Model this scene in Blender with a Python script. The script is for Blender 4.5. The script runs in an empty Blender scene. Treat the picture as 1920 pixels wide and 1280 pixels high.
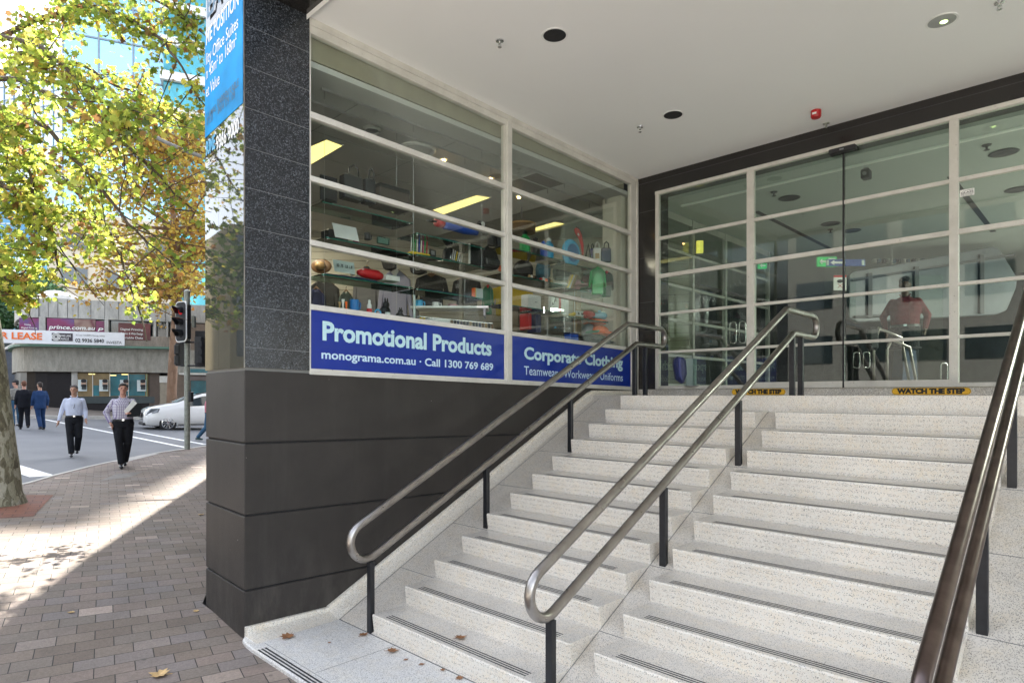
import bpy, bmesh, math, random
from mathutils import Vector, Matrix
random.seed(7)
R = math.radians
SC = bpy.context.scene
COL = SC.collection

# ------------------------------------------------------------------ camera
CX, CY, CZ = 4.724, -1.994, 1.8035
TH = 0.7691
FPX, UX, VH = 1179.3, 960.0, 740.6
cam_d = bpy.data.cameras.new('camera'); cam = bpy.data.objects.new('camera', cam_d); COL.objects.link(cam)
cam.location = (CX, CY, CZ); cam.rotation_euler = (R(90), 0, TH)
cam_d.sensor_width = 36.0; cam_d.lens = FPX/1920*36.0
cam_d.shift_y = (VH-640)/1920; cam_d.clip_start = 0.05; cam_d.clip_end = 1500
SC.camera = cam
# ------------------------------------------------------------------ sky, sun, exposure
SUN_EL, SUN_DIR = R(50), Vector((-0.86, 0.51, 0)).normalized()
W = bpy.data.worlds.new('World'); SC.world = W; W.use_nodes = True
nt = W.node_tree; bg = nt.nodes['Background']
sky = nt.nodes.new('ShaderNodeTexSky'); sky.sky_type = 'NISHITA'; sky.sun_disc = False
sky.sun_elevation = SUN_EL; sky.sun_rotation = math.atan2(SUN_DIR.x, SUN_DIR.y)
sky.air_density = 1.0; sky.dust_density = 1.2; sky.ozone_density = 1.0
hsv = nt.nodes.new('ShaderNodeHueSaturation'); hsv.inputs['Saturation'].default_value = .40
nt.links.new(sky.outputs[0], hsv.inputs['Color']); nt.links.new(hsv.outputs[0], bg.inputs[0]); bg.inputs[1].default_value = 0.15
sd = bpy.data.lights.new('sun', 'SUN'); sd.energy = 4.2; sd.angle = R(0.55); sd.color = (1.0, 0.95, 0.86)
sun = bpy.data.objects.new('sun', sd); COL.objects.link(sun)
sv = Vector((SUN_DIR.x*math.cos(SUN_EL), SUN_DIR.y*math.cos(SUN_EL), math.sin(SUN_EL)))
sun.rotation_euler = sv.to_track_quat('Z', 'Y').to_euler(); sun.location = (0, 0, 60)
SC.view_settings.view_transform = 'Standard'; SC.view_settings.look = 'None'
SC.view_settings.gamma = 1.0; SC.view_settings.exposure = 2.38
SC.render.engine = 'CYCLES'
SC.cycles.max_bounces = 12; SC.cycles.transparent_max_bounces = 24; SC.cycles.diffuse_bounces = 5
SC.cycles.glossy_bounces = 5; SC.cycles.transmission_bounces = 6

# ------------------------------------------------------------------ helpers
cs, sn = math.cos(TH), math.sin(TH)
def ray(u, v):
    a = (u-UX)/FPX; b = -(v-VH)/FPX
    return Vector((a*cs-sn, a*sn+cs, b))
def px(u, v, x=None, y=None, z=None, Y=None):
    r = ray(u, v)
    if x is not None: t = (x-CX)/r.x
    elif y is not None: t = (y-CY)/r.y
    elif z is not None: t = (z-CZ)/r.z
    else: t = Y
    return Vector((CX+r.x*t, CY+r.y*t, CZ+r.z*t))
def gh(x, y):                                   # height of the street ground
    w = min(1, max(0, -x/3)); w = w*w*(3-2*w)
    return -.03+w*.08+.03*max(0, -x)-.04*max(-30, min(40, y))*w
def pg(u, v):
    r = ray(u, v); t = 1.0; lo = .5; hi = 200
    for k in range(200):
        p = Vector((CX, CY, CZ))+r*t
        if p.z < gh(p.x, p.y): hi = t; break
        lo = t; t *= 1.05
    for k in range(40):
        t = (lo+hi)/2; p = Vector((CX, CY, CZ))+r*t
        if p.z < gh(p.x, p.y): hi = t
        else: lo = t
    return p
DIP = 0.022
def dip(y): return DIP*y

class MB:
    def __init__(s): s.v = []; s.f = []; s.mi = []; s.cur = 0
    def add(s, vs, fs):
        n = len(s.v); s.v += [tuple(p) for p in vs]
        for f in fs: s.f.append([i+n for i in f]); s.mi.append(s.cur)
        return s
    def box(s, x0, x1, y0, y1, z0, z1):
        return s.add([(x0,y0,z0),(x1,y0,z0),(x1,y1,z0),(x0,y1,z0),(x0,y0,z1),(x1,y0,z1),(x1,y1,z1),(x0,y1,z1)],
                     [(0,3,2,1),(4,5,6,7),(0,1,5,4),(1,2,6,5),(2,3,7,6),(3,0,4,7)])
    def quad(s, a, b, c, d): return s.add([a,b,c,d], [(0,1,2,3)])
    def prism(s, poly, z0, z1):
        n = len(poly)
        vs = [(p[0],p[1],z0) for p in poly]+[(p[0],p[1],z1) for p in poly]
        fs = [tuple(reversed(range(n))), tuple(range(n, 2*n))]+[(i,(i+1)%n,n+(i+1)%n,n+i) for i in range(n)]
        return s.add(vs, fs)
    def slab(s, pts, nrm):                       # polygon of 3d points given thickness along nrm
        n = len(pts); nrm = Vector(nrm)
        vs = [Vector(p) for p in pts]+[Vector(p)+nrm for p in pts]
        fs = [tuple(reversed(range(n))), tuple(range(n, 2*n))]+[(i,(i+1)%n,n+(i+1)%n,n+i) for i in range(n)]
        return s.add(vs, fs)
    def tube(s, path, r, n=12, cap=True, sq=None):
        path = [Vector(p) for p in path]; rs = r if isinstance(r, (list, tuple)) else [r]*len(path)
        up = None; rings = []; base = len(s.v); vs = []
        for i, p in enumerate(path):
            if i == 0: t = (path[1]-p)
            elif i == len(path)-1: t = (p-path[i-1])
            else: t = (path[i+1]-p).normalized()+(p-path[i-1]).normalized()
            t = t.normalized()
            if up is None:
                up = Vector((0,0,1)) if abs(t.z) < .9 else Vector((1,0,0))
            a = (up-t*up.dot(t)).normalized(); b = t.cross(a); up = a
            k = 1.0
            if 0 < i < len(path)-1:
                c = (path[i+1]-p).normalized().dot((p-path[i-1]).normalized()); k = 1/max(.5, math.sqrt((1+c)/2))
            for j in range(n):
                an = 2*math.pi*j/n
                o = a*math.cos(an)+b*math.sin(an)
                vs.append(p+o*rs[i]*(k if k < 1.4 else 1.4))
        fs = []
        for i in range(len(path)-1):
            for j in range(n):
                fs.append((i*n+j, i*n+(j+1)%n, (i+1)*n+(j+1)%n, (i+1)*n+j))
        if cap:
            fs.append(tuple(reversed(range(n)))); fs.append(tuple(range((len(path)-1)*n, len(path)*n)))
        return s.add(vs, fs)
    def lathe(s, prof, c=(0,0,0), n=20, axis='z'):
        vs = []; m = len(prof)
        for (r, h) in prof:
            for j in range(n):
                an = 2*math.pi*j/n; a, b = r*math.cos(an), r*math.sin(an)
                if axis == 'z': q = (a, b, h)
                elif axis == 'x': q = (h, a, b)
                else: q = (a, h, b)
                vs.append((q[0]+c[0], q[1]+c[1], q[2]+c[2]))
        fs = []
        for i in range(m-1):
            for j in range(n): fs.append((i*n+j, i*n+(j+1)%n, (i+1)*n+(j+1)%n, (i+1)*n+j))
        fs.append(tuple(reversed(range(n)))); fs.append(tuple(range((m-1)*n, m*n)))
        return s.add(vs, fs)
    def ball(s, c, rx, ry=None, rz=None, n=12, m=8):
        ry = ry or rx; rz = rz or rx
        vs = [(c[0], c[1], c[2]-rz)]; fs = []
        for i in range(1, m):
            a = -math.pi/2+math.pi*i/m
            for j in range(n):
                b = 2*math.pi*j/n
                vs.append((c[0]+rx*math.cos(a)*math.cos(b), c[1]+ry*math.cos(a)*math.sin(b), c[2]+rz*math.sin(a)))
        vs.append((c[0], c[1], c[2]+rz)); L = len(vs)-1
        for j in range(n):
            fs.append((0, 1+(j+1)%n, 1+j)); fs.append((L, 1+(m-2)*n+j, 1+(m-2)*n+(j+1)%n))
            for i in range(m-2): fs.append((1+i*n+j, 1+i*n+(j+1)%n, 1+(i+1)*n+(j+1)%n, 1+(i+1)*n+j))
        return s.add(vs, fs)
    def xf(s, M, start=0):
        for i in range(start, len(s.v)): s.v[i] = tuple(M @ Vector(s.v[i]))
        return s
    def build(s, name, mat, parent=None, world=False, smooth=False, bevel=0, segs=1, sub=0, loc=None, fix=True):
        me = bpy.data.meshes.new(name)
        off = Vector((0,0,0))
        if parent is not None and world:
            off = Vector(parent.location)
            if parent.parent: off += Vector(parent.parent.location)
        if loc is not None: off = Vector(loc)
        me.from_pydata([tuple(Vector(p)-off) for p in s.v], [], s.f)
        mats = mat if isinstance(mat, (list, tuple)) else [mat]
        for m in mats: me.materials.append(m)
        for p, k in zip(me.polygons, s.mi): p.material_index = k
        if fix:
            bm = bmesh.new(); bm.from_mesh(me); bmesh.ops.recalc_face_normals(bm, faces=bm.faces); bm.to_mesh(me); bm.free()
        if smooth:
            for p in me.polygons: p.use_smooth = True
            if smooth != 'all':
                bm = bmesh.new(); bm.from_mesh(me)
                for e in bm.edges:
                    if len(e.link_faces) == 2 and e.calc_face_angle(0) > R(40): e.smooth = False
                bm.to_mesh(me); bm.free()
        o = bpy.data.objects.new(name, me); COL.objects.link(o)
        if parent is not None: o.parent = parent
        if loc is not None: o.location = loc
        if bevel:
            b = o.modifiers.new('bevel', 'BEVEL'); b.width = bevel; b.segments = segs; b.limit_method = 'ANGLE'; b.angle_limit = R(40)
        if sub:
            b = o.modifiers.new('sub', 'SUBSURF'); b.levels = sub; b.render_levels = sub
        return o
def box(name, mat, parent, x0, x1, y0, y1, z0, z1, **k):
    return MB().box(x0, x1, y0, y1, z0, z1).build(name, mat, parent, **k)
def tag(o, label=None, cat=None, group=None, kind=None):
    if label: o['label'] = label
    if cat: o['category'] = cat
    if group: o['group'] = group
    if kind: o['kind'] = kind
    return o
def thing(name, label, cat, loc=(0,0,0), rz=0, group=None):
    o = bpy.data.objects.new(name, None); COL.objects.link(o); o.empty_display_size = .1
    o.location = loc; o.rotation_euler = (0, 0, rz)
    return tag(o, label, cat, group)
def children(o): return [c for c in bpy.data.objects if c.parent == o]
def copy_tree(o, parent=None):
    kids = children(o); c = o.copy(); COL.objects.link(c); c.parent = parent
    for ch in kids: copy_tree(ch, c)
    return c

# ------------------------------------------------------------------ materials
def nodes(name):
    m = bpy.data.materials.new(name); m.use_nodes = True
    t = m.node_tree; return m, t, t.nodes['Principled BSDF']
def N(t, typ, **k):
    n = t.nodes.new(typ)
    for a, b in k.items(): setattr(n, a, b)
    return n
def obj_coord(t, scale=(1,1,1), rot=(0,0,0)):
    tc = N(t, 'ShaderNodeTexCoord'); mp = N(t, 'ShaderNodeMapping'); mp.inputs['Scale'].default_value = scale
    mp.inputs['Rotation'].default_value = rot
    geo = N(t, 'ShaderNodeNewGeometry')
    t.links.new(geo.outputs['Position'], mp.inputs[0]); return mp.outputs[0]
def lcoord(t, scale=(1,1,1)):
    tc = N(t, 'ShaderNodeTexCoord'); mp = N(t, 'ShaderNodeMapping'); mp.inputs['Scale'].default_value = scale
    t.links.new(tc.outputs['Object'], mp.inputs[0]); return mp.outputs[0]
def ramp(t, src, stops):
    r = N(t, 'ShaderNodeValToRGB'); el = r.color_ramp.elements
    while len(el) < len(stops): el.new(.5)
    for e, (p, c) in zip(el, stops): e.position = p; e.color = (*c, 1) if len(c) == 3 else c
    t.links.new(src, r.inputs[0]); return r.outputs[0]
def mixc(t, fac, a, b, mode='MIX'):
    m = N(t, 'ShaderNodeMix', data_type='RGBA', blend_type=mode)
    for s_, i in ((fac, 0), (a, 6), (b, 7)):
        if hasattr(s_, 'is_linked') or hasattr(s_, 'links'): t.links.new(s_, m.inputs[i])
        else: m.inputs[i].default_value = s_ if i == 0 else (*s_, 1)
    return m.outputs[2]
def noise(t, vec, scale, detail=4, rough=.55):
    n = N(t, 'ShaderNodeTexNoise'); n.inputs['Scale'].default_value = scale; n.inputs['Detail'].default_value = detail
    n.inputs['Roughness'].default_value = rough; t.links.new(vec, n.inputs['Vector']); return n.outputs[0]
def voro(t, vec, scale, feature='F1'):
    n = N(t, 'ShaderNodeTexVoronoi', feature=feature); n.inputs['Scale'].default_value = scale
    t.links.new(vec, n.inputs['Vector']); return n
def bump(t, b, h, strength=.3, dist=.005):
    n = N(t, 'ShaderNodeBump'); n.inputs['Strength'].default_value = strength; n.inputs['Distance'].default_value = dist
    t.links.new(h, n.inputs['Height']); t.links.new(n.outputs[0], b.inputs['Normal'])
def plain(name, col, rough=.5, metal=0, var=.12, vs=6, bmp=0, spec=.5, coat=0, emit=None, es=1):
    m, t, b = nodes(name)
    b.inputs['Roughness'].default_value = rough; b.inputs['Metallic'].default_value = metal
    b.inputs['Specular IOR Level'].default_value = spec; b.inputs['Coat Weight'].default_value = coat
    v = lcoord(t)
    n = noise(t, v, vs, 5)
    lo = tuple(c*(1-var) for c in col); hi = tuple(min(1, c*(1+var)) for c in col)
    t.links.new(ramp(t, n, [(.3, lo), (.7, hi)]), b.inputs['Base Color'])
    if bmp: bump(t, b, noise(t, v, vs*8, 4), bmp, .003)
    if emit: b.inputs['Emission Color'].default_value = (*emit, 1); b.inputs['Emission Strength'].default_value = es
    return m
def glassmat(name, tint=(.9, .95, .93), rough=0.0, ior=1.5, boost=1.0, film=0.0):
    m, t, b = nodes(name); t.nodes.remove(b); out = t.nodes['Material Output']
    tr = N(t, 'ShaderNodeBsdfTransparent'); tr.inputs[0].default_value = (*tint, 1)
    gl = N(t, 'ShaderNodeBsdfGlossy'); gl.inputs['Roughness'].default_value = rough; gl.inputs[0].default_value = (1,1,1,1)
    fr = N(t, 'ShaderNodeFresnel'); fr.inputs[0].default_value = ior
    mu = N(t, 'ShaderNodeMath', operation='MULTIPLY_ADD'); mu.inputs[1].default_value = boost; mu.inputs[2].default_value = film
    mu.use_clamp = True; t.links.new(fr.outputs[0], mu.inputs[0])
    mx = N(t, 'ShaderNodeMixShader'); t.links.new(mu.outputs[0], mx.inputs[0])
    t.links.new(tr.outputs[0], mx.inputs[1]); t.links.new(gl.outputs[0], mx.inputs[2]); t.links.new(mx.outputs[0], out.inputs[0])
    return m
def terrazzo(name, base, speck=(.1,.09,.08), dens=.2, stain=.5, rough=.45, chip=(.8,.78,.72)):
    m, t, b = nodes(name); v = obj_coord(t)
    b.inputs['Roughness'].default_value = rough
    n1 = noise(t, v, 1.6, 6, .6); n2 = noise(t, v, 9, 5, .6)
    c0 = mixc(t, ramp(t, n1, [(.35, (0,0,0)), (.7, (1,1,1))]), base, tuple(c*(1-.13*stain) for c in base))
    c0 = mixc(t, ramp(t, n2, [(.45, (0,0,0)), (.75, (.6,.6,.6))]), c0, tuple(c*k for c, k in zip(base, (.95,.88,.76))))
    lt = voro(t, v, 95); cell = N(t, 'ShaderNodeSeparateColor'); t.links.new(lt.outputs['Color'], cell.inputs[0])
    c1 = mixc(t, ramp(t, cell.outputs[0], [(.72, (0,0,0)), (.74, (.55,.55,.55))]), c0, chip)
    v2 = voro(t, v, 215); s2 = N(t, 'ShaderNodeSeparateColor'); t.links.new(v2.outputs['Color'], s2.inputs[0])
    pick = ramp(t, s2.outputs[1], [(1-dens, (0,0,0)), (1-dens+.01, (1,1,1))])
    near = ramp(t, v2.outputs['Distance'], [(.40, (1,1,1)), (.52, (0,0,0))])
    f = mixc(t, 1.0, pick, near, 'MULTIPLY')
    sp = mixc(t, s2.outputs[2], speck, tuple(min(1, c*2.2) for c in speck))
    c2 = mixc(t, f, c1, sp)
    t.links.new(c2, b.inputs['Base Color']); bump(t, b, noise(t, v, 160, 3), .08, .002)
    return m
M = {}
M['terr_riser'] = terrazzo('terrazzo_riser', (.83,.775,.69), dens=.2, stain=1.3)
M['terr_tread'] = terrazzo('terrazzo_tread', (.75,.705,.635), dens=.3, stain=1.9, rough=.32, chip=(.62,.6,.56))
M['terr_slope'] = terrazzo('terrazzo_slope', (.68,.63,.555), dens=.34, stain=1.2, chip=(.66,.62,.56))
M['terr_skirt'] = terrazzo('terrazzo_skirt', (.77,.715,.62), dens=.22, stain=1.4)
M['terr_land'] = terrazzo('terrazzo_landing', (.73,.715,.69), dens=.34, stain=1.2)
M['terr_sill'] = terrazzo('terrazzo_sill', (.60,.57,.52), dens=.36, stain=.8)
M['black_strip'] = plain('grip_rubber', (.02,.02,.022), .7, var=.4, vs=60)
def granite():
    m, t, b = nodes('granite_speckled'); v = obj_coord(t)
    vo = voro(t, v, 150); s = N(t, 'ShaderNodeSeparateColor'); t.links.new(vo.outputs['Color'], s.inputs[0])
    c = ramp(t, s.outputs[0], [(0, (.010,.0115,.014)), (.55, (.019,.022,.026)), (.8, (.05,.057,.068)), (.97, (.13,.145,.17))])
    n = noise(t, v, 14, 6); c = mixc(t, ramp(t, n, [(.35, (0,0,0)), (.75, (.8,.8,.8))]), c, (.022,.024,.028))
    t.links.new(c, b.inputs['Base Color']); b.inputs['Roughness'].default_value = .2; b.inputs['Specular IOR Level'].default_value = .5
    return m
M['granite'] = granite()
M['granite_pol'] = plain('granite_polished_black', (.022,.020,.019), .12, var=.4, vs=120)
M['mirror_clad'] = plain('polished_cladding', (.035,.04,.04), .018, var=.4, vs=50, spec=.42)
M['grout'] = plain('grout', (.20,.20,.19), .8)
def render_paint():
    m, t, b = nodes('painted_render'); v = obj_coord(t)
    n = noise(t, v, 2.2, 7, .65)
    c = ramp(t, n, [(.3, (.023,.0195,.017)), (.72, (.036,.0305,.027))])
    ch = ramp(t, noise(t, v, 38, 2, .4), [(.80, (0,0,0)), (.81, (1,1,1))])
    c = mixc(t, ch, c, (.35,.34,.32))
    geo = N(t, 'ShaderNodeNewGeometry'); sp = N(t, 'ShaderNodeSeparateXYZ'); t.links.new(geo.outputs['Position'], sp.inputs[0])
    low = N(t, 'ShaderNodeMapRange'); low.inputs[1].default_value = .75; low.inputs[2].default_value = -.05; t.links.new(sp.outputs[2], low.inputs[0])
    sm = ramp(t, noise(t, obj_coord(t, (1,1,.35)), 7, 6, .7), [(.46, (0,0,0)), (.72, (.55,.55,.55))])
    c = mixc(t, mixc(t, 1.0, sm, low.outputs[0], 'MULTIPLY'), c, (.10,.09,.078))
    c = mixc(t, ramp(t, noise(t, obj_coord(t, (1,1,.12)), 5, 5, .7), [(.55, (0,0,0)), (.8, (.35,.35,.35))]), c, (.062,.056,.05))
    t.links.new(c, b.inputs['Base Color']); b.inputs['Roughness'].default_value = .55
    bump(t, b, noise(t, v, 70, 6, .7), .35, .004); return m
M['render'] = render_paint()
def alu():
    m, t, b = nodes('window_frame_paint'); v = obj_coord(t)
    n = noise(t, v, 5, 6, .6); c = ramp(t, n, [(.3, (.53,.51,.46)), (.7, (.66,.64,.585))])
    d = ramp(t, noise(t, v, 55, 5, .7), [(.655, (0,0,0)), (.68, (1,1,1))]); c = mixc(t, d, c, (.2,.19,.17))
    t.links.new(c, b.inputs['Base Color']); b.inputs['Roughness'].default_value = .42; bump(t, b, noise(t, v, 60, 4), .12, .002)
    return m
M['frame'] = alu()
M['soffit'] = plain('soffit_paint', (.86,.855,.845), .6, var=.02, vs=.6)
M['white'] = plain('white_paint', (.8,.8,.78), .5, var=.03)
M['black'] = plain('black_powder_coat', (.012,.013,.016), .38, var=.3, vs=30)
M['blackm'] = plain('black_matte', (.018,.018,.02), .75, var=.3, vs=20)
def steel():
    m, t, b = nodes('brushed_steel'); v = obj_coord(t)
    b.inputs['Metallic'].default_value = 1; b.inputs['Anisotropic'].default_value = 0
    n = noise(t, v, 5, 6, .65)
    t.links.new(ramp(t, n, [(.3, (.30,.275,.255)), (.7, (.46,.435,.41))]), b.inputs['Base Color'])
    r = N(t, 'ShaderNodeMapRange'); r.inputs[3].default_value = .2; r.inputs[4].default_value = .42
    t.links.new(noise(t, v, 22, 5), r.inputs[0]); t.links.new(r.outputs[0], b.inputs['Roughness'])
    bump(t, b, noise(t, v, 240, 3), .06, .001); return m
M['steel'] = steel()
M['chrome'] = plain('chrome', (.75,.75,.75), .12, metal=1, var=.05)
M['glass'] = glassmat('window_glass', (.94,.97,.95), boost=.22)
M['glass_dark'] = glassmat('entrance_glass', (.80,.87,.83), boost=1.0, film=.015)
M['shelf_glass'] = glassmat('shelf_glass', (.42,.58,.53), boost=1.0)
M['shelf_edge'] = plain('glass_edge', (.01,.14,.10), .15)
M['wire'] = plain('wire_cable', (.5,.5,.5), .3, metal=.8)
M['blue_sign'] = plain('blue_vinyl', (.003,.026,.27), .3, var=.06)
M['sign_text'] = plain('pale_lettering', (.50,.72,.76), .5, var=.05, vs=30)
M['sign_text2'] = plain('pale_blue_lettering', (.55,.72,.84), .5, var=.05, vs=30)
M['yellow'] = plain('yellow_vinyl', (.83,.47,.02), .4, var=.08, vs=20)
M['ink'] = plain('black_ink', (.008,.008,.008), .5)
M['red'] = plain('red_plastic', (.42,.012,.015), .35)
M['fluoro'] = plain('light_panel', (.8,.75,.5), .5, emit=(1.0, .78, .25), es=.36)
M['lamp_warm'] = plain('lamp_warm', (.8,.6,.3), .5, emit=(1.0, .55, .2), es=6)
M['slat'] = plain('slat_wall_board', (.46,.43,.36), .6, var=.06, vs=3)
M['slatgap'] = plain('slat_groove', (.10,.09,.075), .8)
M['shop_ceil'] = plain('shop_ceiling_tile', (.50,.50,.48), .8, var=.04, vs=1)
M['shop_floor'] = plain('shop_carpet', (.09,.085,.08), .9)
M['beige'] = plain('beige_board', (.62,.60,.52), .6, var=.04)
M['foyer_ceil'] = plain('foyer_ceiling', (.42,.45,.42), .7, var=.03, vs=.8)
M['foyer_floor'] = plain('foyer_stone', (.26,.25,.23), .25, var=.15)
M['darkwall'] = plain('dark_shade_mass', (.045,.045,.05), .5, var=.2)
M['trans'] = plain('spare', (.5,.5,.5))
# text -> mesh in unit box
def text_mesh(s, bold=0.0):
    c = bpy.data.curves.new('t', 'FONT'); c.body = s; c.size = 1; c.offset = bold; c.resolution_u = 3
    o = bpy.data.objects.new('t', c); COL.objects.link(o)
    dg = bpy.context.evaluated_depsgraph_get(); me = bpy.data.meshes.new_from_object(o.evaluated_get(dg))
    vs = [v.co.copy() for v in me.vertices]; fs = [tuple(p.vertices) for p in me.polygons]
    bpy.data.objects.remove(o); bpy.data.curves.remove(c); bpy.data.meshes.remove(me)
    x0 = min(v.x for v in vs); x1 = max(v.x for v in vs); return vs, fs, x0, x1
def add_text(mb, s, fn, a0, a1, h, bold=0.0, cap=.70, shear=0):
    """letters from a0 to a1 along the first axis, cap height h, baseline at 0: fn(a, b) gives the point"""
    vs, fs, x0, x1 = text_mesh(s, bold)
    k = (a1-a0)/(x1-x0)
    mb.add([fn(a0+(v.x-x0)*k+shear*v.y*k, v.y/cap*h) for v in vs], fs)
    return mb
# ================================================================== STAIRCASE
RR, TT, Y1, NS = .15, .2983, .687, 12
def ny(i): return Y1+(i-1)*TT
def sz(y): return max(0.0, RR*(y-Y1)/TT)
stair = thing('terrazzo_staircase', 'pale speckled terrazzo stairs in two flights rising to the glass entrance', 'stairs', (0, 0, 0))
PF = ny(NS)                                   # front of the top riser
XL0, XL1, XR0, XR1, XE = .661, 2.327, 2.509, 4.17, 6.6
YE, YG = 5.351, 5.351
# landing slab with rounded corner at the pillar
pl = [(0.0, .0), (.05, -.035), (.13, -.052), (.25, -.06), (XE, -.075), (XE, Y1-.002), (0, Y1-.002)]
MB().prism(pl, -.25, 0).build('landing', M['terr_land'], stair, bevel=.012, segs=3)
j = MB()
j.box(.245, XE, .045, .048, -.01, .0012)
for xx in (.96, 1.86, 2.76, 3.66): j.box(xx, xx+.003, .05, Y1, -.01, .0012)
j.box(.2, XE, Y1-.006, Y1-.001, -.01, .0014)
j.build('joint_line', M['grout'], stair)
def grip(y, x0, x1, z):
    m = MB()
    for k in range(3): m.box(x0, x1, y+.036+k*.0235, y+.036+k*.0235+.010, z-.004, z+.0006)
    return m.build('grip_strip', M['black_strip'], stair)
m = MB()
for k in range(3): m.box(.33, XE, -.047+k*.026, -.047+k*.026+.012, -.004, .0022)
m.build('grip_strip', M['black_strip'], stair)
# sloping slab through the inner corners
ye = PF; sl = MB()
sl.slab([(.0, Y1, 0), (XL0+.02, Y1, 0), (XL0+.02, 4.266, 1.8), (.0, 4.266, 1.8)], (0, 0, -.3))
sl.slab([(XL0+.02, Y1, 0), (XE, Y1, 0), (XE, PF, sz(PF)), (XL0+.02, PF, sz(PF))], (0, 0, -.3))
sl.build('sloping_side', M['terr_slope'], stair)
jl = MB()
for yy in (1.28, 1.88, 2.48, 3.08, 3.68):
    for a, b in ((.2, XL0-.002), (XL1, XR0), (XR1, XE)):
        jl.slab([(a, yy, sz(yy)+.0012), (b, yy, sz(yy)+.0012), (b, yy+.004, sz(yy+.004)+.0012), (a, yy+.004, sz(yy+.004)+.0012)], (0,0,-.01))
jl.slab([(.195, Y1, .0014), (.2, Y1, .0014), (.2, 4.2, sz(4.2)+.0014), (.195, 4.2, sz(4.2)+.0014)], (0,0,-.01))
jl.slab([(XL1, Y1, .0014), (XL1+.005, Y1, .0014), (XL1+.005, PF, sz(PF)+.0014), (XL1, PF, sz(PF)+.0014)], (0,0,-.01))
jl.build('joint_line', M['grout'], stair)
for nm, x0, x1 in (('flight', XL0, XL1), ('flight', XR0, XR1)):
    fl = MB()
    for i in range(1, NS):
        y, z = ny(i), RR*i
        # triangular block on the slope; riser leans slightly back under the nosing
        pts = [(y+.018, z-RR-.012), (y, z-.012), (y+.004, z), (y+TT+.016, z), (y+TT+.016, z-.03)]
        n = len(pts); vs = [(x0, p[0], p[1]) for p in pts]+[(x1, p[0], p[1]) for p in pts]
        fl.cur = 0; fl.add(vs, [tuple(range(n)), tuple(reversed(range(n, 2*n)))]+[(0, 1, n+1, n), (1, 2, n+2, n+1), (3, 4, n+4, n+3), (4, 0, n, n+4)])
        fl.cur = 1; fl.add([(x0,y+.004,z),(x1,y+.004,z),(x1,y+TT+.016,z),(x0,y+TT+.016,z)], [(0,1,2,3)])
        fl.cur = 2; k = .0016
        fl.box(x0+.001, x1-.001, y+TT+.0155, y+TT+.0185, z-.001, z+.0022) if i < NS-1 else None
    fl.build(nm, [M['terr_riser'], M['terr_tread'], M['grout']], stair, fix=False)
for i in range(1, NS+1):
    if i < NS: grip(ny(i), XL0+.125, XL1-.125, RR*i)
    if i < NS: grip(ny(i), XR0+.125, XR1-.125, RR*i)
# top platform
pf = MB(); pf.box(XL0, XR1+.02, PF, 5.345, 1.2, 1.8); pf.box(.0, XL0, 4.266, 5.345, 1.2, 1.8); pf.box(XR1+.02, XE, PF, 5.345, 1.2, 1.8)
pf.build('top_platform', M['terr_riser'], stair)
# skirting against the blue-sign wall
sk = MB()
def skirt(ya, za, yb, zb, wa=.2, wb=.2, ha=.062, hb=.062):
    prof = [(0.004, 1.0), (.018, .97), (.045, .60), (.10, .28), (1.0, 0.0)]
    A = [(max(.004, wa*p if k > 1 else wa*0+p), ya, za+ha*h) for k, (p, h) in enumerate([(.004,1),(.03,.98),(.2,.5),(.5,.15),(1.,.012)])]
    B = [(max(.004, wb*p if k > 1 else p), yb, zb+hb*h) for k, (p, h) in enumerate([(.004,1),(.03,.98),(.2,.5),(.5,.15),(1.,.012)])]
    n = len(A); vs = A+B+[(.0, ya, za-.06), (wa, ya, za-.06), (.0, yb, zb-.06), (wb, yb, zb-.06)]
    fs = [(i, i+1, n+i+1, n+i) for i in range(n-1)]+[(2*n, *range(0, n), 2*n+1)[::-1], (2*n+2, *range(n, 2*n), 2*n+3)]
    sk.add(vs, fs)
skirt(.0, 0, Y1-.01, 0, .22, .2, .07, .055); skirt(Y1-.01, 0.0, 4.2, sz(4.2)-.005, .2, .16, .062, .07)
skirt(4.2, sz(4.2)-.005, 4.3, 1.8, .16, .12, .07, .062); skirt(4.3, 1.8, 5.34, 1.8, .12, .12, .062, .062)
sk.build('skirting', M['terr_skirt'], stair, smooth=True)
# right hand wall beyond the third rail

# ================================================================== OUR BUILDING
bld = thing('office_building', 'office building with dark granite pillar, blue-signed shop windows and recessed glass entrance', 'building', (0, 0, 0))
def dz(z, y): return z-DIP*y
# base wall with horizontal grooves (x=0 face, dips gently with the street; west face turns the pillar)
PX, PY = -.897, .05
levels = [(-.4, .336), (.336, .899), (.899, 1.442), (1.442, 2.0)]
bw = MB(); gb = MB()
def wallblock(mb, z0, z1, ins=0.0, yend=5.345):
    a = ins
    poly = [(PX+a, PY+a), (0-a, 0+a), (0-a, .526), (0-a, yend), (-.25, yend), (-.25, .6), (PX+a, .6)]
    n = len(poly)
    vs = [(p[0], p[1], dz(z0, max(0, p[1])) if p[0] > -.5 else z0) for p in poly]+[(p[0], p[1], dz(z1, max(0, p[1])) if p[0] > -.5 else z1) for p in poly]
    mb.add(vs, [(0,6,5,2,1)[::1], (2,5,4,3), (7,8,9,12,13), (9,10,11,12)]+[(i,(i+1)%n,n+(i+1)%n,n+i) for i in range(n)])
for a, b in levels: wallblock(bw, a+.006, b-.008)
wallblock(gb, -.4, 1.985, .016)
bw.build('base_wall', M['render'], bld, bevel=.006, segs=2); gb.build('groove', M['blackm'], bld)
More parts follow.
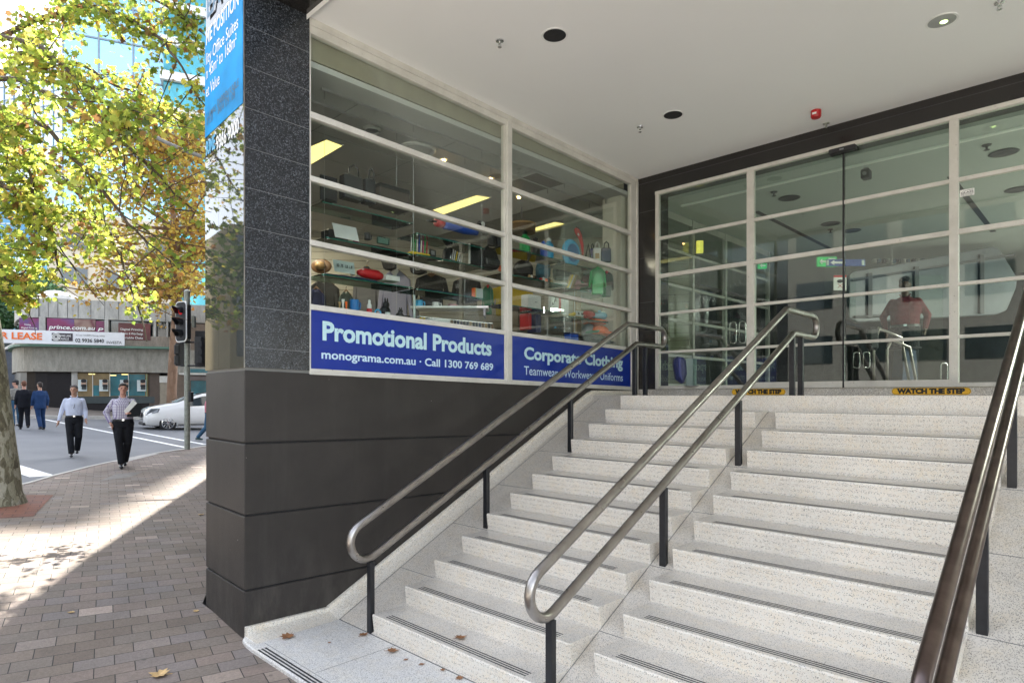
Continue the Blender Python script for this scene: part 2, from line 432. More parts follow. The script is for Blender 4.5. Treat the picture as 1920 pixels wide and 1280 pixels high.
# granite pillar cladding, thin pale joints
gz = [2.0, 2.165, 2.473, 2.765, 3.064, 3.364, 3.664, 3.963, 4.275, 4.583, 4.9]
cl = MB(); cm = MB(); cb = MB()
for a, b in zip(gz[:-1], gz[1:]):
    a += .002; b -= .002
    if a < 2.01: a += .012
    for mb, pts in ((cl, [(-.022, 0), (0.006, 0), (0.006, .524), (-.022, .524)]),):
        vs = [(p[0], p[1], dz(a, p[1])) for p in pts]+[(p[0], p[1], dz(b, p[1])) for p in pts]
        mb.add(vs, [(0,3,2,1),(4,5,6,7)]+[(i,(i+1)%4,4+(i+1)%4,4+i) for i in range(4)])
for z0, z1 in ((2.012, 2.9), (2.903, 3.8), (3.803, 4.9)):
    for s0, s1 in ((0, .62), (.623, 1.0)):
        p = lambda s, o: (PX*s+o*.056, PY*s-o)
        q = [p(s0, .006), p(s1, .006), p(s1, -.015), p(s0, -.015)]
        cm.prism(q, z0, z1)
wallblock(cb, 1.99, 4.9, .009, .526)
gjm = MB()
for z in gz[1:-1]: gjm.slab([(.0045, .001, z-.0022), (.0045, .524, z-.0022-DIP*.524), (.0045, .524, z+.0022-DIP*.524), (.0045, .001, z+.0022)], (-.02, 0, 0))
gjm.build('granite_joint', plain('pale_grout', (.17,.18,.19), .7), bld)
cl.build('granite_cladding', M['granite'], bld); cm.build('polished_cladding', M['mirror_clad'], bld); cb.build('pillar_core', M['grout'], bld)
MB().prism([(0.004,-.004),(.008,-.008),(.008,0),(.004,.002)], 2.01, 4.9).build('corner_trim', M['steel'], bld)
# unseen building mass above and beyond, shaped to cast the shade
mass = [(PX-.02, PY+.02), (-17.4, 8.0), (-12, 30), (16, 30), (16, .51), (.0, .51), (-.25, .51), (-.87, .1)]
MB().prism([(-.905, .052), (-9.2, 3.36), (-17.4, 8.2), (-12, 30), (-.905, 30)], 6.2, 12.2).build('shade_storeys', M['darkwall'], bld)
MB().prism([(-.9, .055), (-.9, 30), (22, 30), (22, 0.0), (0.0, 0.0)], 6.2, 8).build('shade_storeys', M['darkwall'], bld)
MB().prism([(PX-.05, PY+.47), (-9.2, 3.75), (-17.4, 8.3), (-12, 30), (-9.5, 30), (-9.5, 5), (-1.2, .8)], -.3, 6.19).build('shade_wing', M['darkwall'], bld)
# front bulkhead over the pillar, then the white soffit
MB().prism([(PX, PY), (0, 0), (14, -.02), (14, .50), (0.0, .50), (PX, .55)], 4.87, 6.19).build('bulkhead', M['granite_pol'], bld)
def zc(y): return 4.859-.0255*(y-.526)
sf = MB()
sf.add([(0.012, .503, zc(.503)), (14, .503, zc(.503)), (14, 5.33, zc(5.33)), (0.012, 5.33, zc(5.33)),
        (0.012, .503, 5.1), (14, .503, 5.1), (14, 5.33, 5.1), (0.012, 5.33, 5.1)],
       [(0,3,2,1),(4,5,6,7),(0,1,5,4),(1,2,6,5),(2,3,7,6),(3,0,4,7)])
def on_ceil(u, v):
    r = ray(u, v); C = Vector((CX, CY, CZ))
    t = (4.859-.0255*(CY-.526)-CZ)/(r.z+.0255*r.y); return C+r*t
DL = [on_ceil(1040, 67), on_ceil(1262, 216), on_ceil(1766, 40)]
soff = sf.build('soffit', M['soffit'], bld)
cut = MB()
for p in DL: cut.lathe([(.098, p.z-.1), (.098, p.z+.13)], (p.x, p.y, 0), 32)
co = cut.build('cut', M['soffit'], None)
bo = soff.modifiers.new('b', 'BOOLEAN'); bo.operation = 'DIFFERENCE'; bo.object = co; bo.solver = 'EXACT'
dg = bpy.context.evaluated_depsgraph_get(); me2 = bpy.data.meshes.new_from_object(soff.evaluated_get(dg))
soff.modifiers.clear(); soff.data = me2; bpy.data.objects.remove(co)
MB().prism([(14, .5), (14.3, .5), (14.3, 5.4), (14, 5.4)], -.3, 6.19).build('side_wall', M['granite_pol'], bld)
# thin metal edge on soffit front and shadow gap
box('soffit_edge', M['white'], bld, 0.0, 14, .4985, .502, 4.83, 4.872)
# dark granite around entrance (y = YE)
EF = MB()
EF.box(.001, .29, YE-.002, YE+.3, 1.80, 4.735); EF.box(.29, 14, YE-.002, YE+.3, 4.50, 4.735)
EF.build('entrance_surround', M['granite_pol'], bld)
gj = MB()
for z in (2.45, 3.05, 3.65, 4.27): gj.box(.03, .286, YE-.0035, YE-.001, z, z+.004)
gj.box(.001, 14, YE-.0036, YE-.001, 4.655, 4.660)
gj.build('stone_joint', M['darkwall'], bld)
box('ceiling_trim', M['white'], bld, .02, 14, YE-.02, YE-.004, 4.7345, 4.742)
box('entrance_sill', M['terr_sill'], bld, .001, 9, YE-.004, YE+.25, 1.801, 1.882)

# ---- shop window frame on x = 0, cells split by transoms
def z_at(v): return CZ+(VH-v)*5.096/FPX
WY = [(.526, .538), (2.772, 2.887), (5.182, 5.335)]
tr = [(z_at(697.5), z_at(690.5)), (z_at(580), z_at(569.7)), (z_at(459), z_at(449)), (z_at(339), z_at(328.8)), (z_at(220.5), z_at(208.4)), (4.735, 4.80)]
KD = DIP
fr = thing('x', 'x', 'x'); bpy.data.objects.remove(fr)
def fpoly(mb, y0, y1, z0, z1, x0, x1):
    d = KD
    vs = [(x, y, z-d*(y-.526)) for z in (z0, z1) for (x, y) in ((x0, y0), (x1, y0), (x1, y1), (x0, y1))]
    mb.add(vs, [(0,3,2,1),(4,5,6,7),(0,1,5,4),(1,2,6,5),(2,3,7,6),(3,0,4,7)])
wf = MB()
cells = [(.538, 2.772), (2.887, 5.182)]
for (y0, y1) in cells:
    for k, (z0, z1) in enumerate(tr): fpoly(wf, y0-.01, y1+.01, z0, z1, -.05, .012 if 0 < k < 5 else .009)
for (y0, y1) in WY[1:]: fpoly(wf, y0, y1, z_at(697.5)-.002, 4.80, -.055, .006)
fpoly(wf, 2.80, 2.86, z_at(697.5), 4.80, .004, .020)
fpoly(wf, 5.30, 5.338, z_at(697.5), 4.80, -.02, .02)
fpoly(wf, .526, .54, z_at(697.5)-.002, 4.80, -.055, .004)
fpoly(wf, .526, 5.34, 4.80, 4.872, -.1, .014)
fpoly(wf, .526, 5.34, z_at(697.5)-.018, z_at(697.5), -.05, .018)
shopwin = wf.build('window_frame', M['frame'], bld, bevel=.003)
for (y0, y1) in cells:
    for (a, b) in zip(tr[1:-1], tr[2:]): gm = MB(); fpoly(gm, y0-.004, y1+.004, a[1]-.004, b[0]+.004, -.024, -.019); gm.build('pane', M['glass'], shopwin)
# blue sign panels, each a thing
def sign_panel(name, y0, y1, lines, label):
    t = thing(name, label, 'sign', (0, y0, 2.0))
    mb = MB(); fpoly(mb, y0+.004, y1-.004, z_at(690.5), z_at(580), -.03, -.004)
    mb.build('panel', M['blue_sign'], t, world=True)
    for (s, u0, u1, vb, vt, bold, mt) in lines:
        ya, yb = px(u0, vb, x=0).y, px(u1, vb, x=0).y
        zb = px(u0, vb, x=0).z; h = px(u0, vt, x=0).z-zb; 
        fn = lambda a, b, ya=ya, zb=zb: (-.0025, ya+a, zb+b-KD*a)
        mb = MB(); add_text(mb, s, fn, 0, yb-ya, h, bold)
        mb.build('lettering', M[mt], t, world=True, fix=False)
    return t
sign_panel('shop_sign', .538, 2.772, [('Promotional Products', 605, 922, 636, 602, .035, 'sign_text'), ('monograma.com.au \u25aa Call 1300 769 689'.replace('\u25aa', '\u00b7'), 603, 925, 671.5, 655.5, .022, 'sign_text2')],
           'blue sign panel reading Promotional Products under the wider left shop window')
sign_panel('shop_sign', 2.887, 5.182, [('Corporate Clothing', 983, 1168, 672, 650, .035, 'sign_text'), ('Teamwear \u00b7 Workwear \u00b7 Uniforms', 983, 1168, 702, 685.5, .004, 'sign_text2')],
           'blue sign panel reading Corporate Clothing behind the left handrail')
# ---- poster on the pillar's polished west face
po = thing('leasing_poster', 'bright blue leasing poster wrapped on the polished face of the dark pillar', 'poster', (PX, PY, 3.6))
def pf_(s, z, o=.009):              # s metres left of the pillar edge
    k = s/math.hypot(PX, PY); return (PX*k-o*.056, PY*k-o, z)
def zr(v, s):                       # height of pixel row v at distance s along the face
    p = pf_(s, 0); w = Vector((p[0]-CX, p[1]-CY)); Yd = -w.x*sn+w.y*cs
    return CZ+(VH-v)/FPX*Yd
WID = .897
def u_s(u):
    lo, hi = 0, .9
    for k in range(30):
        s = (lo+hi)/2; p = pf_(s, 0); w = Vector((p[0]-CX, p[1]-CY)); uu = UX+FPX*(w.x*cs+w.y*sn)/(-w.x*sn+w.y*cs)
        if uu > u: lo = s
        else: hi = s
    return s
zb = (zr(197, 0)+zr(255, WID))/2
MB().slab([pf_(0.012, zb), pf_(WID-.003, zb), pf_(WID-.003, 4.865), pf_(.012, 4.865)], (0, .003, 0)).build('sheet', plain('poster_blue', (.0, .25, .58), .6, var=.25, vs=3, spec=.15), po, world=True)
def ptext(s, u0, u1, vb, h, mt, bold=.01, ref='r'):
    s0, s1 = u_s(u0), u_s(u1); z = zr(vb, s1)
    mb = MB(); add_text(mb, s, lambda a, b: pf_(s0-a, z+b, .0115), 0, s0-s1, h, bold); mb.build('lettering', mt, po, world=True, fix=False)
WHT = M['white']; PDK = plain('poster_navy', (.02, .10, .18), .5)
ptext('EA', 389, 414, 2, .20, PDK, .02); ptext('ME POSITION', 387, 448, 9, .125, WHT, .012); ptext('lity Office Suites', 387, 447, 51, .10, WHT, .004)
ptext('n 45m\u00b2 to 168m\u00b2', 387, 444, 85, .10, WHT, .004); ptext('et Value', 387, 412, 157, .10, WHT, .004)
ptext('LLAMAS', 388, 405, 208, .055, PDK, .004); ptext('0 131', 388, 399, 226, .055, PDK, .004)
ptext('DARREN KABLE', 408, 448, 161, .06, PDK, .006); ptext('0414 179 109', 409, 441, 184, .06, PDK, .006)
CY2 = plain('poster_cyan', (.02, .33, .62), .4)
ptext('RIME', 387, 404, 277, .115, CY2, .03); ptext('9966 9000', 406, 448, 247, .115, WHT, .012); ptext('ERCIAL', 388, 404, 300, .05, WHT, 0)

# ---- entrance glazing at y = YE
def ex(u): return px(u, 740, y=YE).x
def ez(v): return px(1236, v, y=YE).z
ent = MB()
E0, E1, E2, E3, E4, E5 = .289, .335, 1.527, 1.611, 3.530, 3.604
MUL = [(.289, .335), (1.527, 1.611), (3.530, 3.604), (5.55, 5.62), (7.6, 7.68)]
TRZ = [(ez(450.8), ez(445.3)), (ez(522), ez(515)), (ez(592), ez(587.3)), (ez(663), ez(658.7))]
ZB0, ZB1, ZT0, ZT1 = 1.884, 1.925, 4.455, 4.497
for a, b in MUL: ent.box(a, b, YE-.035, YE+.03, ZB0, ZT1+.002)
for (a, _), (b, __) in zip([(m[1], 0) for m in MUL[:-1]], [(m[0], 0) for m in MUL[1:]]):
    for z0, z1 in TRZ: ent.box(a-.004, b+.004, YE-.03, YE+.02, z0, z1)
    ent.box(a-.003, b+.003, YE-.028, YE+.02, ZB0, ZB1 if a < 1.5 or a > 3.5 else ZB1+.03)
ent.box(.286, 7.7, YE-.038, YE+.03, ZT0, ZT1)
entf = ent.build('entrance_frame', M['frame'], bld, bevel=.003)
for x0, x1 in ((.32, 1.54), (3.59, 5.56), (5.61, 7.62)): MB().box(x0, x1, YE-.006, YE+.002, 1.89, 4.47).build('pane', M['glass_dark'], entf)
d1 = box('glass_door', M['glass_dark'], bld, 1.60, 2.580, YE-.006, YE+.002, 1.89, 4.47)
d2 = box('glass_door', M['glass_dark'], bld, 2.594, 3.54, YE-.0085, YE-.0005, 1.89, 4.47)
MB().box(2.579, 2.5935, YE-.034, YE+.01, 1.885, 4.46).build('door_edge', M['blackm'], bld)
# ---- shop interior shell
sh = MB()
slatpts = [(-5.6, 2.4), (-5.0, 3.2), (-3.3, 5.48), (-1.4, 6.77), (-.3, 7.4)]
wallm = MB(); gapm = MB()
for (a, b) in zip(slatpts[:-1], slatpts[1:]):
    n = Vector((b[1]-a[1], a[0]-b[0], 0)).normalized()
    z = 1.2
    gapm.slab([(a[0], a[1], 1.2), (b[0], b[1], 1.2), (b[0], b[1], 4.55), (a[0], a[1], 4.55)], (-n*.03))
    while z < 4.5:
        wallm.slab([(a[0], a[1], z), (b[0], b[1], z), (b[0], b[1], z+.118), (a[0], a[1], z+.118)], n*.012); z += .125
wallm.build('slat_wall', M['slat'], bld); gapm.build('slat_groove', M['slatgap'], bld)
SHP = [(-.06, .56), (-.88, .56), (-9, 3.9), (-9, 9), (-.06, 9)]
MB().prism(SHP, 1.1, 1.2).build('shop_floor', M['shop_floor'], bld)
sc_ = MB(); sc_.prism(SHP, 4.50, 4.55)
sc_.build('shop_ceiling', M['shop_ceil'], bld)
cg = MB()
for k in range(-15, 0): cg.box(k*.6, k*.6+.006, max(.6, -.4*k*.6+.35), 9, 4.4975, 4.501)
for k in range(1, 8): cg.box(max(-9, -(k*1.2-.3)/.42), -.3, k*1.2, k*1.2+.006, 4.4970, 4.5005)
cg.build('ceiling_joint', plain('tile_joint', (.3,.3,.29), .8), bld)
box('window_bulkhead', plain('bulkhead_paint', (.30,.27,.20), .7), bld, -.20, -.06, .55, 5.1, 4.56, 4.8)
MB().prism([(-.06,.50),(-.88,.50),(-9,3.84),(-9,3.9),(-.88,.555),(-.06,.555)], 1.1, 4.85).build('side_wall', M['darkwall'], bld)
box('rear_wall', M['darkwall'], bld, -9.1, -9, 3.9, 9, 1.1, 4.6)
box('window_ledge', M['beige'], bld, -.55, -.055, .56, 5.1, 2.44, 2.462)
MB().box(-.42, -.12, 5.12, 5.34, 1.2, 4.55).build('shop_column', M['beige'], bld)
box('shop_end_wall', M['beige'], bld, -.4, .0, 5.352, 5.42, 1.2, 4.5)
# ---- foyer shell
FZ = 1.886
box('foyer_floor', M['foyer_floor'], bld, -2.5, 12, YE+.26, 17, 1.7, FZ)
box('foyer_ceiling', M['foyer_ceil'], bld, -2.5, 12, YE+.301, 17, 4.46, 4.6)
box('foyer_rear_wall', M['darkwall'], bld, -2.5, 12, 15.5, 15.7, FZ, 4.46)
box('foyer_core', plain('core_wall', (.10,.10,.105), .5, var=.1), bld, 3.9, 5.0, 12.6, 14, FZ, 4.46)
box('foyer_side_wall', M['beige'], bld, 11.8, 12, 5.6, 15.5, FZ, 4.46)
# glass partition between foyer and shop, running back from the entrance
gp = MB()
for z0, z1 in ((1.89, 1.97), (2.36, 2.40), (2.88, 2.92), (3.38, 3.42), (3.89, 3.93), (4.35, 4.45)): gp.box(.02, .06, 5.67, 9.6, z0, z1)
for y in (5.67, 6.75, 7.85, 9.0, 9.6): gp.box(.01, .07, y, y+.06, 1.89, 4.45)
gpf = gp.build('partition_frame', plain('partition_metal', (.36,.36,.33), .4), bld)
box('pane', M['glass'], gpf, .038, .043, 5.7, 9.6, 1.9, 4.45)
MB().box(-2.7, -2.5, 7.6, 15.6, 1.1, 4.6).build('foyer_west_wall', M['darkwall'], bld)
MB().box(-9.1, -2.5, 8.95, 9.1, 1.1, 4.6).build('shop_north_wall', M['darkwall'], bld)
# ceiling slot diffusers of the foyer
sd_ = MB()
for (x0, y0, ln) in ((.9, 7.0, 3.2), (3.2, 7.2, 3.6), (5.6, 7.0, 3.5)): sd_.box(x0, x0+.07, y0, y0+ln, 4.454, 4.4605)
sd_.build('air_slot', M['blackm'], bld)
box('foyer_ceiling_step', M['white'], bld, .3, 12, YE+.62, YE+.66, 4.44, 4.4595)

# ================================================================== HANDRAILS
M['reflection_steel'] = plain('dark_reflection_steel', (.15,.115,.105), .3, metal=1, var=.25, vs=9)  # dark brown tone puts the rail's dark reflections into its base colour
def handrail(x, label, mat=None):
    t = thing('handrail', label, 'handrail', (x, .7, 0), 0, 'steel handrails of the entrance stairs')
    m_ = .5028; L = Vector((0, 1, m_)).normalized(); rb = .139
    ux, uz, lx, lz = 4.17, 2.625, 4.345, 2.405      # mitre corners of the upper and lower tube
    sy = .600                                       # where the bottom U-bend starts on the upper tube
    up0 = Vector((0, sy, uz-m_*(ux-sy)))
    nrm = Vector((0, m_, -1)).normalized()
    c = up0+nrm*rb; path = []
    path.append(Vector((0, ux, uz)))
    for k in range(0, 6): path.append(path[0].lerp(up0, .05+.9*k/5))
    for k in range(13):
        a = math.pi*k/12; path.append(c-nrm*rb*math.cos(a)-L*rb*math.sin(a))
    low0 = path[-1]; lowc = Vector((0, lx, lz))
    # lower tube must run to its own mitre corner
    for k in range(1, 6): path.append(low0.lerp(lowc, k/6))
    path.append(lowc)
    ye_ = 4.885; rt = (uz-lz)/2
    path.append(Vector((0, ye_, lz)))
    for k in range(1, 12):
        a = math.pi*k/12; path.append(Vector((0, ye_+rt*math.sin(a), lz+rt-rt*math.cos(a))))
    path.append(Vector((0, ye_, uz))); path.append(Vector((0, ux, uz)))
    mb = MB(); mb.tube([p+Vector((x, 0, 0)) for p in path[:-1]]+[Vector((x, ux+.001, uz))], .0305, 20, cap=False)
    mb.build('rail_tube', mat or M['steel'], t, world=True, smooth='all')
    zl = lambda y: low0.z+(lowc.z-low0.z)*(y-low0.y)/(lowc.y-low0.y)
    for y in (.70, 1.915, 3.118, 4.32, 4.545):
        zt = zl(y)-.026 if y < 4.3 else lz-.028
        zb_ = sz(y)-.02 if y < 4.2 else 1.79
        p = MB().box(x-.025, x+.025, y-.02, y+.02, zb_, zt).build('post', M['black'], t, world=True, bevel=.003)
        if y < 4.2: MB().box(x-.019, x+.019, y-.014, y+.014, zt-.012, zt+.02).build('bracket', M['steel'], p, world=False, loc=None) if False else None
    return t
handrail(.62, 'steel handrail on black posts nearest the blue shop signs')
handrail(2.42, 'middle steel handrail on black posts between the two flights of steps')
handrail(4.225, 'handrail with dark reflections painted in, on black posts closest to the camera at right', M['reflection_steel'])
# ================================================================== GROUND
def paver_mat(name, cols, sx=.235, sy=.168, rot=13, mortar=(.022,.02,.018), off=.5):
    m, t, b = nodes(name); v = obj_coord(t, rot=(0,0,-R(90-rot)))
    wob = noise(t, obj_coord(t), 3.0, 2); 
    br = N(t, 'ShaderNodeTexBrick'); br.inputs['Scale'].default_value = 1; br.inputs['Brick Width'].default_value = sx
    br.inputs['Row Height'].default_value = sy; br.inputs['Mortar Size'].default_value = .0035; br.inputs['Mortar Smooth'].default_value = .3
    br.inputs['Color1'].default_value = (0,0,0,1); br.inputs['Color2'].default_value = (1,1,1,1); br.inputs['Mortar'].default_value = (0,0,0,1)
    br.offset = off; t.links.new(v, br.inputs['Vector'])
    c = ramp(t, br.outputs['Color'], cols)
    n = noise(t, obj_coord(t), 55, 6, .7); n2 = noise(t, obj_coord(t), 1.1, 5, .6); n3 = noise(t, obj_coord(t), 300, 2)
    c = mixc(t, .55, c, ramp(t, n, [(.25, (.35,.35,.35)), (.75, (1.25,1.25,1.25))]), 'MULTIPLY')
    c = mixc(t, .6, c, ramp(t, n2, [(.3, (.62,.6,.57)), (.7, (1.15,1.1,1.08))]), 'MULTIPLY')
    c = mixc(t, .5, c, ramp(t, n3, [(.3, (.5,.5,.5)), (.7, (1.3,1.3,1.3))]), 'MULTIPLY')
    gv = voro(t, obj_coord(t), 3.2); c = mixc(t, ramp(t, gv.outputs['Distance'], [(.035, (.55,.55,.55)), (.06, (0,0,0))]), c, (.06,.055,.05))
    c = mixc(t, ramp(t, noise(t, obj_coord(t), 2.6, 6, .75), [(.56, (0,0,0)), (.72, (.5,.5,.5))]), c, (.12,.10,.085))
    c = mixc(t, br.outputs['Fac'], c, mortar)
    t.links.new(c, b.inputs['Base Color']); b.inputs['Roughness'].default_value = .8
    mm = N(t, 'ShaderNodeMath', operation='MULTIPLY_ADD'); mm.inputs[1].default_value = -1.6
    t.links.new(br.outputs['Fac'], mm.inputs[0]); t.links.new(n, mm.inputs[2]); bump(t, b, mm.outputs[0], .5, .006)
    return m
PV = [(0, (.185,.145,.115)), (.25, (.25,.20,.16)), (.5, (.22,.185,.155)), (.76, (.275,.215,.18)), (.9, (.235,.205,.19)), (.965, (.33,.27,.225)), (.99, (.50,.40,.34))]
M['paver'] = paver_mat('clay_pavers', PV)
M['paver_red'] = paver_mat('red_pavers', [(0, (.20,.075,.045)), (.5, (.26,.10,.06)), (1, (.19,.085,.06))])
def asphalt():
    m, t, b = nodes('asphalt'); v = obj_coord(t)
    n = noise(t, v, .45, 6, .6); n2 = noise(t, v, 120, 3)
    c = ramp(t, n, [(.3, (.115,.12,.13)), (.7, (.165,.17,.18))]); c = mixc(t, .6, c, ramp(t, n2, [(.3, (.6,.6,.6)), (.7, (1.2,1.2,1.2))]), 'MULTIPLY')
    t.links.new(c, b.inputs['Base Color']); b.inputs['Roughness'].default_value = .75; bump(t, b, n2, .4, .006); return m
M['asphalt'] = asphalt()
M['kerb'] = plain('kerb_stone', (.42,.40,.37), .75, var=.15, vs=5, bmp=.2)
M['concrete'] = plain('concrete_slab', (.30,.28,.26), .8, var=.18, vs=3, bmp=.2)
M['roadpaint'] = plain('road_paint', (.78,.78,.76), .6, var=.14, vs=14)
KY = [(-60,-5.6),(-9,-6.3),(-3.5,-6.9),(-1.3,-7.7),(-.16,-8.5),(.48,-9.58),(1.36,-10.9),(2.22,-11.98),(3.44,-13.4),(5.16,-15.0),(8.5,-17.5),(14,-19),(60,-20)]
def kx(y):
    for (a, b), (c, d) in zip(KY[:-1], KY[1:]):
        if a <= y <= c: return b+(d-b)*(y-a)/(c-a)
    return KY[-1][1]
FK = -31.2
def hroad(x, y): return gh(x, y)-.11
# big ground sheet (road level) reaching the horizon
xs = [-700,-300,-150,-90,-60]+[-45+k*1.0 for k in range(0, 52)]+[8,12,20,40,90,200,500]
ys = [-500,-200,-100,-60,-40]+[-30+k*1.0 for k in range(0, 75)]+[50,70,120,300,700]
xs = sorted(set(xs)); ys = sorted(set(ys))
g_ = MB(); vs = [(x, y, hroad(max(x, -60), y) - (0.0 if x < 0.5 else .12)) for y in ys for x in xs]
nx = len(xs); g_.add(vs, [(j*nx+i, j*nx+i+1, (j+1)*nx+i+1, (j+1)*nx+i) for j in range(len(ys)-1) for i in range(nx-1)])
tag(g_.build('road', M['asphalt'], smooth='all'), kind='structure')
# footpath around our building
fy = [-60,-40,-25,-15,-12]+[-10+k*.25 for k in range(0, 73)]+[8.5+k for k in range(0, 30)]
fy = sorted(fy+[.04]); fp = MB(); ca_, cb_ = 60, 40; rows = []
for y in fy:
    k = kx(y)+.16; xe = max(-.95 if y < .1 else -.95-(y-.05)*2.0, k+.05)
    rows.append([(k+(xe-k)*(i/ca_), y) for i in range(ca_+1)]+[(xe+(16-xe)*(i/cb_)**2, y) for i in range(1, cb_+1)])
vs = [(x, y, gh(x, y)) for r in rows for (x, y) in r]; n = ca_+cb_+1
fp.add(vs, [(j*n+i, j*n+i+1, (j+1)*n+i+1, (j+1)*n+i) for j in range(len(rows)-1) for i in range(n-1) if i < ca_ or fy[j+1] < .045])
fpo = tag(fp.build('footpath', M['paver'], smooth='all'), kind='structure')
# slice of paving between pillar foot and landing
ft = MB(); ft.add([(x, y, gh(x, y)-.001) for (x, y) in [(-1.2,-.2),(.4,-.2),(.4,.2),(-1.2,.4)]], [(0,1,2,3)])
kb = MB(); kr = MB()
kys = [y for y in fy if -40 < y < 30]; vs = []
for y in kys:
    k = kx(y); z = gh(k, y)+.004
    vs += [(k-.01, y, z-.16), (k, y, z), (k+.165, y, z), (k+.165, y, z-.05)]
kb.add(vs, [(j*4+i, j*4+i+1, (j+1)*4+i+1, (j+1)*4+i) for j in range(len(kys)-1) for i in range(3)])
tag(kb.build('kerb', M['kerb']), kind='structure')
# concrete panel and pram ramp by the crossing, patch of red pavers round the tree
def ground_sheet(name, poly, mat, off=.004, road=False, nn=8, parent=None):
    mb = MB(); a, b, c, d = [Vector(p[:2]) for p in poly]; vs = []
    for j in range(nn+1):
        for i in range(nn+1):
            p = a.lerp(b, i/nn).lerp(d.lerp(c, i/nn), j/nn)
            vs.append((p.x, p.y, (hroad(p.x, p.y) if road else gh(p.x, p.y))+off))
    mb.add(vs, [(j*(nn+1)+i, j*(nn+1)+i+1, (j+1)*(nn+1)+i+1, (j+1)*(nn+1)+i) for j in range(nn) for i in range(nn)])
    return tag(mb.build(name, mat, parent), kind='structure')
ground_sheet('concrete_path', [pg(186,902), pg(244,894), pg(270,884), pg(216,889)], plain('pit_cover', (.17,.155,.14), .8, var=.2, vs=8))
ground_sheet('concrete_path', [pg(205,866), pg(236,866), pg(300,850), pg(270,852)], M['kerb'], .006)
ground_sheet('paver_patch', [pg(-60,975), pg(62,968), pg(100,928), pg(-60,928)], M['paver_red'], .005)
# far footpath, rising to the buildings over the road
def hfar(x, y): return gh(FK, y)+.02+(FK-x)*.115
ff = MB(); yy = [-40+2*k for k in range(60)]; xx = [FK, FK-1, FK-2.5, FK-5, FK-9, FK-30]; n = len(xx)
ff.add([(x, y, hfar(max(x, FK-9), y)) for y in yy for x in xx], [(j*n+i, j*n+i+1, (j+1)*n+i+1, (j+1)*n+i) for j in range(len(yy)-1) for i in range(n-1)])
tag(ff.build('far_footpath', plain('far_paving', (.22,.19,.165), .8, var=.15, vs=2), smooth='all'), kind='structure')
fk = MB(); n = 3
fk.add([q for y in yy for q in ((FK+.15, y, gh(FK, y)-.15), (FK+.14, y, gh(FK, y)+.026), (FK-.1, y, gh(FK, y)+.04))], [(j*n+i, j*n+i+1, (j+1)*n+i+1, (j+1)*n+i) for j in range(len(yy)-1) for i in range(2)])
tag(fk.build('far_kerb', M['kerb']), kind='structure')
def pr_(u, v):                       # pixel -> road surface
    r = ray(u, v); lo, hi = 1, 120
    for k in range(50):
        t = (lo+hi)/2; p = Vector((CX, CY, CZ))+r*t
        if p.z > hroad(p.x, p.y): lo = t
        else: hi = t
    return p
def line_strip(name, a, b, w, label=None):
    a, b = Vector(a[:2]), Vector(b[:2]); d = (b-a).normalized(); nn_ = Vector((-d.y, d.x))*w/2
    return ground_sheet(name, [a-nn_, b-nn_, b+nn_, a+nn_], M['roadpaint'], .006, True, 14)
line_strip('road_marking', pr_(40, 777.5), pr_(349, 839), .17)
line_strip('road_marking', pr_(205, 800), pr_(384, 833), .17)
line_strip('road_marking', pr_(160, 778), pr_(330, 780), .12)
line_strip('road_marking', pr_(-60, 850), pr_(80, 893), .42)

# ================================================================== FAR STREET
Fd = Vector((.4376, .8995, 0)); Nf = Vector((.8995, -.4376, 0)); Pf = Vector((-34.3, 4.8, 0))
def F(u, v, off=0.0):
    r = ray(u, v); C = Vector((CX, CY, CZ)); t = (Nf.dot(Pf+Nf*off-C))/Nf.dot(r); return C+r*t
def fz(v, u=130): return F(u, v).z
M['grey_stone'] = None
def stone(name, base, vs=9):
    m, t, b = nodes(name); v = lcoord(t, (1,1,.35)); n = noise(t, v, vs, 7, .8); n2 = noise(t, v, .5, 4)
    c = ramp(t, n, [(.32, tuple(k*.62 for k in base)), (.55, base), (.72, tuple(k*1.3 for k in base))])
    c = mixc(t, .5, c, ramp(t, n2, [(.3, (.75,.75,.75)), (.7, (1.2,1.2,1.2))]), 'MULTIPLY')
    t.links.new(c, b.inputs['Base Color']); b.inputs['Roughness'].default_value = .75; bump(t, b, n, .5, .02); return m
M['grey_stone'] = stone('rough_grey_stone', (.30,.285,.245), 5); M['pale_stone'] = stone('pale_grey_panel', (.46,.45,.42), 3)
M['win_dark'] = plain('dark_window', (.02,.03,.035), .06, spec=.8, var=.3, vs=.8)
M['shopglow'] = plain('lit_shop_interior', (.12,.085,.04), .5, var=.7, vs=1.6, emit=(.5,.36,.14), es=.02)
M['teal'] = plain('teal_panel', (.02,.13,.16), .2, var=.35, vs=1.5)
far = thing('stone_building', 'low grey stone corner building with rounded end and white roof across the road', 'building', tuple(F(130, 760)))
def fpath(offs=0.0, u1=470):
    P = []
    for u, o in ((27, -5.5), (27.5, -3.4), (31, -1.9), (38, -.9), (50, -.35), (66, -.08), (88, 0), (u1, 0)):
        q = F(u, 700, o); P.append(Vector((q.x, q.y, 0))+Nf*offs)
    return P
def fwall(name, z0, z1, mat, offs=0, thick=.3, u1=470, parent=far):
    P = fpath(offs, u1); mb = MB(); B = [p-Nf*thick+Vector((.15, .3, 0))*(0 if i else 0) for i, p in enumerate(P)]
    poly = [(p.x, p.y) for p in P]+[(p.x, p.y) for p in reversed(B)]
    n = len(poly); vs = [(x, y, z0) for x, y in poly]+[(x, y, z1) for x, y in poly]; h = len(P)
    fs = [(i, i+1, n+i+1, n+i) for i in range(n-1)]+[(n-1, 0, n, 2*n-1)]
    for k in range(h-1): fs += [(k, k+1, n-2-k, n-1-k), (n+k, n+k+1, 2*n-2-k, 2*n-1-k)]
    mb.add(vs, fs); return mb.build(name, mat, parent, world=True)
zg = 0.6
